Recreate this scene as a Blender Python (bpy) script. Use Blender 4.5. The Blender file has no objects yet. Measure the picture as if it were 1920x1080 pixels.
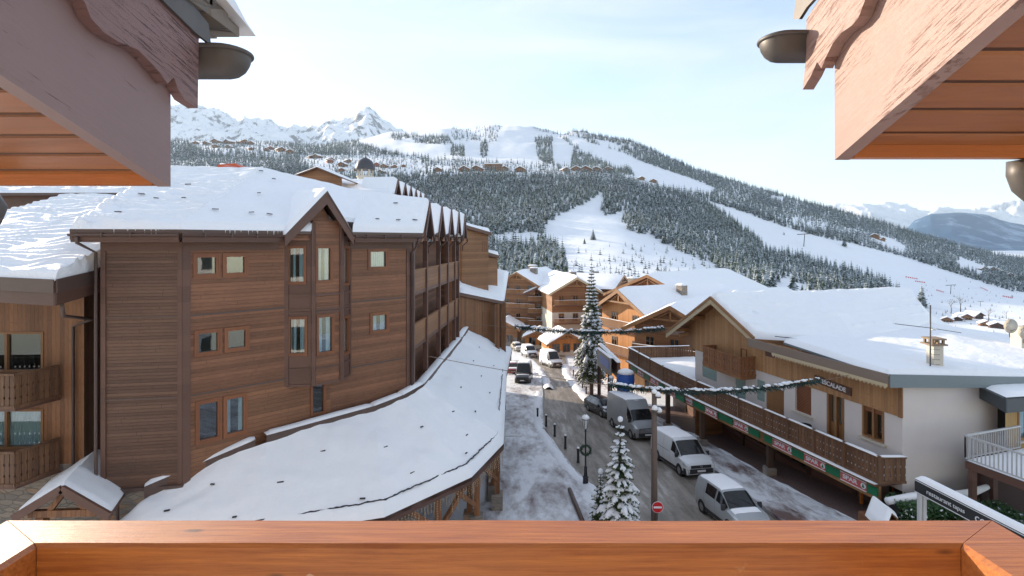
import bpy, math, random
import numpy as np
from mathutils import Vector, Matrix, noise as mnoise
random.seed(7)
SC = bpy.context.scene
COL = SC.collection
# ---------------------------------------------------------------- camera, world, sun, exposure
cam_d = bpy.data.cameras.new('camera'); cam = bpy.data.objects.new('camera', cam_d); COL.objects.link(cam)
cam_d.sensor_width = 36; cam_d.lens = 18.75; cam_d.shift_y = -85/1920
cam_d.clip_start = .05; cam_d.clip_end = 60000
cam.location = (0, 0, 0); cam.rotation_euler = (math.pi/2, 0, 0)
SC.camera = cam
SUN_EL, SUN_AZ = 15.5, -52.0      # azimuth from +Y, negative to the left
sd = Vector((math.sin(math.radians(SUN_AZ))*math.cos(math.radians(SUN_EL)), math.cos(math.radians(SUN_AZ))*math.cos(math.radians(SUN_EL)), math.sin(math.radians(SUN_EL))))
w = bpy.data.worlds.new('World'); SC.world = w; w.use_nodes = True
nt = w.node_tree; nt.nodes.clear()
out = nt.nodes.new('ShaderNodeOutputWorld'); bg = nt.nodes.new('ShaderNodeBackground')
sky = nt.nodes.new('ShaderNodeTexSky'); sky.sky_type = 'NISHITA'; sky.sun_disc = False
sky.sun_elevation = math.radians(SUN_EL); sky.sun_rotation = math.radians(SUN_AZ)
sky.altitude = 1600; sky.air_density = 1.0; sky.dust_density = 0.6; sky.ozone_density = 1.2
tc = nt.nodes.new('ShaderNodeTexCoord'); mp = nt.nodes.new('ShaderNodeMapping'); mp.inputs['Scale'].default_value = (1.1, 1.1, 5.0)
nz = nt.nodes.new('ShaderNodeTexNoise'); nz.inputs['Scale'].default_value = 1.7; nz.inputs['Detail'].default_value = 7; nz.inputs['Roughness'].default_value = .55
nz.inputs['Distortion'].default_value = .6
rp = nt.nodes.new('ShaderNodeMapRange'); rp.inputs[1].default_value = .38; rp.inputs[2].default_value = .86; rp.inputs[3].default_value = 0.28; rp.inputs[4].default_value = .95
mx = nt.nodes.new('ShaderNodeMix'); mx.data_type = 'RGBA'
mx.inputs['B'].default_value = (3.25, 3.34, 3.46, 1)
L = nt.links.new
L(tc.outputs['Generated'], mp.inputs['Vector']); L(mp.outputs[0], nz.inputs['Vector']); L(nz.outputs['Fac'], rp.inputs[0])
L(rp.outputs[0], mx.inputs['Factor']); L(sky.outputs[0], mx.inputs['A']); L(mx.outputs['Result'], bg.inputs['Color'])
bg.inputs['Strength'].default_value = 0.11
L(bg.outputs[0], out.inputs['Surface'])
sl = bpy.data.lights.new('sun', 'SUN'); sl.energy = 3.0; sl.angle = math.radians(.55); sl.color = (1.0, .84, .64)
so = bpy.data.objects.new('sun', sl); COL.objects.link(so); so.rotation_euler = (-sd).to_track_quat('-Z', 'Y').to_euler(); so.location = (-40, 40, 60)
SC.view_settings.view_transform = 'Standard'; SC.view_settings.look = 'None'; SC.view_settings.gamma = 1
SC.view_settings.exposure = 1.62

# ---------------------------------------------------------------- helpers
F = 1000.0; HY = 455.0
def P(px, py, Y): return Vector(((px-960)/F*Y, Y, -(py-HY)/F*Y))
def g(Y, X=0):
    z = -10.9-.1*Y if Y < 84 else -19.3-.08*(Y-84)
    return z-max(0, X-24)*.10-max(0, Y-60)*.0
def G(px, py):
    a = (py-HY)/F
    Y = 10.9/(a-.1)
    if Y > 84: Y = (19.3-6.72)/(a-.08)
    return Vector(((px-960)/F*Y, Y, g(Y)))
def XP(px, py, X):          # point of pixel ray in plane x = X
    Y = X/((px-960)/F); return Vector((X, Y, -(py-HY)/F*Y))
ORG = {}
def tag(o, label=None, cat=None, group=None, kind=None):
    if label: o['label'] = label
    if cat: o['category'] = cat
    if group: o['group'] = group
    if kind: o['kind'] = kind
    return o
def thing(name, loc, label, cat, group=None, rz=0):
    o = bpy.data.objects.new(name, None); COL.objects.link(o); o.location = loc; o.rotation_euler = (0, 0, rz); o.empty_display_size = .3
    ORG[o.name] = Vector(loc); return tag(o, label, cat, group)
def copy_tree(o, parent=None):
    c = o.copy(); COL.objects.link(c)
    if parent is not None: c.parent = parent
    for ch in [x for x in SC.objects if x.parent == o]: copy_tree(ch, c)
    return c
def auto_uv(me):
    n = len(me.loops)
    if n == 0: return
    co = np.empty(len(me.vertices)*3); me.vertices.foreach_get('co', co); co = co.reshape(-1, 3)
    vi = np.empty(n, dtype=np.int32); me.loops.foreach_get('vertex_index', vi)
    pn = np.empty(len(me.polygons)*3); me.polygons.foreach_get('normal', pn); pn = pn.reshape(-1, 3)
    lt = np.empty(len(me.polygons), dtype=np.int32); me.polygons.foreach_get('loop_total', lt)
    nn = np.repeat(pn, lt, axis=0)
    t = np.stack([-nn[:, 1], nn[:, 0], np.zeros(n)], 1); l = np.linalg.norm(t, axis=1)
    flat = l < .12; t[flat] = (1, 0, 0); l[flat] = 1; t /= l[:, None]
    nn = nn.copy(); nn[flat] = (0, 0, 1)
    b = np.cross(nn, t)
    p = co[vi]; uv = np.stack([(p*t).sum(1), (p*b).sum(1)], 1)
    ul = me.uv_layers.new(name='UVMap'); ul.data.foreach_set('uv', uv.ravel())
class MB:
    def __init__(s): s.v = []; s.f = []; s.m = []; s.mi = 0
    def add(s, vs, fs):
        b = len(s.v); s.v += [tuple(x) for x in vs]
        for f in fs: s.f.append([b+i for i in f]); s.m.append(s.mi)
        return s
    def box(s, x0, x1, y0, y1, z0, z1):
        vs = [(x, y, z) for z in (z0, z1) for y in (y0, y1) for x in (x0, x1)]
        return s.add(vs, [(0, 2, 3, 1), (4, 5, 7, 6), (0, 1, 5, 4), (2, 6, 7, 3), (0, 4, 6, 2), (1, 3, 7, 5)])
    def obox(s, c, ax, ay, az):     # centre and three half axes
        c, ax, ay, az = map(Vector, (c, ax, ay, az))
        vs = [c+ax*i+ay*j+az*k for k in (-1, 1) for j in (-1, 1) for i in (-1, 1)]
        if ax.cross(ay).dot(az) < 0: return s.add(vs, [(1, 3, 2, 0), (6, 7, 5, 4), (4, 5, 1, 0), (3, 7, 6, 2), (2, 6, 4, 0), (5, 7, 3, 1)])
        return s.add(vs, [(0, 2, 3, 1), (4, 5, 7, 6), (0, 1, 5, 4), (2, 6, 7, 3), (0, 4, 6, 2), (1, 3, 7, 5)])
    def beam(s, a, b, w, h, up=(0, 0, 1)):
        a, b = Vector(a), Vector(b); d = b-a; l = d.length; d.normalize(); u = Vector(up)
        sx = d.cross(u)
        if sx.length < 1e-4: sx = d.cross(Vector((1, 0, 0)))
        sx.normalize(); uu = sx.cross(d).normalized()
        return s.obox((a+b)/2, d*l/2, sx*w/2, uu*h/2)
    def prism(s, pts, ext):         # planar polygon extruded by vector
        n = len(pts); ext = Vector(ext); p = [Vector(x) for x in pts]
        nrm = Vector((0, 0, 0))
        for i in range(n): nrm += p[i].cross(p[(i+1) % n])
        if nrm.dot(ext) > 0: p = p[::-1]
        vs = p+[x+ext for x in p]
        fs = [list(range(n)), list(range(2*n-1, n-1, -1))]+[(i, i+n, (i+1) % n+n, (i+1) % n)[::1] for i in range(n)]
        return s.add(vs, fs)
    def tube(s, pts, r, n=8, cap=True):
        pts = [Vector(p) for p in pts]; k = len(pts); rs = r if isinstance(r, (list, tuple)) else [r]*k
        b = len(s.v); u = None
        for i, p in enumerate(pts):
            d = (pts[min(i+1, k-1)]-pts[max(i-1, 0)]).normalized()
            if u is None: u = d.orthogonal().normalized()
            else:
                u = u-d*u.dot(d)
                u = u.normalized() if u.length > 1e-5 else d.orthogonal().normalized()
            w_ = d.cross(u)
            for j in range(n):
                a = 2*math.pi*j/n; s.v.append(tuple(p+(u*math.cos(a)+w_*math.sin(a))*rs[i]))
        for i in range(k-1):
            for j in range(n):
                j2 = (j+1) % n; s.f.append([b+i*n+j, b+i*n+j2, b+(i+1)*n+j2, b+(i+1)*n+j]); s.m.append(s.mi)
        if cap:
            s.f.append([b+j for j in range(n)][::-1]); s.m.append(s.mi); s.f.append([b+(k-1)*n+j for j in range(n)]); s.m.append(s.mi)
        return s
    def lathe(s, prof, c=(0, 0, 0), n=16, axis='z'):   # prof: (r, h)
        b = len(s.v)
        for r, h in prof:
            for j in range(n):
                a = 2*math.pi*j/n; x, y = r*math.cos(a), r*math.sin(a)
                q = (x, y, h) if axis == 'z' else ((h, x, y) if axis == 'x' else (y, h, x))
                s.v.append((q[0]+c[0], q[1]+c[1], q[2]+c[2]))
        for i in range(len(prof)-1):
            for j in range(n):
                j2 = (j+1) % n; s.f.append([b+i*n+j, b+i*n+j2, b+(i+1)*n+j2, b+(i+1)*n+j]); s.m.append(s.mi)
        s.f.append([b+j for j in range(n)][::-1]); s.m.append(s.mi)
        e = b+(len(prof)-1)*n; s.f.append([e+j for j in range(n)]); s.m.append(s.mi)
        return s
    def grid(s, fn, nu, nv):        # fn(i/nu, j/nv) -> point
        vs = [fn(i/nu, j/nv) for j in range(nv+1) for i in range(nu+1)]
        return s.add(vs, [(j*(nu+1)+i, j*(nu+1)+i+1, (j+1)*(nu+1)+i+1, (j+1)*(nu+1)+i) for j in range(nv) for i in range(nu)])
    def build(s, name, mat, parent=None, smooth=False, world=True, sharp=None, uv=True):
        me = bpy.data.meshes.new(name)
        org = ORG.get(parent.name, Vector((0, 0, 0))) if (parent and world) else Vector((0, 0, 0))
        me.from_pydata([(x-org.x, y-org.y, z-org.z) for x, y, z in s.v], [], s.f)
        for m in (mat if isinstance(mat, (list, tuple)) else [mat]): me.materials.append(m)
        if any(s.m): me.polygons.foreach_set('material_index', s.m)
        if smooth: me.polygons.foreach_set('use_smooth', [True]*len(me.polygons))
        if uv: auto_uv(me)
        me.update()
        if smooth and sharp: me.set_sharp_from_angle(angle=math.radians(sharp))
        o = bpy.data.objects.new(name, me); COL.objects.link(o)
        if parent: o.parent = parent
        ORG[o.name] = org
        return o
def text_mesh(txt, size, depth, name, mat, mtx, parent=None, bold=False):
    cu = bpy.data.curves.new(name, 'FONT'); cu.body = txt; cu.size = size; cu.extrude = depth; cu.align_x = 'CENTER'; cu.align_y = 'CENTER'
    if bold: cu.offset = size*.02
    t = bpy.data.objects.new(name+'_t', cu); COL.objects.link(t)
    bpy.context.view_layer.update()
    me = bpy.data.meshes.new_from_object(t.evaluated_get(bpy.context.evaluated_depsgraph_get()))
    bpy.data.objects.remove(t)
    me.transform(mtx); me.materials.clear(); me.materials.append(mat)
    o = bpy.data.objects.new(name, me); COL.objects.link(o)
    if parent:
        o.parent = parent; me.transform(Matrix.Translation(-ORG.get(parent.name, Vector((0, 0, 0)))))
    return o
def frame_mtx(origin, xdir, zdir=(0, 0, 1)):   # text lying in plane xdir/zdir
    x = Vector(xdir).normalized(); y = Vector(zdir).normalized(); z = x.cross(y)
    m = Matrix.Identity(4)
    for i in range(3): m[i][0] = x[i]; m[i][1] = y[i]; m[i][2] = z[i]; m[i][3] = origin[i]
    return m
# ---------------------------------------------------------------- materials
def NM(name):
    m = bpy.data.materials.new(name); m.use_nodes = True; n = m.node_tree; b = n.nodes['Principled BSDF']
    return m, n, b
def N(n, typ, **kw):
    x = n.nodes.new(typ)
    for k, v in kw.items():
        if k.startswith('i_'): x.inputs[k[2:].replace('_', ' ')].default_value = v
        else: setattr(x, k, v)
    return x
def math_(n, op, a, b=None, c=None):
    x = n.nodes.new('ShaderNodeMath'); x.operation = op
    for i, q in enumerate((a, b, c)):
        if q is None: continue
        if hasattr(q, 'default_value') or hasattr(q, 'links'): n.links.new(q, x.inputs[i])
        else: x.inputs[i].default_value = q
    return x.outputs[0]
def mixc(n, f, a, b, mode='MIX'):
    x = n.nodes.new('ShaderNodeMix'); x.data_type = 'RGBA'; x.blend_type = mode
    for k, q in (('Factor', f), ('A', a), ('B', b)):
        if hasattr(q, 'links'): n.links.new(q, x.inputs[k])
        else: x.inputs[k].default_value = q if k == 'Factor' else (q[0], q[1], q[2], 1)
    return x.outputs['Result']
def noise_(n, vec, scale, detail=3, rough=.5, mapscale=None, dist=0):
    if mapscale is not None:
        mp = N(n, 'ShaderNodeMapping'); mp.inputs['Scale'].default_value = mapscale; n.links.new(vec, mp.inputs[0]); vec = mp.outputs[0]
    x = N(n, 'ShaderNodeTexNoise'); x.inputs['Scale'].default_value = scale; x.inputs['Detail'].default_value = detail
    x.inputs['Roughness'].default_value = rough; x.inputs['Distortion'].default_value = dist
    n.links.new(vec, x.inputs['Vector']); return x.outputs['Fac']
def ramp(n, f, lo, hi, a=0, b=1):
    x = N(n, 'ShaderNodeMapRange'); n.links.new(f, x.inputs[0])
    for i, q in enumerate((lo, hi, a, b)): x.inputs[i+1].default_value = q
    return x.outputs[0]
def bump(n, b, h, st=.5, dist=.02, prev=None):
    x = N(n, 'ShaderNodeBump'); x.inputs['Strength'].default_value = st; x.inputs['Distance'].default_value = dist
    n.links.new(h, x.inputs['Height'])
    if prev is not None: n.links.new(prev, x.inputs['Normal'])
    n.links.new(x.outputs[0], b.inputs['Normal']); return x.outputs[0]
def m_plain(name, col, rough=.6, metal=0, var=.12, scale=6, spec=.5, bst=0):
    m, n, b = NM(name); t = N(n, 'ShaderNodeTexCoord').outputs['Object']
    f = noise_(n, t, scale, 4)
    c = mixc(n, f, [x*(1-var) for x in col], [min(1, x*(1+var)) for x in col]); n.links.new(c, b.inputs['Base Color'])
    b.inputs['Roughness'].default_value = rough; b.inputs['Metallic'].default_value = metal; b.inputs['Specular IOR Level'].default_value = spec
    if bst: bump(n, b, noise_(n, t, scale*4, 4), bst, .02)
    return m
def m_wood(name, c1, c2, pitch=.14, axis='h', rough=.55, groove=.35, grain=1.0, wear=None, wear_amt=.0):
    m, n, b = NM(name); uv = N(n, 'ShaderNodeUVMap').outputs[0]
    sp = N(n, 'ShaderNodeSeparateXYZ'); n.links.new(uv, sp.inputs[0])
    s = math_(n, 'DIVIDE', sp.outputs[1 if axis == 'h' else 0], pitch)
    fr = math_(n, 'FRACT', s); idn = math_(n, 'FLOOR', s)
    wn = N(n, 'ShaderNodeTexWhiteNoise', noise_dimensions='1D'); n.links.new(idn, wn.inputs['W'])
    ms = (1.2, 14, 1) if axis == 'h' else (14, 1.2, 1)
    cb = N(n, 'ShaderNodeCombineXYZ')
    off = math_(n, 'MULTIPLY', wn.outputs['Value'], 37)
    n.links.new(math_(n, 'ADD', sp.outputs[0], off) if axis == 'h' else sp.outputs[0], cb.inputs[0])
    n.links.new(sp.outputs[1] if axis == 'h' else math_(n, 'ADD', sp.outputs[1], off), cb.inputs[1])
    gr = noise_(n, cb.outputs[0], 3.0*grain, 6, .62, ms, .4)
    big = noise_(n, uv, .55, 3, .5)
    f = math_(n, 'ADD', math_(n, 'MULTIPLY', gr, .75), math_(n, 'MULTIPLY', wn.outputs['Value'], .34))
    f = ramp(n, math_(n, 'ADD', f, math_(n, 'MULTIPLY', big, .4)), .45, 1.15)
    c = mixc(n, f, c1, c2)
    if wear is not None:
        wf = ramp(n, noise_(n, cb.outputs[0], 2.2, 8, .75, ms), .58, .66, 0, wear_amt); c = mixc(n, wf, c, wear)
    gv = math_(n, 'LESS_THAN', fr, .09)
    if groove > 0:
        jt = math_(n, 'LESS_THAN', math_(n, 'FRACT', math_(n, 'DIVIDE', math_(n, 'ADD', sp.outputs[0 if axis == 'h' else 1], off), 3.1)), .005)
        vo = N(n, 'ShaderNodeTexVoronoi'); vo.inputs['Scale'].default_value = 2.3; vm = N(n, 'ShaderNodeMapping'); vm.inputs['Scale'].default_value = (1, 2, 1) if axis == 'h' else (2, 1, 1); n.links.new(cb.outputs[0], vm.inputs[0]); n.links.new(vm.outputs[0], vo.inputs['Vector'])
        kn = ramp(n, vo.outputs['Distance'], .03, .07, .55, 0); c = mixc(n, math_(n, 'MAXIMUM', math_(n, 'MULTIPLY', jt, 0 if 'soffit' in name else .6), kn), c, [x*.3 for x in c1])
    if groove > 0: c = mixc(n, math_(n, 'MULTIPLY', gv, groove), c, [x*.25 for x in c1])
    n.links.new(c, b.inputs['Base Color']); b.inputs['Roughness'].default_value = rough
    pr = math_(n, 'MINIMUM', math_(n, 'MULTIPLY', fr, 9), math_(n, 'MULTIPLY', math_(n, 'SUBTRACT', 1.0, fr), 9)); pr = math_(n, 'MINIMUM', pr, 1.0)
    h = math_(n, 'ADD', math_(n, 'MULTIPLY', pr, 1.0 if groove > 0 else 0), math_(n, 'MULTIPLY', gr, .25))
    bump(n, b, h, .7, .015); return m
def m_snow(name='snow', col=(.90, .905, .92), sc=1.0, st=.35, dirt=None, dirt_lo=.6, dirt_hi=.75, dscale=.6):
    m, n, b = NM(name); t = N(n, 'ShaderNodeNewGeometry').outputs['Position']
    f = noise_(n, t, 1.3*sc, 5, .6); f2 = noise_(n, t, 9*sc, 4, .6)
    c = mixc(n, f, [x*.93 for x in col], col)
    if dirt is not None:
        df = ramp(n, noise_(n, t, dscale, 7, .62, None, .5), dirt_lo, dirt_hi); c = mixc(n, df, c, dirt)
    n.links.new(c, b.inputs['Base Color']); b.inputs['Roughness'].default_value = .62; b.inputs['Specular IOR Level'].default_value = .25
    h = math_(n, 'ADD', math_(n, 'MULTIPLY', f, 1.0), math_(n, 'MULTIPLY', f2, .22))
    bump(n, b, h, st, .12); return m
def m_glass(name='glass', tint=(.72, .80, .82), mixv=.12, base=(.02, .025, .03)):
    m, n, b = NM(name); n.nodes.remove(b); o = n.nodes['Material Output']
    tr = N(n, 'ShaderNodeBsdfTransparent'); tr.inputs[0].default_value = (*tint, 1)
    gl = N(n, 'ShaderNodeBsdfGlossy'); gl.inputs['Roughness'].default_value = .02; gl.inputs['Color'].default_value = (.95, .97, 1, 1)
    fr = N(n, 'ShaderNodeLayerWeight'); fr.inputs[0].default_value = .5; fc_ = math_(n, 'POWER', fr.outputs['Facing'], 4.0)
    t = N(n, 'ShaderNodeTexCoord').outputs['Object']
    bp = N(n, 'ShaderNodeBump'); bp.inputs['Strength'].default_value = .04; bp.inputs['Distance'].default_value = .05; n.links.new(noise_(n, t, 1.2, 1), bp.inputs['Height']); n.links.new(bp.outputs[0], gl.inputs['Normal'])
    mx = N(n, 'ShaderNodeMixShader'); n.links.new(ramp(n, fc_, 0, 1, mixv, .9), mx.inputs[0]); n.links.new(tr.outputs[0], mx.inputs[1]); n.links.new(gl.outputs[0], mx.inputs[2])
    n.links.new(mx.outputs[0], o.inputs['Surface']); return m
M = {}
M['snow'] = m_snow()
M['snow_rough'] = m_snow('snow_rippled', sc=1.6, st=.6)
M['wood_h'] = m_wood('stained_horizontal_boards', (.112, .045, .021), (.325, .146, .074), .145, 'h', groove=.25)
M['wood_h2'] = m_wood('log_siding_light', (.115, .048, .021), (.33, .150, .070), .16, 'h', groove=.5)
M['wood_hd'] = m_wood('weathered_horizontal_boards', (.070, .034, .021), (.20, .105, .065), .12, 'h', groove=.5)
M['wood_v'] = m_wood('vertical_cladding', (.13, .052, .020), (.34, .155, .065), .16, 'v')
M['wood_vd'] = m_wood('shaded_and_dark_cladding', (.05, .022, .012), (.12, .055, .028), .16, 'v')  # darker copy: paints shade on one side wall, also dark hut timber
M['trim'] = m_wood('brown_painted_trim', (.090, .043, .030), (.155, .078, .056), .6, 'h', groove=0, rough=.5)
M['trim_r'] = m_wood('red_brown_frame', (.16, .055, .022), (.28, .105, .042), .5, 'v', groove=0, rough=.45)
M['honey'] = m_wood('honey_vertical_boards', (.31, .155, .062), (.54, .30, .14), .13, 'v', groove=.45)
M['honey_d'] = m_wood('honey_beam', (.20, .09, .035), (.36, .19, .08), .5, 'v', groove=0)
M['orange'] = m_wood('orange_varnished_boards', (.42, .16, .035), (.62, .28, .075), .16, 'v')
M['chalet'] = m_wood('chalet_boards', (.17, .075, .03), (.36, .175, .075), .2, 'h')
M['rail_wood'] = m_wood('old_carved_balcony_wood', (.085, .040, .020), (.25, .125, .062), .16, 'v', groove=.3)
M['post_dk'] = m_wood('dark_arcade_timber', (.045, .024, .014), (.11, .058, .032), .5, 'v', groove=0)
M['render'] = m_plain('beige_render', (.64, .585, .555), .85, var=.05, scale=1.5, bst=.15)
M['cream'] = m_plain('cream_render', (.55, .50, .42), .85, var=.06, scale=2)
M['grey_metal'] = m_plain('grey_painted_sheet', (.15, .19, .21), .45, var=.06)
M['dark_metal'] = m_plain('dark_metal', (.025, .025, .03), .45, .3)
M['zinc'] = m_plain('weathered_zinc', (.11, .10, .095), .5, .35, var=.25, scale=9)
M['gutter_br'] = m_plain('brown_gutter', (.10, .065, .055), .45, .2)
M['black'] = m_plain('black_rubber', (.012, .012, .013), .7)
M['chrome'] = m_plain('bright_metal', (.6, .6, .62), .25, .9)
M['white_p'] = m_plain('white_paint', (.75, .76, .78), .4, var=.03)
M['glass'] = m_glass()
M['carglass'] = m_plain('car_glass', (.012, .014, .016), .07, spec=.45)
M['curtain'] = m_plain('white_curtain', (.85, .88, .86), .9, var=.04, scale=3)
M['dark_in'] = m_plain('dark_room', (.02, .018, .016), .9)
M['green'] = m_plain('green_fascia', (.01, .16, .07), .5)
M['red_sign'] = m_plain('red_panel', (.52, .11, .11), .5, var=.08)
M['red'] = m_plain('sign_red', (.55, .015, .02), .4)
M['shutter'] = m_plain('pale_green_shutter', (.26, .35, .33), .6)
M['rust'] = m_plain('red_brown_boards', (.30, .09, .05), .7)
M['wood_y'] = m_wood('golden_vertical_boards', (.36, .21, .06), (.56, .36, .13), .14, 'v')
M['bluewhite'] = m_plain('blue_cover', (.02, .09, .35), .5)
def m_stone():
    m, n, b = NM('rubble_stone'); uv = N(n, 'ShaderNodeUVMap').outputs[0]
    mp = N(n, 'ShaderNodeMapping'); mp.inputs['Scale'].default_value = (1.6, 4.0, 1); n.links.new(uv, mp.inputs[0])
    v = N(n, 'ShaderNodeTexVoronoi'); v.inputs['Scale'].default_value = 1.5; n.links.new(mp.outputs[0], v.inputs['Vector'])
    v2 = N(n, 'ShaderNodeTexVoronoi', feature='DISTANCE_TO_EDGE'); v2.inputs['Scale'].default_value = 1.5; n.links.new(mp.outputs[0], v2.inputs['Vector'])
    sp = N(n, 'ShaderNodeSeparateColor'); n.links.new(v.outputs['Color'], sp.inputs[0])
    c = mixc(n, sp.outputs[0], (.16, .14, .12), (.36, .29, .22)); c = mixc(n, math_(n, 'GREATER_THAN', sp.outputs[1], .8), c, (.38, .22, .11))
    c = mixc(n, noise_(n, uv, 14, 5), c, (.24, .22, .2)); e = ramp(n, v2.outputs[0], 0, .06)
    c = mixc(n, e, (.2, .19, .17), c); n.links.new(c, b.inputs['Base Color']); b.inputs['Roughness'].default_value = .85
    bump(n, b, e, .8, .03); return m
M['stone'] = m_stone()
def m_board(name, c1, c2, flake, amt, lo, scale, wdir):
    """painted verge board with wood grain and flaking paint running along wdir (object space)"""
    m, n, b = NM(name); t = N(n, 'ShaderNodeTexCoord').outputs['Object']
    mp = N(n, 'ShaderNodeMapping', vector_type='POINT'); mp.inputs['Rotation'].default_value = (wdir, 0, 0); n.links.new(t, mp.inputs[0])
    g1 = noise_(n, mp.outputs[0], scale, 8, .72, (1, 1.0, 24)); g2 = noise_(n, t, 2.5, 3); g3 = noise_(n, mp.outputs[0], scale*5, 4, .6, (1, 1, 9))
    c = mixc(n, math_(n, 'MULTIPLY', math_(n, 'ADD', g1, g2), .5), c1, c2)
    fl = math_(n, 'MULTIPLY', ramp(n, g1, lo, lo+.05), ramp(n, g2, .45, .62)); fl = math_(n, 'MULTIPLY', fl, amt)
    c = mixc(n, fl, c, flake); n.links.new(c, b.inputs['Base Color']); b.inputs['Roughness'].default_value = .5
    h = math_(n, 'SUBTRACT', math_(n, 'MULTIPLY', g3, .3), fl); bump(n, b, math_(n, 'ADD', h, math_(n, 'MULTIPLY', g1, .6)), .5, .006); return m
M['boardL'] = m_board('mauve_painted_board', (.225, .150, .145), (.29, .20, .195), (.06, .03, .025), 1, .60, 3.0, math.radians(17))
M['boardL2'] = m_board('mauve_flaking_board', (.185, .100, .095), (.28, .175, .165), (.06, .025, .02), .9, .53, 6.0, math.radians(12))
M['boardR'] = m_board('pale_grained_board', (.17, .083, .066), (.45, .315, .28), (.17, .075, .05), .85, .54, 6.5, math.radians(20))  # paler, stronger grained boards for the right wing
M['soffit'] = m_wood('varnished_pine_soffit', (.25, .082, .024), (.50, .195, .062), .13, 'h', rough=.4, groove=.9, grain=.6, wear=(.16, .045, .015), wear_amt=.35)
def m_hand():
    m, n, b = NM('varnished_handrail'); t = N(n, 'ShaderNodeTexCoord').outputs['Object']
    g1 = noise_(n, t, 4, 9, .7, (1.0, 26, 26), .3); g2 = noise_(n, t, 3.2, 5, .6); g3 = noise_(n, t, 14, 7, .72); g4 = noise_(n, t, 38, 4, .6, (.5, 1, 1))
    ge = N(n, 'ShaderNodeNewGeometry'); c = mixc(n, ramp(n, g1, .3, .7), (.26, .060, .010), (.60, .205, .038))
    c = mixc(n, ramp(n, g2, .42, .72, 0, .4), c, (.50, .20, .075)); c = mixc(n, ramp(n, g3, .66, .74, 0, .35), c, (.60, .34, .16)); c = mixc(n, ramp(n, g4, .74, .77, 0, .6), c, (.62, .46, .34))
    v = N(n, 'ShaderNodeTexVoronoi'); v.inputs['Scale'].default_value = 2.6; mp = N(n, 'ShaderNodeMapping'); mp.inputs['Scale'].default_value = (1, 3.2, 3.2); n.links.new(t, mp.inputs[0]); n.links.new(mp.outputs[0], v.inputs['Vector'])
    c = mixc(n, ramp(n, v.outputs['Distance'], .035, .075, .85, 0), c, (.07, .025, .012))
    n.links.new(c, b.inputs['Base Color']); n.links.new(ramp(n, g2, .3, .7, .36, .6), b.inputs['Roughness']); b.inputs['Coat Weight'].default_value = .3; b.inputs['Coat Roughness'].default_value = .25
    bump(n, b, math_(n, 'ADD', g1, math_(n, 'MULTIPLY', g3, .5)), .45, .004); return m
M['hand'] = m_hand()
def m_paint(name, col, rough=.3, dirty=.35):
    m, n, b = NM(name); t = N(n, 'ShaderNodeTexCoord').outputs['Object']
    sp = N(n, 'ShaderNodeSeparateXYZ'); n.links.new(t, sp.inputs[0])
    f = math_(n, 'MULTIPLY', ramp(n, sp.outputs[2], .2, 1.1, 1, 0), ramp(n, noise_(n, t, 2.5, 5, .6), .3, .7)); f = math_(n, 'MULTIPLY', f, dirty)
    n.links.new(mixc(n, f, col, (.26, .23, .2)), b.inputs['Base Color']); b.inputs['Roughness'].default_value = rough
    n.links.new(ramp(n, noise_(n, t, 5, 4), .3, .7, rough, rough+.2), b.inputs['Roughness']); b.inputs['Coat Weight'].default_value = .3; return m
# ---------------------------------------------------------------- terrain (far to near)
def interp(tab, x):
    xs = [a for a, _ in tab]; ys = [b for _, b in tab]; return np.interp(x, xs, ys)
def fbm(x, y, z=0, o=5): return mnoise.fractal(Vector((x, y, z)), .9, 2.1, o)
def m_terrain(name, rock_amt, snow=(.78, .81, .86), rock=(.12, .12, .125), sc=.004, lo=.45, hi=.62, nz_lo=.0, nz_hi=1.0):
    m, n, b = NM(name); ge = N(n, 'ShaderNodeNewGeometry'); t = ge.outputs['Position']
    f = noise_(n, t, sc, 10, .72, (1, 1, .7)); sp = N(n, 'ShaderNodeSeparateXYZ'); n.links.new(ge.outputs['Normal'], sp.inputs[0])
    st = ramp(n, sp.outputs[2], nz_hi, nz_lo); k = math_(n, 'MULTIPLY', ramp(n, math_(n, 'ADD', f, math_(n, 'MULTIPLY', st, .35)), lo, hi), rock_amt)
    c = mixc(n, k, snow, rock); n.links.new(c, b.inputs['Base Color']); b.inputs['Roughness'].default_value = .7; b.inputs['Specular IOR Level'].default_value = .2
    bump(n, b, f, .6, 1/sc*.08); return m
M['rockm'] = m_terrain('snowy_rock', .85, sc=.011, lo=.60, hi=.68, rock=(.13, .13, .14), snow=(.86, .88, .91))
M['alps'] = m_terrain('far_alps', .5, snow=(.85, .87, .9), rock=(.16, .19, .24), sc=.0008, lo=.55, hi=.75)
M['bluehill'] = m_terrain('haze_blue_forest_hill', 1, snow=(.42, .56, .74), rock=(.045, .11, .21), sc=.0018, lo=.28, hi=.5)  # distance haze painted in: forest and snow colours both turned blue
M['slope'] = m_snow('piste_snow', (.87, .89, .92), sc=.03, st=.25)
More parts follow.
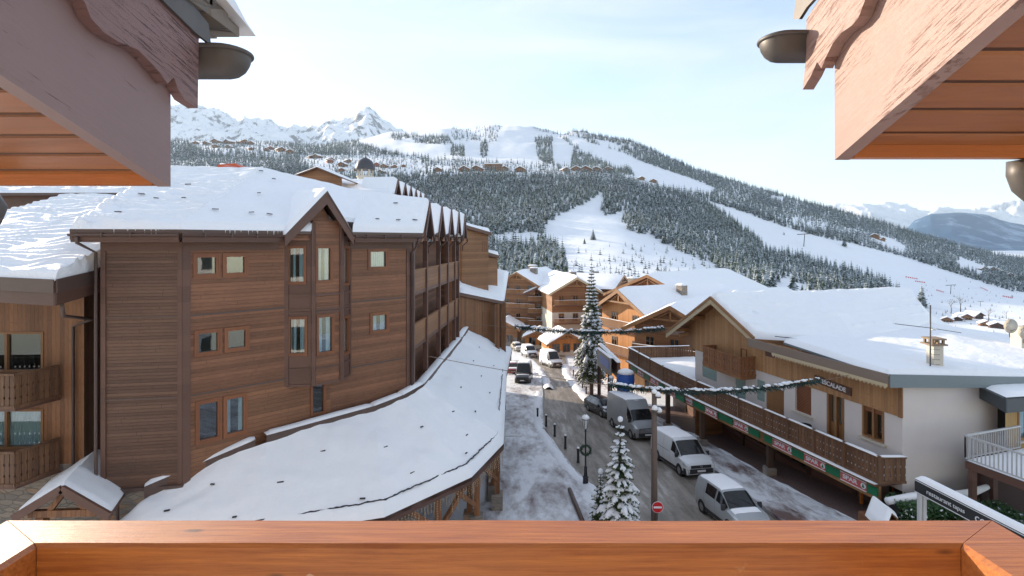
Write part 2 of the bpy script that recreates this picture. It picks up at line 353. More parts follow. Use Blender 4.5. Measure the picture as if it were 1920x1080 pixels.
def sheet(name, rows, pxs, mat, amp=None, sub=8, kind='structure', smooth=True, blur=0):
    """rows: list of (tab px->py, tab px->depth). lofted in real space; amp(px, row) metres of relief"""
    nr = len(rows); A = []
    for py, D in rows:
        d = interp(D, pxs); y = interp(py, pxs)
        if blur and len(A) not in (0, 7): kk = np.hanning(blur+2)[1:-1]; kk /= kk.sum(); d = np.convolve(np.pad(d, blur//2, mode='edge'), kk, 'valid'); y = np.convolve(np.pad(y, blur//2, mode='edge'), kk, 'valid')
        if 1: A.append(np.stack([(pxs-960)/F*d, d, -(y-HY)/F*d], 1))
    mb = MB(); n = len(pxs); R = []
    for r in range(nr-1):
        for k in range(sub):
            t = k/sub; R.append(((1-t)*A[r]+t*A[r+1], r+t))
    R.append((A[-1], nr-1))
    vs = []
    for pts, rr in R:
        for i in range(n):
            x, y, z = pts[i]
            if amp: z += amp(pxs[i], rr, x, y)
            vs.append((x, y, z))
    fs = [(j*n+i, j*n+i+1, (j+1)*n+i+1, (j+1)*n+i) for j in range(len(R)-1) for i in range(n-1)]
    mb.add(vs, fs); o = mb.build(name, mat, smooth=smooth, uv=False); tag(o, kind=kind); return np.array(vs).reshape(len(R), n, 3), o
c1 = lambda v: [(0, v)]
# far alps on the right
def ridged(x, y, s, o=6):
    v = 0; a = 1; tot = 0
    for k in range(o):
        v += a*(1-abs(mnoise.noise(Vector((x*s, y*s, k*7.3))))*2); tot += a; a *= .5; s *= 2.07
    return v/tot
pxs = np.arange(1480, 2300, 3.0)
sky_far = [(1480, 400), (1580, 392), (1640, 386), (1700, 379), (1740, 384), (1800, 387), (1850, 385), (1900, 384), (1960, 388), (2300, 395)]
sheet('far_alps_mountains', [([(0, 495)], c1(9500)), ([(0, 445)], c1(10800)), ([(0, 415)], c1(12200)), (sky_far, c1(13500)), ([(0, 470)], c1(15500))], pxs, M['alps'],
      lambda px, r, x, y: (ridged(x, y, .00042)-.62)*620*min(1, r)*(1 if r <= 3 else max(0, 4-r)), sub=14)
hill = [(1480, 470), (1690, 446), (1715, 418), (1745, 405), (1790, 402), (1850, 409), (1900, 420), (1990, 440), (2300, 470)]
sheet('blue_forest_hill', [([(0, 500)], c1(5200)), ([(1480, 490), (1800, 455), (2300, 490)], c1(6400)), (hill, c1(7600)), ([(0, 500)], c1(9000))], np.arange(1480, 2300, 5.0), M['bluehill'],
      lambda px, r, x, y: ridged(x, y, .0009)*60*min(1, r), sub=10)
# rocky range on the left
sk = [(-250, 190), (150, 185), (320, 190), (345, 200), (380, 193), (400, 204), (430, 217), (448, 226), (458, 213), (466, 222), (500, 228), (540, 238), (580, 238), (600, 231), (625, 222), (650, 222), (672, 207), (688, 201), (700, 208), (720, 228), (738, 238), (770, 250), (900, 262), (1000, 262)]
mid = [(-250, 238), (320, 240), (400, 242), (460, 246), (560, 262), (640, 248), (690, 238), (740, 262), (1000, 275)]
sheet('rocky_mountains', [([(0, 330)], c1(3300)), ([(0, 285)], c1(4000)), (mid, c1(4800)), (sk, c1(5600)), ([(0, 280)], c1(6600))], np.arange(-250, 1000, 2.6), M['rockm'],
      lambda px, r, x, y: (ridged(x, y, .0019, 7)-.66)*215*min(1, r/1.5)*(1 if r <= 3 else max(0, 4-r)) , sub=18)
# the ski mountain
def gx(Y): return [(px, 455-g(Y, (px-960)/F*Y)/Y*1000) for px in range(-400, 2400, 100)]
rows = [(gx(135), c1(135)),
        ([(-400, 560), (900, 552), (1100, 548), (1500, 570), (1700, 625), (1800, 638), (1900, 648), (2400, 660)], c1(270)),
        ([(-400, 470), (700, 490), (900, 505), (1030, 505), (1100, 498), (1300, 512), (1500, 545), (1700, 590), (1800, 598), (1900, 600), (2400, 610)], [(-400, 420), (1200, 420), (2400, 400)]),
        ([(-400, 420), (700, 420), (900, 440), (1030, 445), (1160, 438), (1300, 472), (1500, 515), (1700, 550), (1900, 568), (2400, 580)], c1(600)),
        ([(-400, 370), (700, 378), (900, 378), (1100, 384), (1200, 400), (1350, 430), (1500, 470), (1700, 517), (1900, 548), (2400, 570)], c1(820)),
        ([(-400, 310), (700, 318), (900, 318), (1100, 330), (1200, 345), (1350, 372), (1500, 420), (1700, 478), (1900, 520), (2400, 560)], c1(1080)),
        ([(-400, 280), (600, 290), (760, 292), (900, 292), (1100, 303), (1200, 318), (1350, 346), (1500, 392), (1700, 448), (1900, 500), (2400, 550)], c1(1500)),
        ([(-400, 258), (320, 264), (480, 266), (600, 272), (680, 262), (740, 246), (800, 241), (830, 233), (870, 243), (920, 236), (960, 236), (1050, 248), (1100, 250), (1180, 263), (1240, 288), (1300, 315), (1350, 334), (1450, 360), (1500, 376), (1600, 402), (1700, 432), (1800, 460), (1860, 475), (1920, 488), (2400, 545)],
         [(-400, 2000), (600, 2300), (900, 2400), (1200, 2000), (1500, 1750), (2400, 1600)]),
        ([(0, 470)], c1(3000))]
mpx = np.arange(-400, 2400, 7.0)
def mamp(px, r, x, y):
    if r < .6: return 0
    k = min(1, (r-.6)/1.5)*(1 if r < 7 else 0)
    v = fbm(x*.004, y*.004)*7*k
    if 690 < px < 1110 and r > 5.6: v += (ridged(x, y, .0045, 5)-.6)*34*min(1, (r-5.6))*min(1, (px-690)/40)
    return v
MT, mobj = sheet('mountain_slope', rows, mpx, M['slope'], mamp, sub=12, blur=25)
# image position of each vertex, used only to read the forest's outline off the photograph
def inpoly(x, y, poly):
    r = False; j = len(poly)-1
    for i in range(len(poly)):
        xi, yi = poly[i]; xj, yj = poly[j]
        if (yi > y) != (yj > y) and x < (xj-xi)*(y-yi)/(yj-yi)+xi: r = not r
        j = i
    return r
CLEAR = [[(1126, 362), (1098, 381), (1066, 394), (1024, 420), (1015, 452), (1052, 458), (1058, 500), (1062, 545), (1300, 572), (1420, 560), (1358, 516), (1334, 494), (1286, 476), (1246, 457), (1222, 442), (1179, 434), (1165, 415), (1172, 402), (1165, 396), (1146, 404), (1134, 404), (1126, 396), (1134, 375)],
         [(1320, 373), (1382, 394), (1460, 422), (1548, 447), (1601, 457), (1695, 482), (1773, 507), (1820, 522), (1892, 545), (1930, 550), (1960, 720), (1700, 720), (1702, 575), (1690, 552), (1660, 534), (1600, 510), (1507, 484), (1436, 470), (1424, 452), (1376, 416), (1330, 384)],
         [(690, 215), (1006, 215), (1006, 239), (1061, 253), (1112, 269), (1170, 287), (1203, 303), (1251, 320), (1300, 336), (1342, 353), (1332, 366), (1251, 352), (1203, 343), (1187, 338), (1154, 326), (1061, 325), (977, 320), (903, 311), (827, 300), (770, 293), (720, 283), (672, 268)],
         [(925, 441), (1000, 434), (1016, 442), (1000, 458), (925, 460)], [(1446, 366), (1472, 370), (1466, 378), (1444, 374)], [(1636, 438), (1668, 446), (1700, 462), (1694, 477), (1660, 466), (1634, 452)],
         [(1475, 522), (1540, 548), (1480, 560), (1440, 540)], [(890, 316), (985, 322), (960, 328), (890, 326)], [(1112, 260), (1150, 268), (1160, 280), (1130, 276)], [(1800, 482), (1850, 500), (1840, 520), (1790, 500)]]
FOR2 = [[(1002, 257), (1036, 257), (1037, 310), (1022, 306), (1008, 298)], [(1050, 256), (1060, 258), (1088, 280), (1078, 280)], [(1074, 282), (1104, 290), (1152, 317), (1070, 314)], [(900, 266), (912, 264), (916, 290), (902, 298)], [(845, 276), (870, 276), (872, 294), (845, 292)], [(780, 254), (840, 256), (850, 272), (778, 268)], [(730, 250), (780, 252), (778, 262), (730, 262)], [(1070, 312), (1180, 318), (1190, 330), (1060, 326)]]
SPARSE = [[(840, 232), (940, 236), (930, 268), (850, 262)], [(1000, 232), (1060, 246), (1070, 256), (1000, 244)]]
VILL = [[(345, 266), (470, 262), (560, 286), (540, 300), (400, 290)], [(560, 292), (780, 290), (800, 332), (600, 330)], [(780, 296), (1100, 312), (1100, 326), (800, 330)], [(1480, 430), (1640, 440), (1600, 430), (1480, 405)]]
def make_conifer(kind, rng):
    """unit-height conifer as (verts, tris, trunk faces): whorls of drooping boughs"""
    v = []; f = []
    lv, nb = {0: (13, 9), 1: (8, 7), 2: (5, 6)}[kind]
    for k in range(lv):
        t = k/(lv-1); h = .06+.86*t; rad = (.20*(1-t)**.85+.018)*rng.uniform(.85, 1.1); a0 = rng.random()*6.28
        for j in range(nb):
            a = a0+6.283*j/nb+rng.uniform(-.25, .25); r = rad*rng.uniform(.75, 1.15); w_ = rad*.55
            c, s_ = math.cos(a), math.sin(a); b = len(v)
            top = h+.10*(1-t)+.035; tip = h-.045*(1-t)-.01
            v += [(0, 0, top), (c*r*.55-s_*w_*.8, s_*r*.55+c*w_*.8, h-.005), (c*r, s_*r, tip), (c*r*.55+s_*w_*.8, s_*r*.55-c*w_*.8, h-.005)]
            f += [(b, b+1, b+2), (b, b+2, b+3)]
    b = len(v); v += [(.012, 0, 0), (-.006, .010, 0), (-.006, -.010, 0), (0, 0, 1.0)]; f += [(b, b+1, b+3), (b+1, b+2, b+3), (b+2, b, b+3)]
    return np.array(v), np.array(f)
def m_conifer(name, green=(.020, .040, .028), snow=(.52, .57, .61), lo=.43, hi=.61, scale=.35, var=True, big=.006, nz=.1):
    m, n, b = NM(name); ge = N(n, 'ShaderNodeNewGeometry'); t = ge.outputs['Position']; sp = N(n, 'ShaderNodeSeparateXYZ'); n.links.new(ge.outputs['Normal'], sp.inputs[0])
    up = ramp(n, sp.outputs[2], nz, nz+.35); f = ramp(n, noise_(n, t, scale, 4, .7), lo, hi)
    gr = mixc(n, ramp(n, noise_(n, t, big, 3), .45, .65), green, (green[0]*2.6, green[1]*1.9, green[2]*1.1)) if var else green
    c = mixc(n, math_(n, 'MULTIPLY', up, f), gr, snow); n.links.new(c, b.inputs['Base Color']); b.inputs['Roughness'].default_value = .8; b.inputs['Specular IOR Level'].default_value = .15
    return m
M['conifer'] = m_conifer('snowy_conifer')
rng = random.Random(5)
VAR = {k: [make_conifer(k, rng) for _ in range(4)] for k in (0, 1, 2)}
# sample tree positions on the slope
nR, nC, _ = MT.shape
IMX = MT[:, :, 0]/MT[:, :, 1]*F+960; IMY = HY-MT[:, :, 2]/MT[:, :, 1]*F
trees = []
for r in range(12, nR-13):
    for c in range(nC-1):
        x0, x1 = IMX[r, c], IMX[r, c+1]
        if x1 < 250 or x0 > 1990: continue
        y0, y1 = IMY[r, c], IMY[r+1, c]; D = MT[r, c, 1]
        if (y0+y1)/2 > 560 and x0 < 1700: continue
        hp = 13200/D; dens = (1.35 if fbm(x0*.02, y0*.04, 5) > 0 else .8)/max(3.4, (.30*hp)*(.135*hp)); area = abs(y0-y1)*(x1-x0)
        k = area*dens; k = int(k)+(1 if rng.random() < k % 1 else 0)
        for _ in range(min(k, 14)):
            u, v_ = rng.random(), rng.random()
            p = (1-v_)*((1-u)*MT[r, c]+u*MT[r, c+1])+v_*((1-u)*MT[r+1, c]+u*MT[r+1, c+1])
            px = p[0]/p[1]*F+960; py = HY-p[2]/p[1]*F
            ok = not any(inpoly(px, py, q) for q in CLEAR)
            if any(inpoly(px, py, q) for q in FOR2): ok = rng.random() < .9
            elif any(inpoly(px, py, q) for q in SPARSE): ok = rng.random() < .22
            elif any(inpoly(px, py, q) for q in VILL): ok = rng.random() < .35
            elif ok and py < 300 and px > 1060: ok = rng.random() < (.85 if fbm(px*.02, py*.05) > -.25 else .2)
            elif ok and px > 1700 and py > 548: ok = False
            if ok: trees.append((p[0], p[1], p[2], rng.choice([.55, .75, .85, .95, 1.05, 1.2, 1.4])*(12.2 if D < 1300 else 15)*(.75 if inpoly(px, py, (350, 250) and VILL[1]) else 1), px, py))
trees.sort(key=lambda t: t[1])
# the nearest and largest are individuals, the rest of the wood one mass
def first_visible(t): return True
near_idx = [i for i, t in enumerate(trees) if 905 < t[4] < 1700][:235]
ns = set(near_idx)
def realize(lst, name):
    V_, F_ = [], []; base = 0
    for i, t in enumerate(lst):
        kind = 1 if t[1] < 1050 else 2
        v, f = VAR[kind][i % 4]; a = (i*2.399) % 6.283; s = t[3]; wd = s*(.9+.35*((i*7) % 5)/5)
        c, s_ = math.cos(a), math.sin(a); X = np.empty_like(v)
        X[:, 0] = (v[:, 0]*c-v[:, 1]*s_)*wd+t[0]; X[:, 1] = (v[:, 0]*s_+v[:, 1]*c)*wd+t[1]; X[:, 2] = v[:, 2]*s+t[2]-.4
        V_.append(X); F_.append(f+base); base += len(v)
    V_ = np.concatenate(V_); F_ = np.concatenate(F_)
    me = bpy.data.meshes.new(name); me.vertices.add(len(V_)); me.vertices.foreach_set('co', V_.ravel().astype(np.float32))
    me.loops.add(F_.size); me.loops.foreach_set('vertex_index', F_.ravel().astype(np.int32)); me.polygons.add(len(F_))
    me.polygons.foreach_set('loop_start', np.arange(0, F_.size, 3, dtype=np.int32)); me.polygons.foreach_set('loop_total', np.full(len(F_), 3, dtype=np.int32))
    me.update(calc_edges=True); me.validate(); me.materials.append(M['conifer']); o = bpy.data.objects.new(name, me); COL.objects.link(o); return o
fo = realize([t for i, t in enumerate(trees) if i not in ns], 'forest'); tag(fo, 'snow dusted conifer forest covering the mountain side', 'forest', kind='stuff')
print('TREES', len(trees))
proto = []
for i in range(4):
    v, f = VAR[0][i]; me = bpy.data.meshes.new('spruce_tree'); me.from_pydata(v.tolist(), [], f.tolist()); me.materials.append(M['conifer']); proto.append(me)
def spruce(x, y, z, h, label, group, k=0, wd=1.1):
    o = bpy.data.objects.new('spruce_tree', proto[k % 4]); COL.objects.link(o); o.location = (x, y, z-.3); o.scale = (h*wd, h*wd, h); o.rotation_euler = (0, 0, k*2.4)
    return tag(o, label, 'tree', group)
for j, i in enumerate(near_idx):
    t = trees[i]; spruce(t[0], t[1], t[2], t[3]*1.05, 'snow dusted spruce standing along the lower edge of the mountain forest', 'spruces along the lower forest edge', j)
def on_slope(px, py):      # nearest slope vertex seen at that image point
    d = (IMX[8:-13]-px)**2+(IMY[8:-13]-py)**2; i = np.unravel_index(np.argmin(d), d.shape); return Vector(MT[i[0]+8, i[1]])
def slope_pt(px, py):      # exact point on column px
    c = int(np.clip((px+400)/7, 0, nC-2)); u = (px+400)/7-c
    col = (1-u)*MT[:, c]+u*MT[:, c+1]; yy = HY-col[:, 2]/col[:, 1]*F
    for r in range(6, nR-13):
        if (yy[r]-py)*(yy[r+1]-py) <= 0:
            t = (py-yy[r])/(yy[r+1]-yy[r]+1e-9); p = (1-t)*col[r]+t*col[r+1]; return Vector(p)
    return on_slope(px, py)
for k, (px, py, hp) in enumerate([(1112, 449, 22), (1096, 457, 12), (1244, 456, 20)]):
    p = slope_pt(px, py); spruce(p.x, p.y, p.z, hp/1000*p.y, ['tall lone spruce in the middle of the open snow clearing', 'short spruce beside the tall lone one in the snow clearing', 'lone spruce at the right-hand forest edge of the snow clearing'][k], 'lone spruces in the clearing', k, 1.5)
p = slope_pt(1728, 575); spruce(p.x, p.y, p.z, 45/1000*p.y, 'dark spruce on the piste just above the snowy hipped roof', None, 1, 1.3)
for (px, py, h) in [(1583, 462, 20), (1470, 440, 6)]:
    p = slope_pt(px, py); spruce(p.x, p.y, p.z, h/1000*p.y, 'round spruce standing out into the upper edge of the long piste' if h > 10 else 'tiny dark spruce alone on the long piste', None, 2, 1.6)
# small bushes on the clearing: nobody could count them
bv, bf = [], []
rr = random.Random(11); base = 0
for _ in range(520):
    px = rr.gauss(1190, 90); py = rr.uniform(455, 545)
    if not inpoly(px, py, CLEAR[0]) or rr.random() > (py-440)/90: continue
    p = slope_pt(px, py); v, f = VAR[2][rr.randrange(4)]; s = rr.choice([1.5, 2, 3, 4.5, 7]); bv.append(v*np.array([s*1.3, s*1.3, s])+np.array(p)); bf.append(f+base); base += len(v)
for _ in range(260):
    px = rr.uniform(1690, 1930); py = rr.uniform(520, 640)
    if px < 1720 and py < 560: continue
    p = slope_pt(px, py); v, f = VAR[2][rr.randrange(4)]; s = rr.choice([.8, 1.2, 2, 3]); bv.append(v*np.array([s*1.5, s*1.5, s])+np.array(p)); bf.append(f+base); base += len(v)
me = bpy.data.meshes.new('scrub'); me.from_pydata(np.concatenate(bv).tolist(), [], np.concatenate(bf).tolist()); me.materials.append(M['conifer']); o = bpy.data.objects.new('scrub', me); COL.objects.link(o)
tag(o, 'low dark scrub poking out of the snow on the open slopes', 'scrub', kind='stuff')
# ---------------------------------------------------------------- walls, windows, roofs
class Wall:
    def __init__(s, a, b):
        s.a = Vector((a[0], a[1], 0)); s.b = Vector((b[0], b[1], 0)); s.d = (s.b-s.a).normalized(); s.L = (s.b-s.a).length
        s.n = Vector((s.d.y, -s.d.x, 0))          # outward (to the right of a->b looking down is negative side)
        if s.n.dot(-s.a) < 0: s.n = -s.n          # towards the viewer's side
    def t(s, px, off=0):
        k = (px-960)/F; a = s.a+s.n*off; return (k*a.y-a.x)/(s.d.x-k*s.d.y)
    def pt(s, t, z, off=0):
        p = s.a+s.d*t+s.n*off; return Vector((p.x, p.y, z))
    def z(s, px, py, off=0):
        p = s.pt(s.t(px, off), 0, off); return -(py-HY)/F*p.y
    def rect(s, px0, py0, px1, py1, off=0):       # pixel box -> t0,t1,z0,z1
        t0, t1 = s.t(px0, off), s.t(px1, off); c = (px0+px1)/2; return (t0, t1, s.z(c, py1, off), s.z(c, py0, off))
    def box(s, mb, t0, t1, z0, z1, o0, o1):
        c = s.pt((t0+t1)/2, (z0+z1)/2, (o0+o1)/2); return mb.obox(c, s.d*(t1-t0)/2, s.n*(o1-o0)/2, (0, 0, (z1-z0)/2))
    def face(s, mb, t0, t1, z0, z1, holes=(), depth=.2):
        ts = sorted({t0, t1, *[q for h in holes for q in h[:2] if t0 < q < t1]}); zs = sorted({z0, z1, *[q for h in holes for q in h[2:4] if z0 < q < z1]})
        for i in range(len(ts)-1):
            for j in range(len(zs)-1):
                cx, cz = (ts[i]+ts[i+1])/2, (zs[j]+zs[j+1])/2
                if any(h[0] < cx < h[1] and h[2] < cz < h[3] for h in holes): continue
                mb.add([s.pt(ts[i], zs[j]), s.pt(ts[i+1], zs[j]), s.pt(ts[i+1], zs[j+1]), s.pt(ts[i], zs[j+1])], [(0, 1, 2, 3)])
        for h in holes:
            a, b, c, d = h[:4]; q = [(a, c), (b, c), (b, d), (a, d)]
            for k in range(4):
                (u0, w0), (u1, w1) = q[k], q[(k+1) % 4]
                mb.add([s.pt(u0, w0), s.pt(u1, w1), s.pt(u1, w1, -depth), s.pt(u0, w0, -depth)], [(0, 1, 2, 3)])
def wall(W, name, mat, parent, z0, z1, holes=(), depth=.2, t0=0, t1=None):
    mb = MB(); W.face(mb, t0, W.L if t1 is None else t1, z0, z1, holes, depth); return mb.build(name, mat, parent)
def window(W, parent, r, fr='trim_r', fw=.07, rec=.06, mull=0, curtain=0, sill=False, out=.03, transom=None, casing=0):
    t0, t1, z0, z1 = r
    mb = MB()
    for a, b, c, d in ((t0, t0+fw, z0, z1), (t1-fw, t1, z0, z1), (t0+fw, t1-fw, z0, z0+fw), (t0+fw, t1-fw, z1-fw, z1)): W.box(mb, a, b, c, d, -rec-.06, out)
    for k in range(mull):
        tm = t0+(t1-t0)*(k+1)/(mull+1); W.box(mb, tm-fw*.55, tm+fw*.55, z0+fw, z1-fw, -rec-.05, out-.02)
    if transom: W.box(mb, t0+fw, t1-fw, z0+(z1-z0)*transom-.03, z0+(z1-z0)*transom+.03, -rec-.05, out-.025)
    if casing:
        c_ = casing
        for a, b, c, d in ((t0-c_, t0, z0-c_, z1+c_), (t1, t1+c_, z0-c_, z1+c_), (t0, t1, z0-c_, z0), (t0, t1, z1, z1+c_)): W.box(mb, a, b, c, d, -.02, .045)
    f = mb.build('window', M[fr], parent)
    mb = MB(); W.box(mb, t0+fw, t1-fw, z0+fw, z1-fw, -rec-.035, -rec-.02); mb.build('pane', M['glass'], f)
    mb = MB(); W.box(mb, t0, t1, z0, z1, -rec-.75, -rec-.7); W.box(mb, t0, t0+.02, z0, z1, -rec-.7, -rec-.07); W.box(mb, t1-.02, t1, z0, z1, -rec-.7, -rec-.07); W.box(mb, t0, t1, z0, z0+.02, -rec-.7, -rec-.07); mb.build('room_interior', M['dark_in'], f)
    if curtain:
        mb = MB(); wd = (t1-t0)
        spans = [(t0+fw, t0+fw+wd*curtain)] if curtain < .5 else [(t0+fw, t1-fw)]
        if curtain < .5: spans.append((t1-fw-wd*curtain, t1-fw))
        for a, b in spans: mb.grid(lambda u, v, a=a, b=b: W.pt(a+(b-a)*u, z0+fw+(z1-z0-2*fw)*v, -rec-.10+.03*math.sin(u*(b-a)*55)), max(8, int((b-a)*50)), 1)
        mb.build('curtain', M['curtain'], f, smooth=True)
    if sill:
        mb = MB(); W.box(mb, t0-.12, t1+.12, z0-.10, z0-.02, -rec, .12); mb.build('sill', M['cream'], f)
    return f
def patch(corners, th=.22, nu=24, nv=16, edges=(1, 1, 1, 1), amp=.03, rip=0, sag=0, seed=0, ripdir=1, rows=()):
    """snow lying on a bilinear roof facet: corners p00,p10,p11,p01; edges = round the u0,u1,v0,v1 side"""
    a, b, c, d = [Vector(x) for x in corners]; mb = MB()
    lu = ((b-a).length+(c-d).length)/2; lv = ((d-a).length+(c-b).length)/2
    nu = max(4, int(lu/.22)) if nu is None else nu; nv = max(4, int(lv/.22)) if nv is None else nv
    def base(u, v): return a*(1-u)*(1-v)+b*u*(1-v)+c*u*v+d*(1-u)*v
    def fn(u, v):
        p = base(u, v); k = 1
        for e, q, l in ((edges[0], u, lu), (edges[1], 1-u, lu), (edges[2], v, lv), (edges[3], 1-v, lv)):
            if e:
                s_ = min(1, q*l/.22); k *= (1-(1-s_)**2)**.5 if s_ < 1 else 1
        n = mnoise.noise(Vector((p.x*.55+seed, p.y*.55, p.z)))*amp*2+mnoise.noise(Vector((p.x*2.2, p.y*2.2, seed)))*amp*.6
        for rv in rows:
            dd = (v-rv)*lv; n += .07*math.exp(-(dd/.13)**2)*(.5+.9*max(-.5, mnoise.noise(Vector((p.x*1.6, p.y*1.6, rv*9)))*2))
        if rip:
            q = (p.x if ripdir == 0 else p.y)*1.0+mnoise.noise(Vector((p.x*.55, p.y*.6, 3)))*.8; q2 = math.sin(q*6.283/.52); n += rip*(abs(q2)**.7*(1 if q2 > 0 else -.4))*(.55+mnoise.noise(Vector((p.x*.45, p.y*1.1, 9)))*.9)
        return p+Vector((0, 0, k*(th+n)))
    mb.grid(fn, nu, nv)
    per = [(i/nu, 0) for i in range(nu+1)]+[(1, j/nv) for j in range(1, nv+1)]+[(1-i/nu, 1) for i in range(1, nu+1)]+[(0, 1-j/nv) for j in range(1, nv)]
    top = [fn(u, v) for u, v in per]; bot = [base(u, v) for u, v in per]; n = len(per); mb.add(top+bot, [(i, i+n, (i+1) % n+n, (i+1) % n) for i in range(n)]+[list(range(n, 2*n))])
    return mb
def snow_on(parent, corners, name='snow_layer', mat='snow', **k):
    return patch(corners, **k).build(name, M[mat], parent, smooth=True)
def slab(mb, corners, th=.12, n=6):
    a, b, c, d = [Vector(x) for x in corners]; q = Vector((0, 0, th)); vs = []; fs = []
    for k in range(2):
        for j in range(n+1):
            for i in range(n+1): u, v = i/n, j/n; vs.append(a*(1-u)*(1-v)+b*u*(1-v)+c*u*v+d*(1-u)*v-q*k)
    m = (n+1)**2; w_ = n+1
    for j in range(n):
        for i in range(n): o = j*w_+i; fs.append((o, o+1, o+w_+1, o+w_)); fs.append((m+o+w_, m+o+w_+1, m+o+1, m+o))
    per = [i for i in range(n)]+[n+j*w_ for j in range(n)]+[n*w_+n-i for i in range(n)]+[(n-j)*w_ for j in range(n)]
    for k in range(len(per)): x, y = per[k], per[(k+1) % len(per)]; fs.append((x, x+m, y+m, y))
    return mb.add(vs, fs)
def bil(c, u, v): a, b, cc, d = [Vector(x) for x in c]; return a*(1-u)*(1-v)+b*u*(1-v)+cc*u*v+d*(1-u)*v
def snow_stones(parent, corners, uvs, th, name='snow_guard'):
    for k, (u, v) in enumerate(uvs):
        p = bil(corners, u, v)+Vector((0, 0, th+.03)); mb = MB(); d = (Vector(corners[1])-Vector(corners[0])).normalized()
        sz = .07+.06*((k*37+int(p.x*10)) % 7)/7; mb.obox(p, (d+Vector((0, 0, .1*math.sin(k*2.3))))*sz, d.cross(Vector((0, 0, 1)))*.035, (0, 0, .016)); mb.build(name, M['dark_metal'], parent)
# ================================================================= own balcony and roof wings
R = thing('balcony_railing', (0, 1.14, -.62), 'wide varnished orange wooden handrail crossing the bottom of the view', 'balcony railing')
sec = [(1.094, -.95), (1.094, -.627), (1.101, -.620), (1.190, -.620), (1.197, -.627), (1.197, -.95)]
def xr(y): return .917+(y-1.092)*1.56
mb = MB(); n = len(sec); NS = 40
for k in range(NS+1):
    u = k/NS
    for y, z in sec:
        x0, x1 = -xr(y)-.055, xr(y); mb.v.append((x0+(x1-x0)*u, y+.0015*mnoise.noise(Vector((u*9, z*4, 0))), z+.0015*mnoise.noise(Vector((u*7, y*30, 4)))))
for k in range(NS):
    for i in range(n):
        j = (i+1) % n; mb.f.append([k*n+i, (k+1)*n+i, (k+1)*n+j, k*n+j]); mb.m.append(0)
mb.f += [list(range(n)), list(range(NS*n+n-1, NS*n-1, -1))]; mb.m += [0, 0]
mb.build('front_handrail', M['hand'], R, smooth=True, sharp=20)
for s_ in (-1, 1):
    mb = MB(); o_ = .055 if s_ < 0 else 0
    for k in range(2):
        for y, z in sec:
            x = s_*(xr(y)+o_+.001); mb.v.append((x, y-.0005 if k == 0 else .25, z))
    for i in range(n): j = (i+1) % n; mb.f.append([i, n+i, n+j, j] if s_ > 0 else [j, n+j, n+i, i]); mb.m.append(0)
    mb.f += [list(range(n)), list(range(2*n-1, n-1, -1))]; mb.m += [0, 0]
    mb.build('side_handrail', M['hand'], R, smooth=True, sharp=20)
def roof_wing(sx, a, lab, lows, scal, flash, gut, board, board2, slope, eave_py, name):
    T = thing('roof_wing', (sx*a, 1.5, .5), lab, 'roof', 'roof wings beside the balcony')
    (p0, p1) = lows; q0 = XP(*p0, sx*a); q1 = XP(*p1, sx*a); m = (q1.z-q0.z)/(q1.y-q0.y)
    st = Vector((sx*a, .45, q1.z+m*(.45-q1.y)))
    mb = MB(); mb.prism([st, q1, q1+Vector((0, 0, .40)), st+Vector((0, 0, .58))], (sx*.05, 0, 0)); mb.build('verge_board', M[board], T)
    a2 = a-.042; pts = [XP(x, y, sx*a2) for x, y in scal]
    mb = MB(); mb.prism(pts, (sx*.04, 0, 0)); mb.build('scalloped_board', M[board2], T)
    pts = [XP(x, y, sx*(a2-.014)) for x, y in flash]; mb = MB(); mb.prism(pts, (sx*.012, 0, 0)); mb.build('flashing', M['zinc'], T)
    # sloping soffit
    X0, X1 = sx*(a+.052), sx*(a+3); z_ = lambda Y: q1.z+.035+m*(Y-q1.y); ye = q1.y-.03
    mb = MB(); mb.add([(X0, .45, z_(.45)), (X1, .45, z_(.45)), (X1, ye, z_(ye)), (X0, ye, z_(ye))]+[(X0, .45, z_(.45)+.04), (X1, .45, z_(.45)+.04), (X1, ye, z_(ye)+.04), (X0, ye, z_(ye)+.04)],
                      [(0, 3, 2, 1), (4, 5, 6, 7), (3, 7, 6, 2), (0, 1, 5, 4)]); mb.build('soffit', M['soffit'], T)
    mb = MB(); mb.box(min(X0, X1), max(X0, X1), ye+.002, ye+.045, q1.z+.004, q1.z+.055); mb.build('eave_board', M['orange_e'], T)
    # covering slab and snow
    top = lambda Y: pts[0].z+.02+m*.75*(Y-pts[0].y)
    return T, q1, m
M['orange_e'] = m_wood('orange_eave_board', (.42, .12, .02), (.60, .20, .04), .5, 'h', groove=0, rough=.35)
scL = [(159, 4), (170, 33), (193, 59), (222, 78), (259, 93), (281, 115), (300, 137), (314, 157), (326, 145), (333, 165), (346, 187), (371, 203), (373, 60), (330, 18), (200, -110), (30, -300), (-300, -600), (-420, -420), (-60, -160), (40, -90), (110, -40)]
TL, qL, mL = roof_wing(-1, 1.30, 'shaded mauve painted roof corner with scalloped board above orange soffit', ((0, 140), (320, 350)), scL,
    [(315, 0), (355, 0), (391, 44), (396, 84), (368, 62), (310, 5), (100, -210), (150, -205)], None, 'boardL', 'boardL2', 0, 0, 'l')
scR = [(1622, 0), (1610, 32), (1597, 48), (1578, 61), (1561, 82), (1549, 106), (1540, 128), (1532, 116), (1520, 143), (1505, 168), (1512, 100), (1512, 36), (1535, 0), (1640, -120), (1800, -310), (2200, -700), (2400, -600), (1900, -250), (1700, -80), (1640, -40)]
TR, qR, mR = roof_wing(1, 1.10, 'sunlit pale roof corner with scalloped board above varnished pine soffit', ((1910, 0), (1565, 300)), scR,
    [(1520, 0), (1492, -2), (1488, 30), (1487, 36), (1498, 36), (1512, 14), (1740, -240), (1690, -240)], None, 'boardR', 'boardR', 0, 0, 'r')
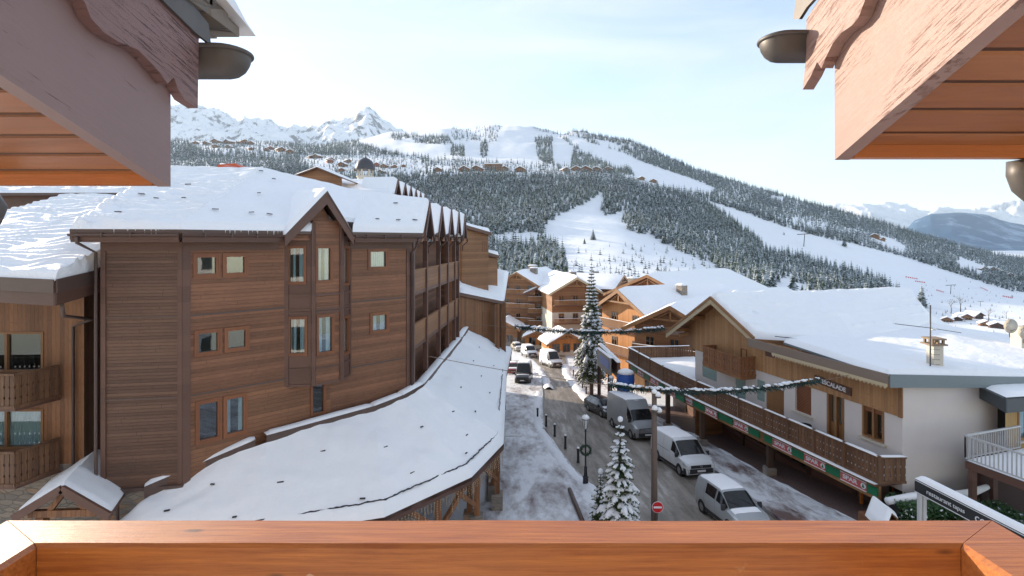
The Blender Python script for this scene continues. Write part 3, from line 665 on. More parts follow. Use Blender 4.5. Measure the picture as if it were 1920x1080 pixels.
def gutter(parent, X0, X1, Y, Z, r):
    """half round gutter running in x, domed end cap at X1"""
    sx = 1 if X1 > X0 else -1; mb = MB(); pr = []; N_ = 14
    sts = [(X0, 1.0), (X1-sx*r*.9, 1.0)]+[(X1-sx*r*.9+sx*r*.9*math.sin(t), math.cos(t)) for t in (.3, .6, .9, 1.15, 1.35, 1.5)]
    for x, k in sts:
        for i in range(N_+1):
            t = math.pi*i/N_; mb.v.append((x, Y+math.cos(t)*r*max(k, .02), Z-math.sin(t)*r*1.05*max(k, .02)))
    for s_ in range(len(sts)-1):
        for i in range(N_): b = s_*(N_+1)+i; mb.f.append([b, b+1, b+N_+2, b+N_+1]); mb.m.append(0)
    o = mb.build('gutter', M['zinc'], parent, smooth=True)
    mb = MB(); rim = [(X0, Y-r, Z)]+[(x, Y-r*1.04*max(k, .02), Z) for x, k in sts[1:]]+[(x, Y+r*1.04*max(k, .02), Z) for x, k in reversed(sts[1:])]+[(X0, Y+r, Z)]
    mb.tube(rim, r*.1, 8); mb.build('rim', M['zinc'], o, smooth=True); return o
gutter(TL, -3, -1.115, 2.26, .80, .10)
gutter(TR, 3, .93, 1.99, .755, .078)
for T, sx, a, Y0, z0, sl_, y_s in ((TL, -1, 1.235, 2.42, .93, .21, 0), (TR, 1, .965, 2.05, .96, .25, 0)):
    mb = MB(); cs = [(sx*a, Y0, z0), (sx*(a+3), Y0, z0), (sx*(a+3), -.5, z0+sl_*(Y0+.5)), (sx*a, -.5, z0+sl_*(Y0+.5))]
    N1 = 26
    for k in range(N1):   # rough stone slates at the roof edge
        rr_ = random.Random(k+int(a*100)); x0 = sx*(a+.12*k-.01*rr_.random()); x1 = sx*(a+.12*k+.115)
        mb.box(min(x0, x1), max(x0, x1), Y0-.5, Y0+rr_.uniform(-.01, .03), z0+.0, z0+.035+rr_.uniform(0, .02))
    for k in range(20):
        rr_ = random.Random(k+99); y0 = Y0-.12*k-.1; zz = z0+sl_*(Y0-y0); mb.box(min(sx*a, sx*(a+.5)), max(sx*a, sx*(a+.5)), y0-.14, y0, zz-.0, zz+.05)
    mb.build('stone_slates', M['stone'], T)
    c = [(sx*(a-.045), Y0+.06, z0+.03), (sx*(a+3), Y0+.08, z0+.02), (sx*(a+3), -.5, z0+.05+sl_*(Y0+.5)), (sx*(a-.0), -.5, z0+.05+sl_*(Y0+.5))]
    patch(c, th=.19, nu=60, nv=60, amp=.06).build('snow_layer', M['snow'], T, smooth=True)
# downpipe necks below both soffits
mb = MB(); mb.tube([(-2.03, 2.02, .20), (-2.005, 2.03, .17), (-1.985, 2.03, .135), (-2.0, 2.03, .10), (-2.06, 2.03, .065), (-2.16, 2.03, .05)], [.03, .045, .05, .05, .045, .04], 12); o = mb.build('gutter_outlet', M['zinc'], TL, smooth=True)
mb = MB(); mb.tube([(1.755, 1.83, .285), (1.76, 1.83, .24), (1.775, 1.83, .20), (1.81, 1.83, .165), (1.87, 1.83, .14)], [.045, .05, .05, .045, .04], 12); o = mb.build('gutter_outlet', M['zinc'], TR, smooth=True)
# ================================================================= the big timber hotel on the left
H = thing('timber_hotel', (-9, 24, -13), 'large dark brown timber clad hotel with snowy roof and bay window, left of the street', 'hotel')
Zt, Z1, Z2, Zb = .06, -2.70, -5.67, -8.86
c0, c1_, c3, c4 = (-14.75, 19.15), (-12.1, 19.6), (-5.0, 26.5), (-4.03, 39.8)
W0 = Wall(c0, c1_); W1 = Wall(c1_, c3); W2 = Wall(c3, c4); WL = Wall((-14.9, 30), c0)
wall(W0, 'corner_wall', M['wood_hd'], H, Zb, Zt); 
prs = [[(366, 479, 409, 517), (421, 478, 462, 515)], [(368, 621, 412, 663), (424, 616, 464, 655)], [(370, 752, 412, 826), (422, 743, 460, 814)]]
sml = [(692, 469, 726, 503), (696, 588, 727, 622)]
wins = [W1.rect(*r) for q in prs for r in q]+[W1.rect(*r) for r in sml]; under = W1.rect(584, 718, 609, 776)
wins = [(a, b, c, d) for a, b, c, d in wins]
up = [h for h in wins if h[2] > Z2]; lo_ = [h for h in wins if h[2] <= Z2]
wall(W1, 'facade_wall', M['wood_h'], H, Z2, Zt, up, .1)
tb = W1.t(600)
wall(W1, 'lower_facade_wall', M['wood_h2'], H, Zb, Z2, lo_+[under] if under[1] < tb+9 else lo_, .1, 0, under[1]+.25)
wall(W1, 'lower_facade_wall', M['wood_h'], H, Zb, Z2, [], .1, under[1]+.25, W1.L)
for i, h in enumerate(wins): window(W1, H, h, 'trim_r', .075, .05, casing=.07, curtain=(0, 0, 0, 0, 0, .2, .9, .3)[i])
window(W1, H, under, 'trim_r', .06, .05, casing=.05)
for Wq, zs in ((W0, (Z1, Z2)), (W1, (Z1, Z2))):
    for z in zs: mb = MB(); Wq.box(mb, 0, Wq.L, z-.035, z+.035, 0, .035); mb.build('floor_trim', M['gutter_br'], H)
for Wq, ts in ((W0, (0.0, W0.L)), (W1, (.0, W1.L-.14))):
    for t in ts:
        mb = MB(); Wq.box(mb, max(0, t-.16), t+.16 if t < .1 else t+.0 if Wq is W0 else t+.13, Zb, Zt, .0, .05); mb.build('corner_post', M['trim'], H)
mb = MB(); W1.box(mb, -.02, .24, Zb, Zt, 0, .052); mb.build('corner_post', M['trim'], H)
mb = MB(); W0.face(mb, 0, W0.L, -13.6, Zb-.05); WL.face(mb, 0, WL.L, -13.6, Zt); mb.build('stone_base', M['stone'], H)
mb = MB(); W0.box(mb, -.1, W0.L+.05, Zb-.12, Zb, -.02, .12); mb.build('drip_board', M['gutter_br'], H)
wall(W1, 'arcade_back_wall', M['stone'], H, -14.2, Zb)
# dark return wall of the hotel towards its neighbour
# bay window
bt0, bt1 = W1.t(536), W1.t(646); bw = .42; zb_, zt_ = -5.98, .95
pa, pd = W1.pt(bt0+.02, 0), W1.pt(W1.t(656), 0); 
B1 = Wall(tuple(pa[:2]), tuple((W1.pt(W1.t(586, .55), 0, .62))[:2])); q = W1.pt(W1.t(640, .62), 0, .62); B2 = Wall(tuple(B1.b[:2]), tuple(q[:2])); B3 = Wall(tuple(q[:2]), tuple(pd[:2]))
for Bq, rects in ((B1, [(540, 463, 572, 531), (541, 596, 574, 665)]), (B2, [(594, 463, 622, 528), (595, 592, 625, 662)]), (B3, None)):
    hs = [Bq.rect(*r) for r in rects] if rects else [(.22, Bq.L-.12, -1.85, -.2), (.22, Bq.L-.12, -4.95, -3.3)]
    mb = MB(); Bq.face(mb, 0, Bq.L, zb_, zt_, hs, .08); mb.build('bay_wall', M['trim'] if Bq is not B2 else M['wood_h'], H)
    for h in hs: window(Bq, H, h, 'trim_r', .06, .05, casing=.05, curtain=.3)
    for z in (Z1-.55+.4, Z2+.6): pass
for Bq in (B1, B2, B3):
    for tt in (0, Bq.L):
        mb = MB(); Bq.box(mb, tt-.09, tt+.09, zb_, zt_-.1, -.02, .05); mb.build('bay_post', M['trim'], H)
    for z in (zb_, Z1-.12, -2.2, -5.3, -2.95): mb = MB(); Bq.box(mb, .09, Bq.L-.09, z-.05, z+.05, 0, .04); mb.build('bay_trim', M['trim'], H)
mb = MB(); mb.prism([B1.pt(0, zb_-.05), B1.pt(B1.L, zb_-.05), B3.pt(0, zb_-.05), B3.pt(B3.L, zb_-.05)], (0, 0, .06)); mb.build('bay_underside', M['trim'], H)
# eaves, fascia, gutter
def eave(Wq, t0, t1, zb2=.0, off=.75, ext0=0, ext1=0):
    a = Wq.pt(t0-ext0, 0, off); b = Wq.pt(t1+ext1, 0, off)
    mb = MB(); Wq.box(mb, t0-ext0, t1+ext1, .02, .12, 0, off); mb.build('eave_soffit', M['trim'], H)
    mb = MB(); Wq.box(mb, t0-ext0, t1+ext1, .10, .46, off-.0, off+.04); mb.build('fascia', M['trim'], H)
    mb = MB(); Wq.box(mb, t0, t1, -.02+Zt-.33, .02, 0, .06); mb.build('frieze_board', M['trim'], H)
    mb = MB(); pr = [(math.cos(math.pi*i/8), math.sin(math.pi*i/8)) for i in range(9)]
    p0, p1 = Wq.pt(t0-ext0, .30, off+.12), Wq.pt(t1+ext1, .30, off+.12)
    for p in (p0, p1):
        for c, s_ in pr: mb.v.append(tuple(p+Wq.n*c*.075+Vector((0, 0, -s_*.085))))
    for i in range(8): mb.f.append([i, i+1, i+10, i+9]); mb.m.append(0)
    gt = mb.build('gutter', M['gutter_br'], H, smooth=True)
    k = int((t1-t0)/.9)
    for i in range(k): p = Wq.pt(t0+.5+i*.9, .30, off+.12); m2 = MB(); m2.obox(p+Vector((0, 0, -.03)), Wq.d*.02, Wq.n*.09, (0, 0, .07)); m2.build('gutter_bracket', M['gutter_br'], gt)
tg0, tg1 = W1.t(536, .75), W1.t(660, .75)
eave(W0, 0, W0.L, ext0=.55, ext1=.18); eave(W1, 0, tg0, ext0=.18); eave(W1, tg1+.15, W1.L, ext1=.1)
# icicles
rr = random.Random(3)
for Wq, t0, t1, n_ in ((W0, .8, W0.L, 16), (W1, 0, tg0, 14), (W1, tg0-.8, tg0, 6)):
    for _ in range(n_):
        t = rr.uniform(t0, t1); p = Wq.pt(t, .50, .80); l = rr.uniform(.06, .22); mb = MB(); mb.tube([p, p+Vector((0, 0, -l*.5)), p+Vector((0, 0, -l))], [.018, .01, .002], 5); mb.build('icicle', M['white_p'], H, smooth=True)
# roof facets with snow
E0 = W0.pt(-.55, .47, .8); E1 = (W0.pt(W0.L, .47, .8)+W1.pt(0, .47, .8))/2; E1 = E1+Vector((.02, -.08, 0)); E2 = W1.pt(tg0+.1, .47, .8); E2b = W1.pt(tg1, .47, .8); E3 = W1.pt(W1.L+.15, .47, .8)
A_ = Vector((-12.6, 27, 3.6)); B1_ = Vector((-17.8, 27, 3.6)); RZ = Vector((-7.4, 26.9, 2.35)); G1 = Vector((-9.2, 28.0, 2.1))
F0 = [E0, E1, A_, B1_]; F1 = [E1, E2b, RZ, A_]; F1full = [E1, E2b, RZ, A_]; us = .715; F1 = [E1, bil(F1full, us, 0), bil(F1full, us, 1), A_]; F1b = [bil(F1full, us, .24), bil(F1full, 1, .24), RZ, bil(F1full, us, 1)]
F2 = [E2b, E3, Vector((-4.35, 28.0, 2.12)), RZ]
for k, (fc, rp_, ed, sdn) in enumerate(((F0, .17, (1, 0, 1, 0), 1), (F1, .0, (0, 0, 1, 0), 2), (F1b, 0, (0, 0, 0, 0), 2), (F2, 0, (0, 1, 1, 0), 3))):
    mb = MB(); slab(mb, fc); mb.build('roof', M['gutter_br'], H)
    snow_on(H, fc, th=.22, nu=60, nv=110 if k == 0 else 50, edges=ed, rip=rp_, seed=sdn, amp=.05, mat='snow_rough' if rp_ else 'snow')
snow_stones(H, F0, [(.3, .12), (.62, .13), (.45, .33), (.7, .34), (.55, .58), (.25, .4)], .26)
snow_stones(H, F1, [(.12, .18), (.42, .17), (.58, .16), (.3, .5), (.9, .4), (.28, .8), (.9, .78), (.05, .9), (.93, .26), (.7, .62)], .26)
snow_stones(H, F2, [(.3, .2), (.6, .2), (.85, .22), (.5, .7)], .26)
# rear slopes of the same roof
BK = [A_, B1_, Vector((-19, 36, 1.6)), Vector((-9.5, 36, 1.6))]
mb = MB(); slab(mb, [A_, RZ, Vector((-8, 36, 1.2)), Vector((-9.5, 36, 1.6))]); slab(mb, [B1_, A_, Vector((-9.5, 36, 1.6)), Vector((-19, 36, 1.6))]); mb.build('roof', M['gutter_br'], H)
mb = MB(); slab(mb, [E0, B1_, Vector((-22, 34, 0.6)), Vector((-15.6, 27, .2))]); mb.build('roof', M['gutter_br'], H)
# bay dormer gable
ap = W1.pt(W1.t(612, .95), 1.98, .95); apf = Vector((ap.x, ap.y, 1.98))
tl, tr = W1.t(533, .95), W1.t(662, .95); fl = W1.pt(tl, .12, .95); frt = W1.pt(tr, .18, .95); bk = -W1.n*3.3
ml = lambda p, h: p+Vector((0, 0, h))
for k, (e, a) in enumerate(((fl, apf), (frt, apf))):
    mb = MB(); mb.prism([ml(e, -.28), ml(a, -.36), ml(a, .10), ml(e, .10)], W1.n*.07); mb.build('verge_board', M['trim'], H)
    cs = [e+W1.n*.1, a+W1.n*.1, a+bk, e+bk]; mb = MB(); slab(mb, [ml(x, .2) for x in cs], .09); mb.build('dormer_roof', M['gutter_br'], H)
    snow_on(H, [ml(x, .2) for x in cs], th=.2, nu=16, nv=16, edges=(1, 0, 1, 0), amp=.04)
gm = MB(); pc = (B2.a+B2.b)/2
gm.prism([W1.pt(tl+.35, .1, .55), W1.pt(tr-.35, .1, .55), W1.pt((tl+tr)/2+.05, 1.95, .55)], -W1.n*.08); gm.build('gable_wall', M['wood_h'], H)
# balcony side with cross gables
posts = [0.12, 3.0, 6.4, 9.1, 11.7, 13.2]
mb = MB(); W2.face(mb, 0, W2.L, -9.8, Zt); 
for q_ in range(len(mb.v)): x, y, z = mb.v[q_]; mb.v[q_] = (x-1.35, y+.1, z)
mb.build('recessed_wall', M['wood_h'], H)
mb = MB(); mb.box(-6.9, -6.4, 26.3, 41, -17, -8.5); mb.build('stone_base', M['stone'], H)  # arcade back wall added to keep sun off the pavement
mb = MB(); W1.box(mb, W1.L-1.4, W1.L-.02, Zb, Zt, -.12, -.02)
mb.box(-5.5, -4.95, 39.6, 39.9, -9.8, 1.0); mb.build('side_wall', M['wood_h'], H)
for t in posts: mb = MB(); W2.box(mb, t-.13, t+.13, -9.6, .3, -.12, .12); mb.build('gallery_post', M['trim'], H)
for k in range(len(posts)-1):
    t0, t1 = posts[k]+.14, posts[k+1]-.14
    for zr in (-1.38, -4.12, ):
        mb = MB(); W2.box(mb, t0, t1, zr-1.12, zr-.06, -.03, .03); pn = mb.build('gallery_balustrade', M['trim_b'] if 'trim_b' in M else M['chalet'], H)
        mb = MB(); W2.box(mb, t0, t1, zr-.06, zr+.02, -.08, .08); mb.build('top_rail', M['chalet'], pn)
        mb = MB(); W2.box(mb, t0, t1, zr-1.3, zr-1.12, -1.4, .05); mb.build('gallery_floor', M['trim'], H)
    mb = MB(); W2.box(mb, t0, t1, -9.3, -7.15, -.06, -.02); mb.build('ground_panel', M['wood_h'], H)
for k, Y in enumerate([28.0, 31.2, 34.2, 37.0, 39.6]):
    X = -4.35+.0723*(Y-28); a = Vector((X, Y, 2.1)); hw = 1.52
    for sgn in (-1, 1):
        e = Vector((X-.0*sgn, Y+sgn*hw, .42)); bx = Vector((-5.2, 0, 0))
        if not (k == 0 and sgn == -1):
            cs = [e, a, a+bx, e+bx]; cs = cs if sgn > 0 else [a, e, e+bx, a+bx]; mb = MB(); slab(mb, cs, .1); mb.build('gable_roof', M['gutter_br'], H)
            snow_on(H, cs, th=.2, nu=10, nv=18, edges=(0, 1, 1, 0) if sgn < 0 else (1, 0, 1, 0), amp=.03)
        mb = MB(); mb.prism([ml(e, -.32), ml(a, -.36), ml(a, .06), ml(e, .06)], (.07, 0, 0)); mb.build('verge_board', M['trim'], H)
    mb = MB(); mb.prism([(X-.35, Y-hw, .1), (X-.35, Y+hw, .1), (X-.35, Y, 1.9)], (-.08, 0, 0)); mb.build('gable_wall', M['wood_h'], H)
    mb = MB(); mb.tube([(X+.1, Y+hw, .3), (X+.1, Y+hw, .1), (X-.3, Y+hw+.1, -.25), (X-.3, Y+hw+.1, -.6)], .05, 8); mb.build('downpipe', M['gutter_br'], H, smooth=True)
# corner downpipes
p = W1.pt(W1.L-.12, .3, .8); q = W1.pt(W1.L-.05, -.5, .12)
mb = MB(); mb.tube([p, p+Vector((0, 0, -.35)), q, q+Vector((0, 0, -7.5))], .05, 8); mb.build('downpipe', M['gutter_br'], H, smooth=True)
p = W0.pt(-.3, .25, .85); q = W0.pt(-.12, -.35, .1)
mb = MB(); mb.tube([p, p+Vector((0, 0, -.25)), q, Vector((q.x, q.y, -8.6)), Vector((q.x+.05, q.y, -8.75)), Vector((q.x+.75, q.y-.1, -8.85)), Vector((q.x+.85, q.y-.1, -9.0)), Vector((q.x+.85, q.y-.1, -12.4))], .055, 8); mb.build('downpipe', M['gutter_br'], H, smooth=True)
# ---- covered arcade roof below
A = thing('arcade_canopy', (-4, 23, -13.2), 'long curved snow covered arcade roof wrapping the foot of the dark timber hotel', 'canopy roof')
Up = [(-13.2, 19.15, -9.35), (-9.75, 21.2, -8.15), (-6.25, 24.2, -7.9), (-5.2, 25.4, -7.75), (-4.45, 26.9, -7.6), (-3.75, 39.8, -7.55), (-3.6, 47, -7.55)]
Lo = [(-13.9, 17.0, -10.1), (-9.0, 18.4, -10.2), (-4.75, 19.8, -10.2), (-1.75, 23.2, -10.2), (-.42, 27.2, -10.25), (-.42, 41.6, -10.25), (0, 52, -10.4)]
seg = 0
for k in range(len(Up)-1):
    cs = [Lo[k], Lo[k+1], Up[k+1], Up[k]]; mb = MB(); slab(mb, cs, .16); mb.build('roof_deck', M['trim'], A)
    snow_on(A, cs, th=.26, nu=24 if k < 5 else 20, nv=26, edges=(1 if k == 0 else 0, 1 if k == 5 else 0, 1, 0), amp=.10, seed=1)
    n_ = [4, 3, 4, 3, 6, 3][k]; r_ = random.Random(k+1)
    snow_stones(A, cs, [((i+.5)/n_, [.2, .36, .6][(i+k) % 3]+r_.uniform(-.09, .09)) for i in range(n_)], .28)
for nm, z0_, z1_, th_, mt, off in (('parapet', -.15, .42, .16, 'gutter_br', 0), ):
    for k in range(len(Up)-1):
        a, b = Vector(Up[k]), Vector(Up[k+1])
        if k == 0: a = a+Vector((0, 0, .1)); b = b+Vector((-.35, -.2, -.1)); 
        mb = MB(); n_ = (b-a).cross(Vector((0, 0, 1))).normalized()
        mb.prism([a+Vector((0, 0, -.2)), b+Vector((0, 0, -.2)), b+Vector((0, 0, .50)), a+Vector((0, 0, .50))], -n_*.1); mb.build('parapet', M['gutter_br'], A)
        c = [a+Vector((0, 0, .5))+n_*.03, b+Vector((0, 0, .5))+n_*.03, b+Vector((0, 0, .5))-n_*.45, a+Vector((0, 0, .5))-n_*.45]
        snow_on(A, c, th=.1, nu=20, nv=5, amp=.02)
# eave fascia, snow crack, posts, braces, fairy lights
for k in range(len(Lo)-1):
    a, b = Vector(Lo[k]), Vector(Lo[k+1]); mb = MB(); mb.prism([a+Vector((0, 0, -.3)), b+Vector((0, 0, -.3)), b, a], ((a-b).cross(Vector((0, 0, 1)))).normalized()*.05); mb.build('eave_beam', M['trim'], A)
crack = [];
for k in (1, 2, 3, 4):
    for i in range(40):
        u = i/40; p = bil([Lo[k], Lo[k+1], Up[k+1], Up[k]], u, .085+.010*mnoise.noise(Vector((i*.45+k*9, 0, 0)))+.008*mnoise.noise(Vector((i*.12, k, 4)))); crack.append(p+Vector((0, 0, .275)))
    if k == 4: break
mb = MB(); mb.tube(crack, [.026+.030*abs(mnoise.noise(Vector((i*.5, 2, 0)))) for i in range(len(crack))], 5); mb.build('eave_snow_crack', M['dark_metal'], A)  # dark tube added to draw the crack in the eave snow
for k, (x, y) in enumerate([(-3.1, 22.4), (-1.6, 24.3), (-1.95, 24.6), (-.75, 27.0), (-1.0, 28.2), (-1.0, 32.5), (-1.0, 37), (-5.2, 20.6), (-1.0, 41.5)]):
    gz = g(y); mb = MB(); mb.box(x-.13, x+.13, y-.13, y+.13, gz, -10.4); pst = mb.build('timber_post', M['wood_v'], A)
    mb = MB(); mb.box(x-.28, x+.28, y-.28, y+.28, gz-.1, gz+.95); mb.build('stone_plinth', M['stone'], A)
for a, b in (((-3.1, 22.4, -12.0), (-4.2, 21.0, -10.5)), ((-3.1, 22.4, -12.2), (-2.0, 23.7, -10.6)), ((-1.6, 24.3, -12.0), (-2.6, 23.0, -10.6)), ((-.75, 27, -12), (-1.5, 25.4, -10.6)), ((-3.1, 22.4, -12.4), (-5.2, 21.0, -12.9))):
    mb = MB(); mb.beam(a, b, .16, .2); mb.build('brace', M['wood_v'], A)
mb = MB(); mb.beam((-5.2, 20.6, -10.6), (-3.1, 22.4, -10.6), .2, .25); mb.beam((-3.1, 22.4, -10.6), (-.75, 27, -10.6), .2, .25); mb.beam((-.75, 27, -10.6), (-1, 41, -10.6), .2, .25); mb.build('tie_beam', M['wood_v'], A)
FL = thing('string_lights', (-2.5, 22.4, -10.5), 'unlit icicle fairy lights hanging under the curved arcade eave', 'fairy lights')
mb = MB(); mb.mi = 0; rr = random.Random(4)
M['bulb'] = m_plain('warm_clear_bulb', (.55, .40, .25), .3); M['wire'] = m_plain('pale_wire', (.20, .15, .11), .6)
for k in (2, 3):
    a, b = Vector(Lo[k]), Vector(Lo[k+1]); nn = int((b-a).length/.16)
    for i in range(nn):
        p = a.lerp(b, i/nn)+Vector((0, 0, -.3)); l = rr.choice([.25, .4, .6, .85]); mb.mi = 0; mb.tube([p, p+Vector((rr.uniform(-.03, .03), 0, -l/2)), p+Vector((rr.uniform(-.04, .04), 0, -l))], .006, 3)
        mb.mi = 1
        for q_ in range(int(l/.1)): c = p+Vector((rr.uniform(-.02, .02), 0, -.1*q_-.05)); mb.obox(c, (.014, 0, 0), (0, .014, 0), (0, 0, .022))
mb.build('light_strands', [M['wire'], M['bulb']], FL)
# ================================================================= timber house at the far left
T2 = thing('timber_guesthouse', (-18, 20.5, -13), 'brown vertical-boarded house with carved balconies at the left edge', 'house')
WA = Wall((-24, 20.4), (-16.45, 20.5)); WB = Wall((-16.45, 20.5), (-16.6, 27))
r1 = WA.rect(-60, 622, 82, 698); r2 = WA.rect(-60, 767, 82, 842)
wall(WA, 'front_wall', M['wood_v'], T2, -8.5, -1.0, [r1, r2], .12); wall(WA, 'ground_floor_wall', M['stone'], T2, -13.2, -8.5)
mb = MB(); mb.add([(-16.45, 20.5, -13.2), (-16.1, 28, -13.2), (-16.1, 28, .5), (-16.45, 20.5, -1)], [(0, 1, 2, 3)]); mb.build('side_wall', M['wood_vd'], T2)  # wall in shadow, its shade painted by the darker boards
window(WA, T2, r1, 'honey_d', .09, .06, mull=1, curtain=0); window(WA, T2, r2, 'honey_d', .09, .06, mull=1, curtain=.9)
M['carved'] = M['rail_wood']
def carved_rail(parent, a, b, zf, h, mat='rail_wood', pitch=.19, cut=True, name='carved_railing', snow=True, thick=.03):
    """balustrade of sawn boards with pierced diamonds between a and b (2D), floor zf"""
    a = Vector((a[0], a[1], 0)); b = Vector((b[0], b[1], 0)); L_ = (b-a).length; d = (b-a)/L_; n_ = Vector((d.y, -d.x, 0)); nb = max(1, round(L_/pitch)); p_ = L_/nb; mb = MB()
    prof = [(0, .44), (.22, .44), (.27, .30), (.33, .44), (.52, .46), (.58, .44), (.64, .27), (.70, .44), (.9, .44), (1, .44)] if cut else [(0, .46), (1, .46)]
    for i in range(nb):
        c = a+d*((i+.5)*p_); L1 = [c+d*(-w_*p_)+Vector((0, 0, zf+.08+(h-.18)*v)) for v, w_ in prof]; R1 = [c+d*(w_*p_)+Vector((0, 0, zf+.08+(h-.18)*v)) for v, w_ in prof]; k = len(prof)
        vs = [x+n_*thick/2 for x in L1+R1]+[x-n_*thick/2 for x in L1+R1]; fs = []
        for j in range(k-1): fs += [(j, j+1, k+j+1, k+j), (2*k+j, 3*k+j, 3*k+j+1, 2*k+j+1), (j, 2*k+j, 2*k+j+1, j+1), (k+j, k+j+1, 3*k+j+1, 3*k+j)]
        mb.add(vs, fs)
    o = mb.build(name, M[mat], parent)
    mb = MB(); mb.beam(a+Vector((0, 0, zf+h-.04)), b+Vector((0, 0, zf+h-.04)), .12, .08); mb.build('handrail', M[mat], o); mb = MB(); mb.beam(a+Vector((0, 0, zf+.05)), b+Vector((0, 0, zf+.05)), .09, .1); mb.build('bottom_rail', M[mat], o)
    if snow: mb = patch([a-n_*.09+Vector((0, 0, zf+h)), b-n_*.09+Vector((0, 0, zf+h)), b+n_*.09+Vector((0, 0, zf+h)), a+n_*.09+Vector((0, 0, zf+h))], th=.07, nu=max(6, int(L_*4)), nv=4, amp=.015); mb.build('snow_cap', M['snow'], o, smooth=True)
    return o
for zt2 in (-4.65, -7.42):
    carved_rail(T2, (-24, 19.0), (-17.65, 18.95), zt2-1.25, 1.25, snow=False); carved_rail(T2, (-17.65, 18.95), (-17.25, 20.35), zt2-1.25, 1.25, snow=False)
    mb = MB(); mb.prism([(-24, 19.0, zt2-1.35), (-17.65, 18.95, zt2-1.35), (-17.25, 20.4, zt2-1.35), (-24, 20.4, zt2-1.35)], (0, 0, .12)); mb.build('balcony_floor', M['trim'], T2)
Ea = Vector((-14.95, 17.45, -1.25)); Eb = Vector((-25.5, 19.6, -1.0)); Ec = Vector((-15.6, 22.5, -.75)); top = Vector((-24.5, 29, 2.35)); top2 = Vector((-17.0, 29, 2.35)); tr3 = Vector((-30, 29, 2.35))
f1 = [Eb, Ea, top2, top]; f2 = [Ea, Ec, Vector((-15.4, 29, 1.6)), top2]
for k, (fc, dr) in enumerate(((f1, 1), (f2, 0))):
    mb = MB(); slab(mb, fc, .12); mb.build('roof', M['gutter_br'], T2); snow_on(T2, fc, th=.26, nu=70, nv=130, edges=(0, 0, 1, 0), amp=.04, rip=.13, seed=7+k, mat='snow_rough', ripdir=1)
for a, b in ((Eb, Ea), (Ea, Ec)):
    mb = MB(); n_ = (b-a).cross(Vector((0, 0, 1))).normalized()*.06; mb.prism([a+Vector((0, 0, -.02)), b+Vector((0, 0, -.02)), b+Vector((0, 0, -.82)), a+Vector((0, 0, -.82))], -n_); mb.build('fascia', M['trim'], T2)
    mb = MB(); mb.prism([a+Vector((0, 0, .05))+n_*.5, b+Vector((0, 0, .05))+n_*.5, b+Vector((0, 0, -.4))+n_*.5, a+Vector((0, 0, -.4))+n_*.5], n_*.6); mb.build('upper_fascia', M['gutter_br'], T2)
mb = MB(); mb.tube([(-15.2, 18.0, -2.05), (-15.3, 18.2, -2.5), (-15.9, 20.2, -2.9), (-16.75, 20.35, -3.2), (-16.75, 20.35, -9.0), (-17.4, 20.2, -9.2)], .06, 8); mb.build('downpipe', M['gutter_br'], T2, smooth=True)
# upper roof tier behind
T3 = thing('snowy_roof_tier', (-22, 31, -12), 'rear house whose snowy rippled roof shows above a brown wall band, upper left', 'house')
mb = MB(); mb.box(-32, -18.6, 30.0, 37, -3, 2.75); mb.build('wall_band', M['trim'], T3)
fc = [(-32, 29.4, 2.75), (-18.2, 29.4, 2.75), (-17.5, 38.5, 4.35), (-32, 38.5, 4.35)]; mb = MB(); slab(mb, fc, .15); mb.build('roof', M['gutter_br'], T3); snow_on(T3, fc, th=.2, nu=90, nv=50, rip=.16, mat='snow_rough', amp=.05)
# porch roof between the two houses
Pp = thing('entrance_porch', (-15.6, 17.7, -13), 'small gabled timber porch with snowy roof between the two brown houses', 'porch')
ap = P(118, 910, 17.4); l = P(28, 966, 17.4); r = P(207, 962, 17.4); bk = Vector((-2.2, 4.6, -.5))
for e, a in ((l, ap), (r, ap)):
    cs = [e, a, a+bk, e+bk]; cs = cs if e is l else [a, e, e+bk, a+bk]; mb = MB(); slab(mb, cs, .14); mb.build('roof', M['trim'], Pp)
    snow_on(Pp, cs, th=.14, nu=16, nv=24, edges=(1, 0, 1, 1) if e is l else (0, 1, 1, 1), amp=.06)
    mb = MB(); mb.beam(e+Vector((0, -.05, -.08)), a+Vector((0, -.05, -.1)), .1, .26); mb.build('verge_board', M['trim'], Pp)
for px in (78, 200): p = P(px, 1000, 17.7); mb = MB(); mb.box(p.x-.13, p.x+.13, 17.6, 17.86, -13.2, -9.3+.2); mb.build('post', M['wood_v'], Pp)
mb = MB(); mb.beam(l+Vector((.3, .2, -.05)), r+Vector((-.3, .2, -.05)), .16, .22); mb.beam(l+Vector((.9, .2, -.05)), ap+Vector((0, .2, -.15)), .12, .16); mb.beam(r+Vector((-.9, .2, -.05)), ap+Vector((0, .2, -.15)), .12, .16); mb.build('truss', M['wood_v'], Pp)
mb = MB(); mb.box(-15.6, -14.6, 19.0, 19.3, -13.2, -9.6); mb.box(-16.5, -13.4, 21.5, 21.7, -13.2, -9.0); mb.build('porch_wall', M['stone'], Pp)
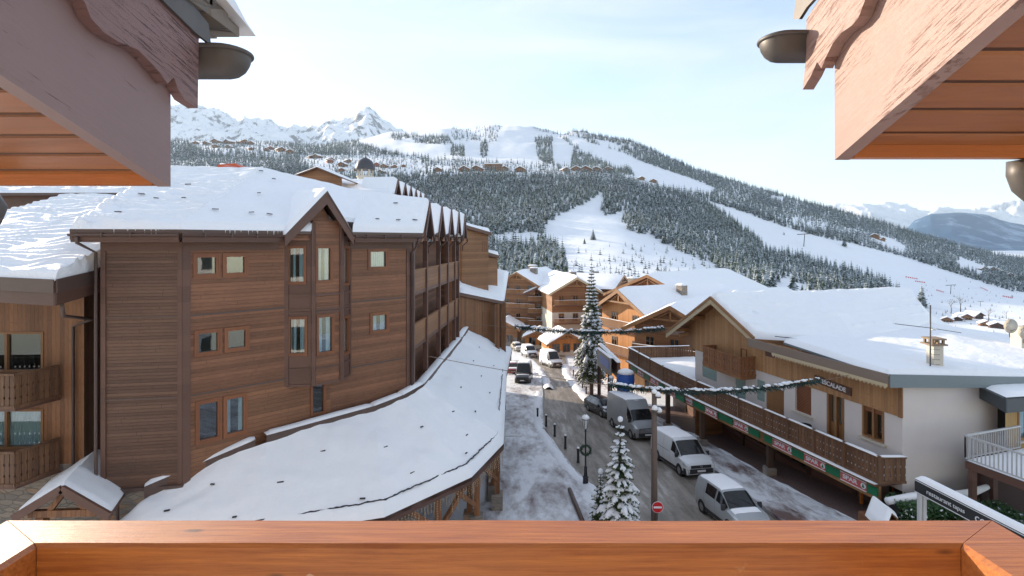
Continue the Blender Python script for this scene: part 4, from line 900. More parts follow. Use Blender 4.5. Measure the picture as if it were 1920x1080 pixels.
# ================================================================= ground, road, pavements
def struct(o): return tag(o, kind='structure')
M['ground_snow'] = m_snow('trodden_snow', (.74, .76, .80), sc=1.2, st=.6, dirt=(.20, .15, .13), dirt_lo=.60, dirt_hi=.68, dscale=.5)
M['bank'] = m_snow('snow_bank', (.80, .82, .86), sc=2.0, st=.6)
mb = MB(); xs = [-260, -120, -60, -40, -25]+[x*1.0 for x in range(-15, 31)]+[36, 44, 60, 90, 140, 200, 300]; ys = [2+3*i for i in range(46)]
mb.add([(x, y, g(y, x)-(.10 if -16 < x < 26 else 0)) for y in ys for x in xs], [(j*len(xs)+i, j*len(xs)+i+1, (j+1)*len(xs)+i+1, (j+1)*len(xs)+i) for j in range(len(ys)-1) for i in range(len(xs)-1)])
struct(mb.build('ground', M['ground_snow'], smooth=True))
def strip(name, left, right, mat, dz, kerb=None, n=110, m=8, rough=0, y0=8, y1=118, side=.16):
    """sheet between two plan curves x(Y)"""
    ly, lx = zip(*left); ry, rx = zip(*right); mb = MB(); rows = []
    for j in range(n+1):
        y = y0+(y1-y0)*j/n; a = np.interp(y, ly, lx); b = np.interp(y, ry, rx)
        for i in range(m+1):
            x = a+(b-a)*i/m; e = min(i, m-i)/m; z = g(y, x)+dz+(rough*mnoise.noise(Vector((x*1.3, y*1.3, 2)))*(1 if 0 < i < m else 0))
            mb.v.append((x, y, z))
    w_ = m+1
    for j in range(n):
        for i in range(m): mb.f.append([j*w_+i, j*w_+i+1, (j+1)*w_+i+1, (j+1)*w_+i]); mb.m.append(0)
    if side:
        for col in (0, m):
            b = len(mb.v)
            for j in range(n+1): x, y, z = mb.v[j*w_+col]; mb.v.append((x, y, z-side))
            for j in range(n): q = [j*w_+col, (j+1)*w_+col, b+j+1, b+j]; mb.f.append(q if col == 0 else q[::-1]); mb.m.append(0)
    o = mb.build(name, mat, smooth=True, sharp=40); return struct(o)
def m_road():
    m, n, b = NM('slushy_road'); t = N(n, 'ShaderNodeNewGeometry').outputs['Position']
    f = noise_(n, t, .9, 7, .62, (1.7, .22, 1), .3); f2 = noise_(n, t, 5, 6, .65); f3 = noise_(n, t, .35, 4, .55, (1, .5, 1))
    c = mixc(n, f2, (.12, .10, .08), (.20, .17, .14)); c = mixc(n, ramp(n, f, .42, .60, 0, .75), c, (.34, .30, .26))
    c = mixc(n, ramp(n, math_(n, 'ADD', math_(n, 'MULTIPLY', f, .7), math_(n, 'MULTIPLY', f3, .4)), .62, .74, 0, .8), c, (.62, .60, .58)); n.links.new(c, b.inputs['Base Color'])
    n.links.new(ramp(n, f2, .3, .7, .38, .75), b.inputs['Roughness']); bump(n, b, math_(n, 'ADD', f2, f), .5, .04); return m
M['road'] = m_road()
def m_walk(name, lo, hi, st=(1, .4, 1)):
    m, n, b = NM(name); t = N(n, 'ShaderNodeNewGeometry').outputs['Position']
    f = noise_(n, t, .55, 8, .66, st, .4); f2 = noise_(n, t, 9, 5, .7); f3 = noise_(n, t, 2.5, 5, .6, (1, .35, 1))
    br = N(n, 'ShaderNodeTexBrick'); br.inputs['Scale'].default_value = 5; br.inputs['Color1'].default_value = (.15, .075, .06, 1); br.inputs['Color2'].default_value = (.10, .055, .048, 1); br.inputs['Mortar'].default_value = (.07, .05, .045, 1); n.links.new(t, br.inputs['Vector'])
    pav = mixc(n, ramp(n, f2, .3, .6, 0, .45), br.outputs[0], (.22, .17, .16)); k = ramp(n, math_(n, 'ADD', math_(n, 'MULTIPLY', f, .72), math_(n, 'MULTIPLY', f3, .28)), lo, hi)
    sn = mixc(n, f2, (.60, .62, .65), (.86, .87, .90)); n.links.new(mixc(n, k, sn, pav), b.inputs['Base Color']); b.inputs['Roughness'].default_value = .65
    bump(n, b, math_(n, 'ADD', math_(n, 'MULTIPLY', f, -1.2), math_(n, 'MULTIPLY', f2, .3)), .7, .08); return m
M['walk'] = m_walk('snowy_pavers', .44, .66); M['walk_r'] = m_walk('snowy_brick_pavers', .45, .60); M['walk_b'] = m_walk('swept_arcade_pavers', .18, .3)
rl = [(8, 9), (14, 8.4), (20, 7.4), (26, 6.0), (29, 4.95), (33, 4.0), (37.6, 3.35), (44.5, 2.7), (52, 3.0), (60, 3.5), (66, 3.7), (75, 4.2), (82, 4.4), (95, 3.0), (118, 2)]
rr_ = [(8, 13.6), (20, 13.1), (32, 12.6), (40, 11.7), (46, 10.7), (50, 9.4), (56, 7.4), (66, 7.3), (75, 7.6), (82, 8.5), (95, 9.5), (118, 11)]
strip('road', rl, rr_, M['road'], .02, side=0, m=10, rough=.02)
ll = [(8, -14), (18, -13), (22, -6), (24, -3), (28, -1.3), (32, -1.4), (45, -1.4), (60, -1.5), (75, -1.5)]
strip('pavement', ll, [(y, x-.04) for y, x in rl], M['walk'], .13, m=14, rough=.035, y1=74)
gl = [(y, x-.42) for y, x in rr_ if y <= 46]; wk_in = [(8, 17.5), (20, 16.8), (26.7, 14.4), (32, 13.9), (36, 12.6), (46, 10.5)]
kb = [(8, 18.4), (26, 16.2), (30.9, 15.35), (39.8, 13.6), (46, 10.6), (48, 10.2)]
strip('pavement', [(8, 13.75), (20, 13.2), (32, 12.7), (40, 11.8), (46, 10.8), (52, 8.6), (66, 7.4), (78, 8)], [(8, 19.5), (20, 17.8), (26, 16.4), (30.9, 15.4), (39.8, 14.4), (46, 13.4), (52, 12.2), (66, 11), (78, 11)], M['walk_r'], .13, m=8, rough=.035, y1=78)
strip('arcade_pavement', [(8, 19.55), (20, 17.85), (26, 16.45), (30.9, 15.45), (39.8, 14.45), (46, 13.45), (52, 12.25)], [(8, 26), (26, 24), (46, 20), (52, 19)], M['walk_b'], .15, m=6, rough=0, y1=52)
# ploughed snow banks along both kerbs
def bankline(name, pts, w_, h, seed, lab=None):
    mb = MB(); n = int(sum((Vector(pts[i+1])-Vector(pts[i])).length for i in range(len(pts)-1))/.25); ys = np.linspace(pts[0][1], pts[-1][1], n); yy = [p[1] for p in pts]; xx = [p[0] for p in pts]; m = 8
    for j, y in enumerate(ys):
        x = np.interp(y, yy, xx); k = max(.1, .6+.9*mnoise.noise(Vector((y*.45, seed, 0))))
        for i in range(m+1):
            u = i/m*2-1; r = mnoise.noise(Vector((x+u*2, y*1.7, seed)))*.12; mb.v.append((x+u*w_*(.8+.4*k)+r, y, g(y, x)+.05+h*k*max(0, 1-u*u)**.8+r*h*.8*(1-u*u)))
    for j in range(n-1):
        for i in range(m): mb.f.append([j*(m+1)+i, j*(m+1)+i+1, (j+1)*(m+1)+i+1, (j+1)*(m+1)+i]); mb.m.append(0)
    o = mb.build(name, M['bank'], smooth=True); return tag(o, lab, 'snow bank' if lab else None, kind='stuff')
bankline('snow_bank', [(8.0, 18), (6.6, 23), (5.6, 26.3), (4.5, 29.3), (3.5, 33.3), (2.8, 38), (2.2, 44), (2.4, 52), (3.0, 60)], .42, .30, 3, 'ploughed snow heaped along the left kerb of the road')
bankline('snow_bank', [(18.7, 15), (17.8, 20), (16.4, 26), (15.4, 30.9), (14.4, 39.5), (13.4, 46)], .16, .16, 5, 'thin ridge of snow between the snowy pavement and the swept arcade walk')
bankline('snow_bank', [(9.2, 50), (8.0, 54), (7.7, 62), (7.6, 74), (8.4, 84)], .6, .35, 8, 'ploughed snow along the right kerb beyond the parked estate car')
bankline('snow_bank', [(4.3, 62), (4.3, 70), (3.9, 78)], .5, .45, 12, 'snow heap beside the parked dark van')
# ================================================================= vehicles
M['tyre'] = M['black']; M['rim'] = m_plain('grey_wheel', (.25, .25, .26), .4, .6); M['lamp'] = m_plain('headlamp_glass', (.50, .53, .55), .12, .3); M['plastic'] = m_plain('black_plastic', (.022, .022, .024), .55, var=.2)
M['plate'] = m_plain('number_plate', (.6, .6, .58), .5)
def vehicle(name, label, P0, heading, L_, st, paint, wheels, wr, ws, sidewin, rear_panel=None, snow=None, bumper=True, grille='dark', emblem=None, mirror=True, group='vehicles parked along the street', hub=None, plate=True):
    hx, hy = heading; l = math.hypot(hx, hy); hx /= l; hy /= l
    cx, cy = P0[0]-hx*L_/2, P0[1]-hy*L_/2; z = g(cy, cx)+.025
    T = thing(name, (cx, cy, z), label, 'car' if name.endswith('car') else 'van', group); rz = math.atan2(hy, hx)
    T.rotation_euler = (0, math.atan(.1*hy), rz)
    sx = [s[0] for s in st]
    def ring(x):
        q = [np.interp(x, sx[::-1], [s[k] for s in st][::-1]) for k in range(1, 7)]; zl, zb, zt, wl, wb, wt = q; zm = min(.62, zb-.12)
        return [(wl, zl), (wb, zm), (wb, zb), (wt, zt-.07*min(1, (zt-zl))), (wt*.82, zt-.012), (0, zt)]
    def surf(x, v, off=0):          # v in -5..5 around the section, 5 = roof centre line
        sg = 1 if v <= 5 else -1; vv = v if v <= 5 else 10-v; r = ring(x); i = min(4, int(vv)); t = vv-i; y = r[i][0]*(1-t)+r[i+1][0]*t; z_ = r[i][1]*(1-t)+r[i+1][1]*t
        return Vector((x, y*sg, z_))
    def nrm(x, v):
        e = .03; a = surf(min(sx[0], x+e), v)-surf(max(sx[-1], x-e), v); b = surf(x, min(9.99, v+.04))-surf(x, max(0.01, v-.04)); n_ = a.cross(b)
        n_ = n_.normalized() if n_.length > 1e-9 else Vector((0, 0, 1)); c = Vector((x*.3, 0, .8)); return n_ if n_.dot(surf(x, v)-c) > 0 else -n_
    mb = MB(); vs = [surf(s[0], v) for s in st for v in range(0, 11)]; n = 11
    mb.add(vs, [(j*n+i, j*n+i+1, (j+1)*n+i+1, (j+1)*n+i) for j in range(len(st)-1) for i in range(n-1)]+[tuple(range(n))[::-1], tuple(range((len(st)-1)*n, len(st)*n))]+[(j*n, (j+1)*n, (j+1)*n+n-1, j*n+n-1) for j in range(len(st)-1)])
    body = mb.build('body', paint, T, smooth=True, sharp=28, world=False)
    def pat(nm, x0, x1, v0, v1, mat, off=.008, nu=6, nv=6, parent=T, th=None, xs=None):
        mb = MB(); mb.grid(lambda u, v: surf(x0+(x1-x0)*u if xs is None else xs(u, v), v0+(v1-v0)*v)+nrm(x0+(x1-x0)*u, v0+(v1-v0)*v)*(off if th is None else off+th*(1-(2*u-1)**8)*(1-(2*v-1)**8)+mnoise.noise(Vector((u*7, v*5, x0)))*th*.7), nu, nv)
        return mb.build(nm, mat, parent, smooth=True, world=False)
    pat('windscreen', ws[0], ws[1], 3.08, 6.92, M['carglass'], nu=5, nv=14)
    mb = MB(); a, b = surf(ws[0], 3.3), surf(ws[1], 3.3); mb.grid(lambda u, v: surf(ws[0]+(ws[1]-ws[0])*u, 3.1+3.8*v)+Vector((-.0, 0, 0))+nrm(ws[0]+(ws[1]-ws[0])*u, 3.1+3.8*v)*.004, 4, 10); mb.build('windscreen_surround', M['plastic'], T, world=False)
    for (x0, x1) in sidewin:
        for v0, v1 in ((2.14, 2.9), (7.86, 7.1)): pat('side_window', x0, x1, v0, v1, M['sideglass'], nu=4, nv=4)
    # door seams and sill strip
    for v0, v1 in ((.35, 2.95), (9.65, 7.05)):
        for x in [q for w_ in sidewin[:1] for q in (w_[1]-.08,)]+([sidewin[0][1]-1.1] if len(sidewin) else []): pat('door_seam', x, x-.012, v0, v1, M['plastic'], off=.004, nu=1, nv=8)
        pat('sill_strip', st[2][0], st[-2][0], v0*0+(.05 if v0 < 5 else 9.95), (.55 if v0 < 5 else 9.45), M['plastic'], off=.006, nu=10, nv=2)
    fx = sx[0]; r0 = ring(fx)
    if bumper:
        pat('bumper', fx-.02, st[2][0], .0, 1.0, M['plastic'], off=.012, nu=3, nv=2); pat('bumper', fx-.02, st[2][0], 10, 9.0, M['plastic'], off=.012, nu=3, nv=2)
        mb = MB(); mb.box(fx-.02, fx+.035, -r0[0][0]*1.02, r0[0][0]*1.02, r0[0][1]-.06, r0[0][1]+.20); mb.build('bumper', M['plastic'], T, world=False)
    mb = MB(); zg0, zg1 = r0[0][1]+.24, r0[4][1]-.03; gw = r0[2][0]*.78
    for k in range(4): z0 = zg0+(zg1-zg0)*k/4; mb.box(fx-.01, fx+.02, -gw, gw, z0, z0+(zg1-zg0)/4*.62)
    gr = mb.build('grille', M['plastic'] if grille == 'dark' else M['chrome'], T, world=False)
    mb = MB(); mb.box(fx-.012, fx+.005, -gw-.03, gw+.03, zg0-.02, zg1+.02); mb.build('grille_backing', M['plastic'], gr, world=False)
    if emblem:
        mb = MB(); c = Vector((fx+.03, 0, (zg0+zg1)/2+.02)); q = [(0, .10), (.065, 0), (0, -.10), (-.065, 0)]
        for k in range(4): a, b = q[k], q[(k+1) % 4]; mb.beam(c+Vector((0, a[0], a[1])), c+Vector((0, b[0], b[1])), .025, .02, up=(1, 0, 0))
        mb.build('emblem', M['chrome'], T, world=False)
    if plate: mb = MB(); mb.box(fx+.035, fx+.045, -.26, .26, r0[0][1]+.02, r0[0][1]+.13); mb.build('number_plate', M['plate'], T, world=False)
    for v0, v1 in ((1.45, 2.75), (8.55, 7.25)): pat('headlight', fx-.05, st[2][0]-.02, v0, v1, M['lamp'], off=.012, nu=4, nv=4)
    for x in wheels:
        for sg in (-1, 1):
            yw = ring(x)[1][0]
            mb = MB(); pts = [(wr+.075, yw-.14), (wr+.075, yw+.006), (wr-.02, yw+.006), (wr-.02, yw-.14)]
            mb.lathe([(r_, h*sg) for r_, h in ((.02, yw+.004), (wr+.05, yw+.004), (wr+.055, yw-.05))], (x, 0, wr), 20, 'y'); ar = mb.build('wheel_arch', M['black'], T, world=False)
            mb = MB(); mb.lathe([(r_, h*sg) for r_, h in ((wr*.62, yw-.16), (wr*.97, yw-.15), (wr, yw-.10), (wr, yw-.02), (wr*.95, yw+.022), (wr*.66, yw+.026), (wr*.62, yw+.008))], (x, 0, wr), 22, 'y'); ty = mb.build('wheel', M['tyre'], T, smooth=True, sharp=50, world=False)
            mb = MB(); mb.lathe([(r_, h*sg) for r_, h in ((wr*.64, yw+.010), (wr*.60, yw+.018), (wr*.22, yw-.0+.012), (wr*.18, yw+.03), (.01, yw+.03))], (x, 0, wr), 14, 'y'); mb.build('rim', M['rim'], ty, world=False)
    if mirror:
        for sg in (-1, 1): p = surf(ws[0]-.12, 2.4); mb = MB(); c = Vector((ws[0]-.15, sg*(p.y+.13), p.z+.04)); mb.obox(c, (.05, 0, 0), (0, .09, 0), (0, 0, .12)); mb.beam(c, Vector((c.x, sg*p.y, c.z-.05)), .04, .04); mb.build('wing_mirror', M['plastic'], T, world=False)
    # wipers
    for y0 in (.55, -.15): a = surf(ws[0]-.02, 4.2); mb = MB(); mb.beam(Vector((ws[0]-.03, y0, surf(ws[0]-.03, 4.6).z+.02)), Vector((ws[0]-.30, y0-.5, surf(ws[0]-.30, 4.6).z+.02)), .015, .012); mb.build('wiper', M['plastic'], T, world=False)
    for (x0, x1, v0, v1, th) in (snow or []): pat('snow_layer', x0, x1, v0, v1, M['snow'], off=.004, nu=14, nv=10, th=th)
    return T, surf, pat
M['sideglass'] = m_plain('side_window_glass', (.012, .014, .016), .06, spec=.8)
wp = m_paint('white_van_paint', (.62, .64, .66), .3); gp = m_paint('grey_van_paint', (.22, .23, .24), .32, .5); sp_ = m_paint('silver_van_paint', (.33, .35, .37), .28, .4); dp = m_paint('dark_car_paint', (.028, .030, .036), .2, .4); kp = m_paint('black_van_paint', (.03, .03, .035), .3); rp2 = m_paint('red_car_paint', (.30, .02, .02), .3); bgp = m_paint('beige_van_paint', (.42, .37, .30), .4, .5)
TRAF = [(2.5, .42, .78, .84, .72, .80, .60), (2.42, .27, .86, .95, .88, .92, .74), (2.15, .24, .99, 1.07, .94, .97, .80), (1.62, .24, 1.08, 1.17, .96, .98, .80), (.80, .24, 1.12, 1.87, .96, .98, .76), (.45, .24, 1.12, 1.95, .96, .98, .77), (-.6, .24, 1.12, 1.97, .96, .98, .79), (-2.2, .24, 1.12, 1.96, .96, .97, .79), (-2.45, .30, 1.12, 1.92, .94, .94, .76), (-2.5, .40, 1.12, 1.82, .88, .88, .70)]
BOX = [(3.0, .42, .90, .98, .74, .84, .66), (2.92, .28, .98, 1.08, .92, .96, .78), (2.65, .25, 1.12, 1.24, .98, 1.0, .84), (2.25, .25, 1.22, 1.38, 1.0, 1.02, .86), (1.62, .25, 1.30, 2.12, 1.0, 1.02, .80), (1.5, .25, 1.3, 2.2, 1.0, 1.02, .82), (1.05, .25, 1.3, 2.70, 1.0, 1.02, .86), (.8, .25, 1.3, 2.76, 1.0, 1.02, .88), (-2.8, .25, 1.3, 2.76, 1.0, 1.02, .88), (-2.97, .32, 1.3, 2.70, .98, .99, .85), (-3.0, .42, 1.3, 2.6, .92, .92, .78)]
SML = [(1.95, .40, .72, .78, .62, .70, .50), (1.88, .26, .80, .88, .78, .81, .62), (1.6, .23, .92, 1.0, .82, .85, .68), (1.12, .23, 1.0, 1.09, .83, .86, .70), (.42, .23, 1.02, 1.62, .84, .86, .62), (.15, .23, 1.03, 1.69, .84, .86, .63), (-.8, .23, 1.04, 1.73, .84, .86, .66), (-1.75, .23, 1.04, 1.70, .83, .85, .65), (-1.92, .28, 1.02, 1.62, .80, .82, .62), (-1.95, .40, 1.0, 1.5, .76, .78, .58)]
EST = [(2.4, .35, .60, .66, .66, .74, .55), (2.3, .22, .68, .76, .84, .86, .66), (2.0, .20, .78, .85, .88, .90, .72), (1.35, .20, .88, .95, .90, .91, .74), (.55, .20, .92, 1.36, .90, .91, .60), (.2, .20, .93, 1.42, .90, .91, .60), (-1.0, .20, .95, 1.43, .90, .91, .60), (-1.85, .20, .97, 1.37, .89, .90, .58), (-2.25, .22, .96, 1.06, .86, .87, .66), (-2.38, .28, .90, .96, .82, .83, .66), (-2.4, .36, .84, .90, .76, .78, .6)]
T_, sf, pt_ = vehicle('small_van', 'silver grey small van with side rear window, nearest of the parked vans', (10.85, 23.7), (.15, -1), 3.95, SML, sp_, (1.22, -1.25), .31, (1.10, .44), [(1.0, .15), (.02, -.85)], snow=[(1.5, 1.12, 3.2, 6.8, .012), (.3, -1.8, 3.3, 6.7, .016)], grille='dark', bumper=False)
T_, sf, pt_ = vehicle('delivery_van', 'white panel van with diamond badge, parked behind the small silver van', (11.25, 31.6), (.17, -1), 5.0, TRAF, wp, (1.62, -1.45), .34, (1.60, .82), [(1.45, .55)], snow=[(.5, -2.4, 3.25, 6.75, .03)], emblem='d')
for v0 in (2.0, 8.0):
    pt_('door_seam', .3, -2.3, v0, v0+.05, M['plastic'], off=.004, nu=8, nv=1)
T_, sf, pt_ = vehicle('high_roof_van', 'grey high-roofed panel van parked between the dark estate and the white van', (10.2, 39.8), (.19, -1), 6.0, BOX, gp, (2.05, -1.75), .36, (2.22, 1.64), [(2.05, 1.3)], snow=[(1.1, -2.9, 3.2, 6.8, .04)], grille='chrome')
T_, sf, pt_ = vehicle('estate_car', 'dark grey estate car with roof rails, parked behind the high-roofed van', (9.1, 47.2), (.29, -1), 4.8, EST, dp, (1.5, -1.3), .33, (1.32, .58), [(1.15, .15), (.08, -.85), (-.92, -1.75)], snow=[(1.9, 1.38, 3.3, 6.7, .012)], bumper=False)
for s_ in (3.15, 6.85):
    mb = MB(); mb.tube([sf(.2, s_)+Vector((0, 0, .0)), sf(.1, s_)+Vector((0, 0, .05)), sf(-1.4, s_)+Vector((0, 0, .05)), sf(-1.55, s_)], .016, 6); mb.build('roof_rail', M['chrome'], T_, world=False)
vehicle('dark_van', 'dark-fronted van with beige load body, parked on the left side of the street', (1.25, 65.4), (-.10, -1), 5.6, [(a-.0, b, c, d+(.45 if a < 1 else 0), e, f_, h) for a, b, c, d, e, f_, h in [(x*1.12, *r) for x, *r in TRAF]], kp, (1.8, -1.6), .35, (1.78, .92), [(1.6, .7)], snow=[(.6, -2.6, 3.2, 6.8, .05), (2.2, 1.9, 3.3, 6.7, .02)])
mb = MB()
vehicle('delivery_van', 'white panel van facing downhill at the bend of the road', (6.9, 80.5), (.30, -1), 5.6, [(x*1.12, b, c, d+(.42 if x < .9 else 0), e, f_, h) for x, b, c, d, e, f_, h in TRAF], wp, (1.8, -1.6), .35, (1.78, .92), [(1.6, .7)], snow=[(.5, -2.6, 3.2, 6.8, .05)])
vehicle('delivery_van', 'white van parked behind the dark-fronted van, partly hidden', (3.6, 92), (.22, -1), 5.2, TRAF, wp, (1.7, -1.5), .34, (1.60, .82), [(1.45, .55)], snow=[(.5, -2.4, 3.2, 6.8, .05)])
vehicle('parked_car', 'red car just showing beyond the edge of the arcade roof', (.15, 73.5), (0, -1), 4.4, [(x*.9, *r) for x, *r in EST], rp2, (1.35, -1.2), .31, (1.19, .5), [(1.0, .1), (.0, -.8)], snow=[(.1, -1.5, 3.2, 6.8, .06), (1.9, 1.3, 3.3, 6.7, .03)], bumper=False)
vehicle('parked_car', 'snow covered car parked in front of the far chalets on the left', (1.6, 101), (.25, -1), 4.4, [(x*.9, *r) for x, *r in EST], bgp, (1.35, -1.2), .31, (1.19, .5), [(1.0, .1), (.0, -.8)], snow=[(.1, -1.5, 3.2, 6.8, .12), (1.9, 1.3, 3.3, 6.7, .06)], bumper=False)
vehicle('parked_car', 'dark car under snow beside the low log cabins beyond the white vans', (11.5, 99), (.5, -1), 4.3, [(x*.9, *r) for x, *r in EST], dp, (1.35, -1.2), .31, (1.19, .5), [(1.0, .1), (.0, -.8)], snow=[(.1, -1.5, 3.2, 6.8, .12), (1.9, 1.3, 3.3, 6.7, .06)], bumper=False)
# ================================================================= street furniture
def lerpz(p): return Vector((p[0], p[1], g(p[1], p[0])))
bol = [G(1008, 785), G(1024, 800), G(1040, 819), G(1060, 842), G(1084, 868)]
bol2 = [G(1075, 706), G(1080, 714), G(1086, 722), G(1092, 731), G(1099, 741)]
def bollard(p, label, grp):
    T = thing('bollard', p, label, 'bollard', grp); mb = MB(); mb.lathe([(.10, -.2), (.10, .12), (.085, .15), (.08, .80), (.10, .82), (.10, .92), (.05, .98)], (0, 0, 0), 12); mb.build('post', M['dark_metal'], T, smooth=True, sharp=40, world=False)
    mb = MB(); mb.lathe([(.09, .96), (.095, .99), (.06, 1.04), (.01, 1.06)], (0, 0, 0), 10); mb.build('snow_cap', M['snow'], T, smooth=True, world=False); return T
for k, p in enumerate(bol): bollard(p, 'dark bollard in the snow along the left kerb', 'bollards along the left kerb')
for k, p in enumerate(bol2): bollard(p, 'dark bollard on the snowy right kerb just beyond the estate car', 'bollards on the right kerb')
def lantern(base, h, label, wreath=True):
    T = thing('street_lamp', base, label, 'street lamp'); mb = MB()
    mb.lathe([(.24, 0), (.24, .12), (.17, .16), (.15, .55), (.18, .60), (.11, .66), (.085, 1.1), (.10, 1.14), (.05, 1.25), (.042, h-.95), (.07, h-.90), (.04, h-.84), (.06, h-.76)], (0, 0, 0), 14); mb.build('pole', M['dark_metal'], T, smooth=True, sharp=35, world=False)
    mb = MB(); mb.lathe([(.10, h-.75), (.20, h-.22)], (0, 0, 0), 6); mb.build('lantern_glass', m_plain('frosted_lantern_glass', (.55, .57, .58), .25), T, world=False)
    mb = MB(); mb.lathe([(.21, h-.22), (.25, h-.20), (.20, h-.10), (.10, h-.02), (.05, h), (.03, h+.08)], (0, 0, 0), 6)
    for k in range(6): a = math.pi/3*k; mb.beam((.102*math.cos(a), .102*math.sin(a), h-.76), (.205*math.cos(a), .205*math.sin(a), h-.2), .02, .02)
    mb.build('lantern_cage', M['dark_metal'], T, world=False)
    mb = MB(); mb.lathe([(.23, h-.17), (.20, h-.06), (.10, h+.03), (.03, h+.06)], (0, 0, 0), 12); mb.build('snow_cap', M['snow'], T, smooth=True, world=False)
    if wreath:
        mb = MB(); pts = [(.27*math.cos(a), -.07, 2.15+.27*math.sin(a)) for a in np.linspace(0, 6.283, 25)]; mb.tube(pts, .06, 6); rw = random.Random(2)
        for k in range(160): a = rw.random()*6.283; c = Vector((.27*math.cos(a), -.07, 2.15+.27*math.sin(a))); d = Vector((rw.gauss(0, 1), rw.gauss(0, 1), rw.gauss(0, 1))).normalized(); mb.add([c, c+d*.13, c+d*.10+Vector((.03, .02, .02))], [(0, 1, 2)])
        mb.build('wreath', M['needles'], T, world=False)
    return T
M['needles'] = m_plain('dark_needles', (.018, .04, .022), .8, var=.5, scale=20)
lantern(G(1098, 914), 4.1, 'black lantern on an ornate post with a wreath, beside the snowy young spruce')
lantern(G(1146, 792), 4.0, 'thin black lantern post beyond the dark estate car', False)
T = thing('utility_pole', (6.75, 25.3, g(25.3)), 'tall brown round pole with snowy spotlights on top, in front of the vans', 'pole'); ph = 6.3
mb = MB(); mb.tube([(0, 0, -.3), (0, 0, 2), (0, 0, ph)], [.155, .145, .115], 14); mb.build('pole_shaft', m_plain('brown_weathered_pole', (.13, .095, .075), .7, var=.25, scale=5, bst=.3), T, smooth=True, world=False)
for k, (dx, dy, dz) in enumerate([(.16, -.05, -.15), (-.02, -.16, -.75), (.22, .0, -.9)]):
    mb = MB(); mb.lathe([(.02, .16), (.08, .14), (.14, 0), (.15, -.05)], (dx, dy, ph+dz), 12); mb.beam((dx, dy, ph+dz+.1), (0, 0, ph+dz+.1), .03, .03); sp1 = mb.build('spotlight', M['zinc'], T, smooth=True, sharp=50, world=False)
    mb = MB(); mb.lathe([(.15, .02), (.14, .12), (.08, .20), (.01, .23)], (dx, dy, ph+dz), 12); mb.build('snow_cap', M['snow'], sp1, smooth=True, world=False)
mb = MB(); mb.lathe([(.13, -.0), (.13, .10), (.05, .17)], (0, 0, ph), 12); mb.build('snow_cap', M['snow'], T, smooth=True, world=False)
c = P(1233, 951, 25.0)
S = thing('no_entry_sign', c, 'round red no-entry sign with a white bar on the brown pole', 'road sign'); fd = Vector((-.15, -1, 0)).normalized()
mb = MB(); mb.lathe([(.265, -.012), (.265, .012)], (0, 0, 0), 36, 'y'); o = mb.build('sign_rim', M['white_p'], S, world=False)
mb = MB(); mb.lathe([(.25, -.016), (.25, .014)], (0, 0, 0), 36, 'y'); mb.build('sign_disc', M['red'], S, world=False)
mb = MB(); mb.box(-.19, .19, -.024, -.017, -.045, .045); mb.build('white_bar', M['white_p'], S, world=False)
mb = MB(); mb.tube([(0, .05, -.3), (0, .05, -1.9)], .03, 8); mb.box(-.05, .1, .02, .25, -.05, .05); mb.build('mount_post', M['zinc'], S, world=False)
# kerb rail edge in foreground snow
mb = MB(); pts = [G(1068, 925), G(1078, 950), G(1092, 985)]; mb.tube([p+Vector((0, 0, .22)) for p in pts], .12, 8); tag(mb.build('low_kerb_wall', M['gutter_br'], smooth=True), 'low dark kerb edging half buried in snow left of the young spruce', 'kerb edging')
# street bench-like white sign end
mb = MB(); a = G(947, 842); mb.box(a.x-.2, a.x+1.2, a.y-.08, a.y+.08, a.z+.9, a.z+1.0); mb.box(a.x-.1, a.x, a.y-.05, a.y+.05, a.z, a.z+.9); tag(mb.build('barrier_rail', M['white_p']), 'short white rail projecting from under the arcade roof onto the pavement', 'barrier')
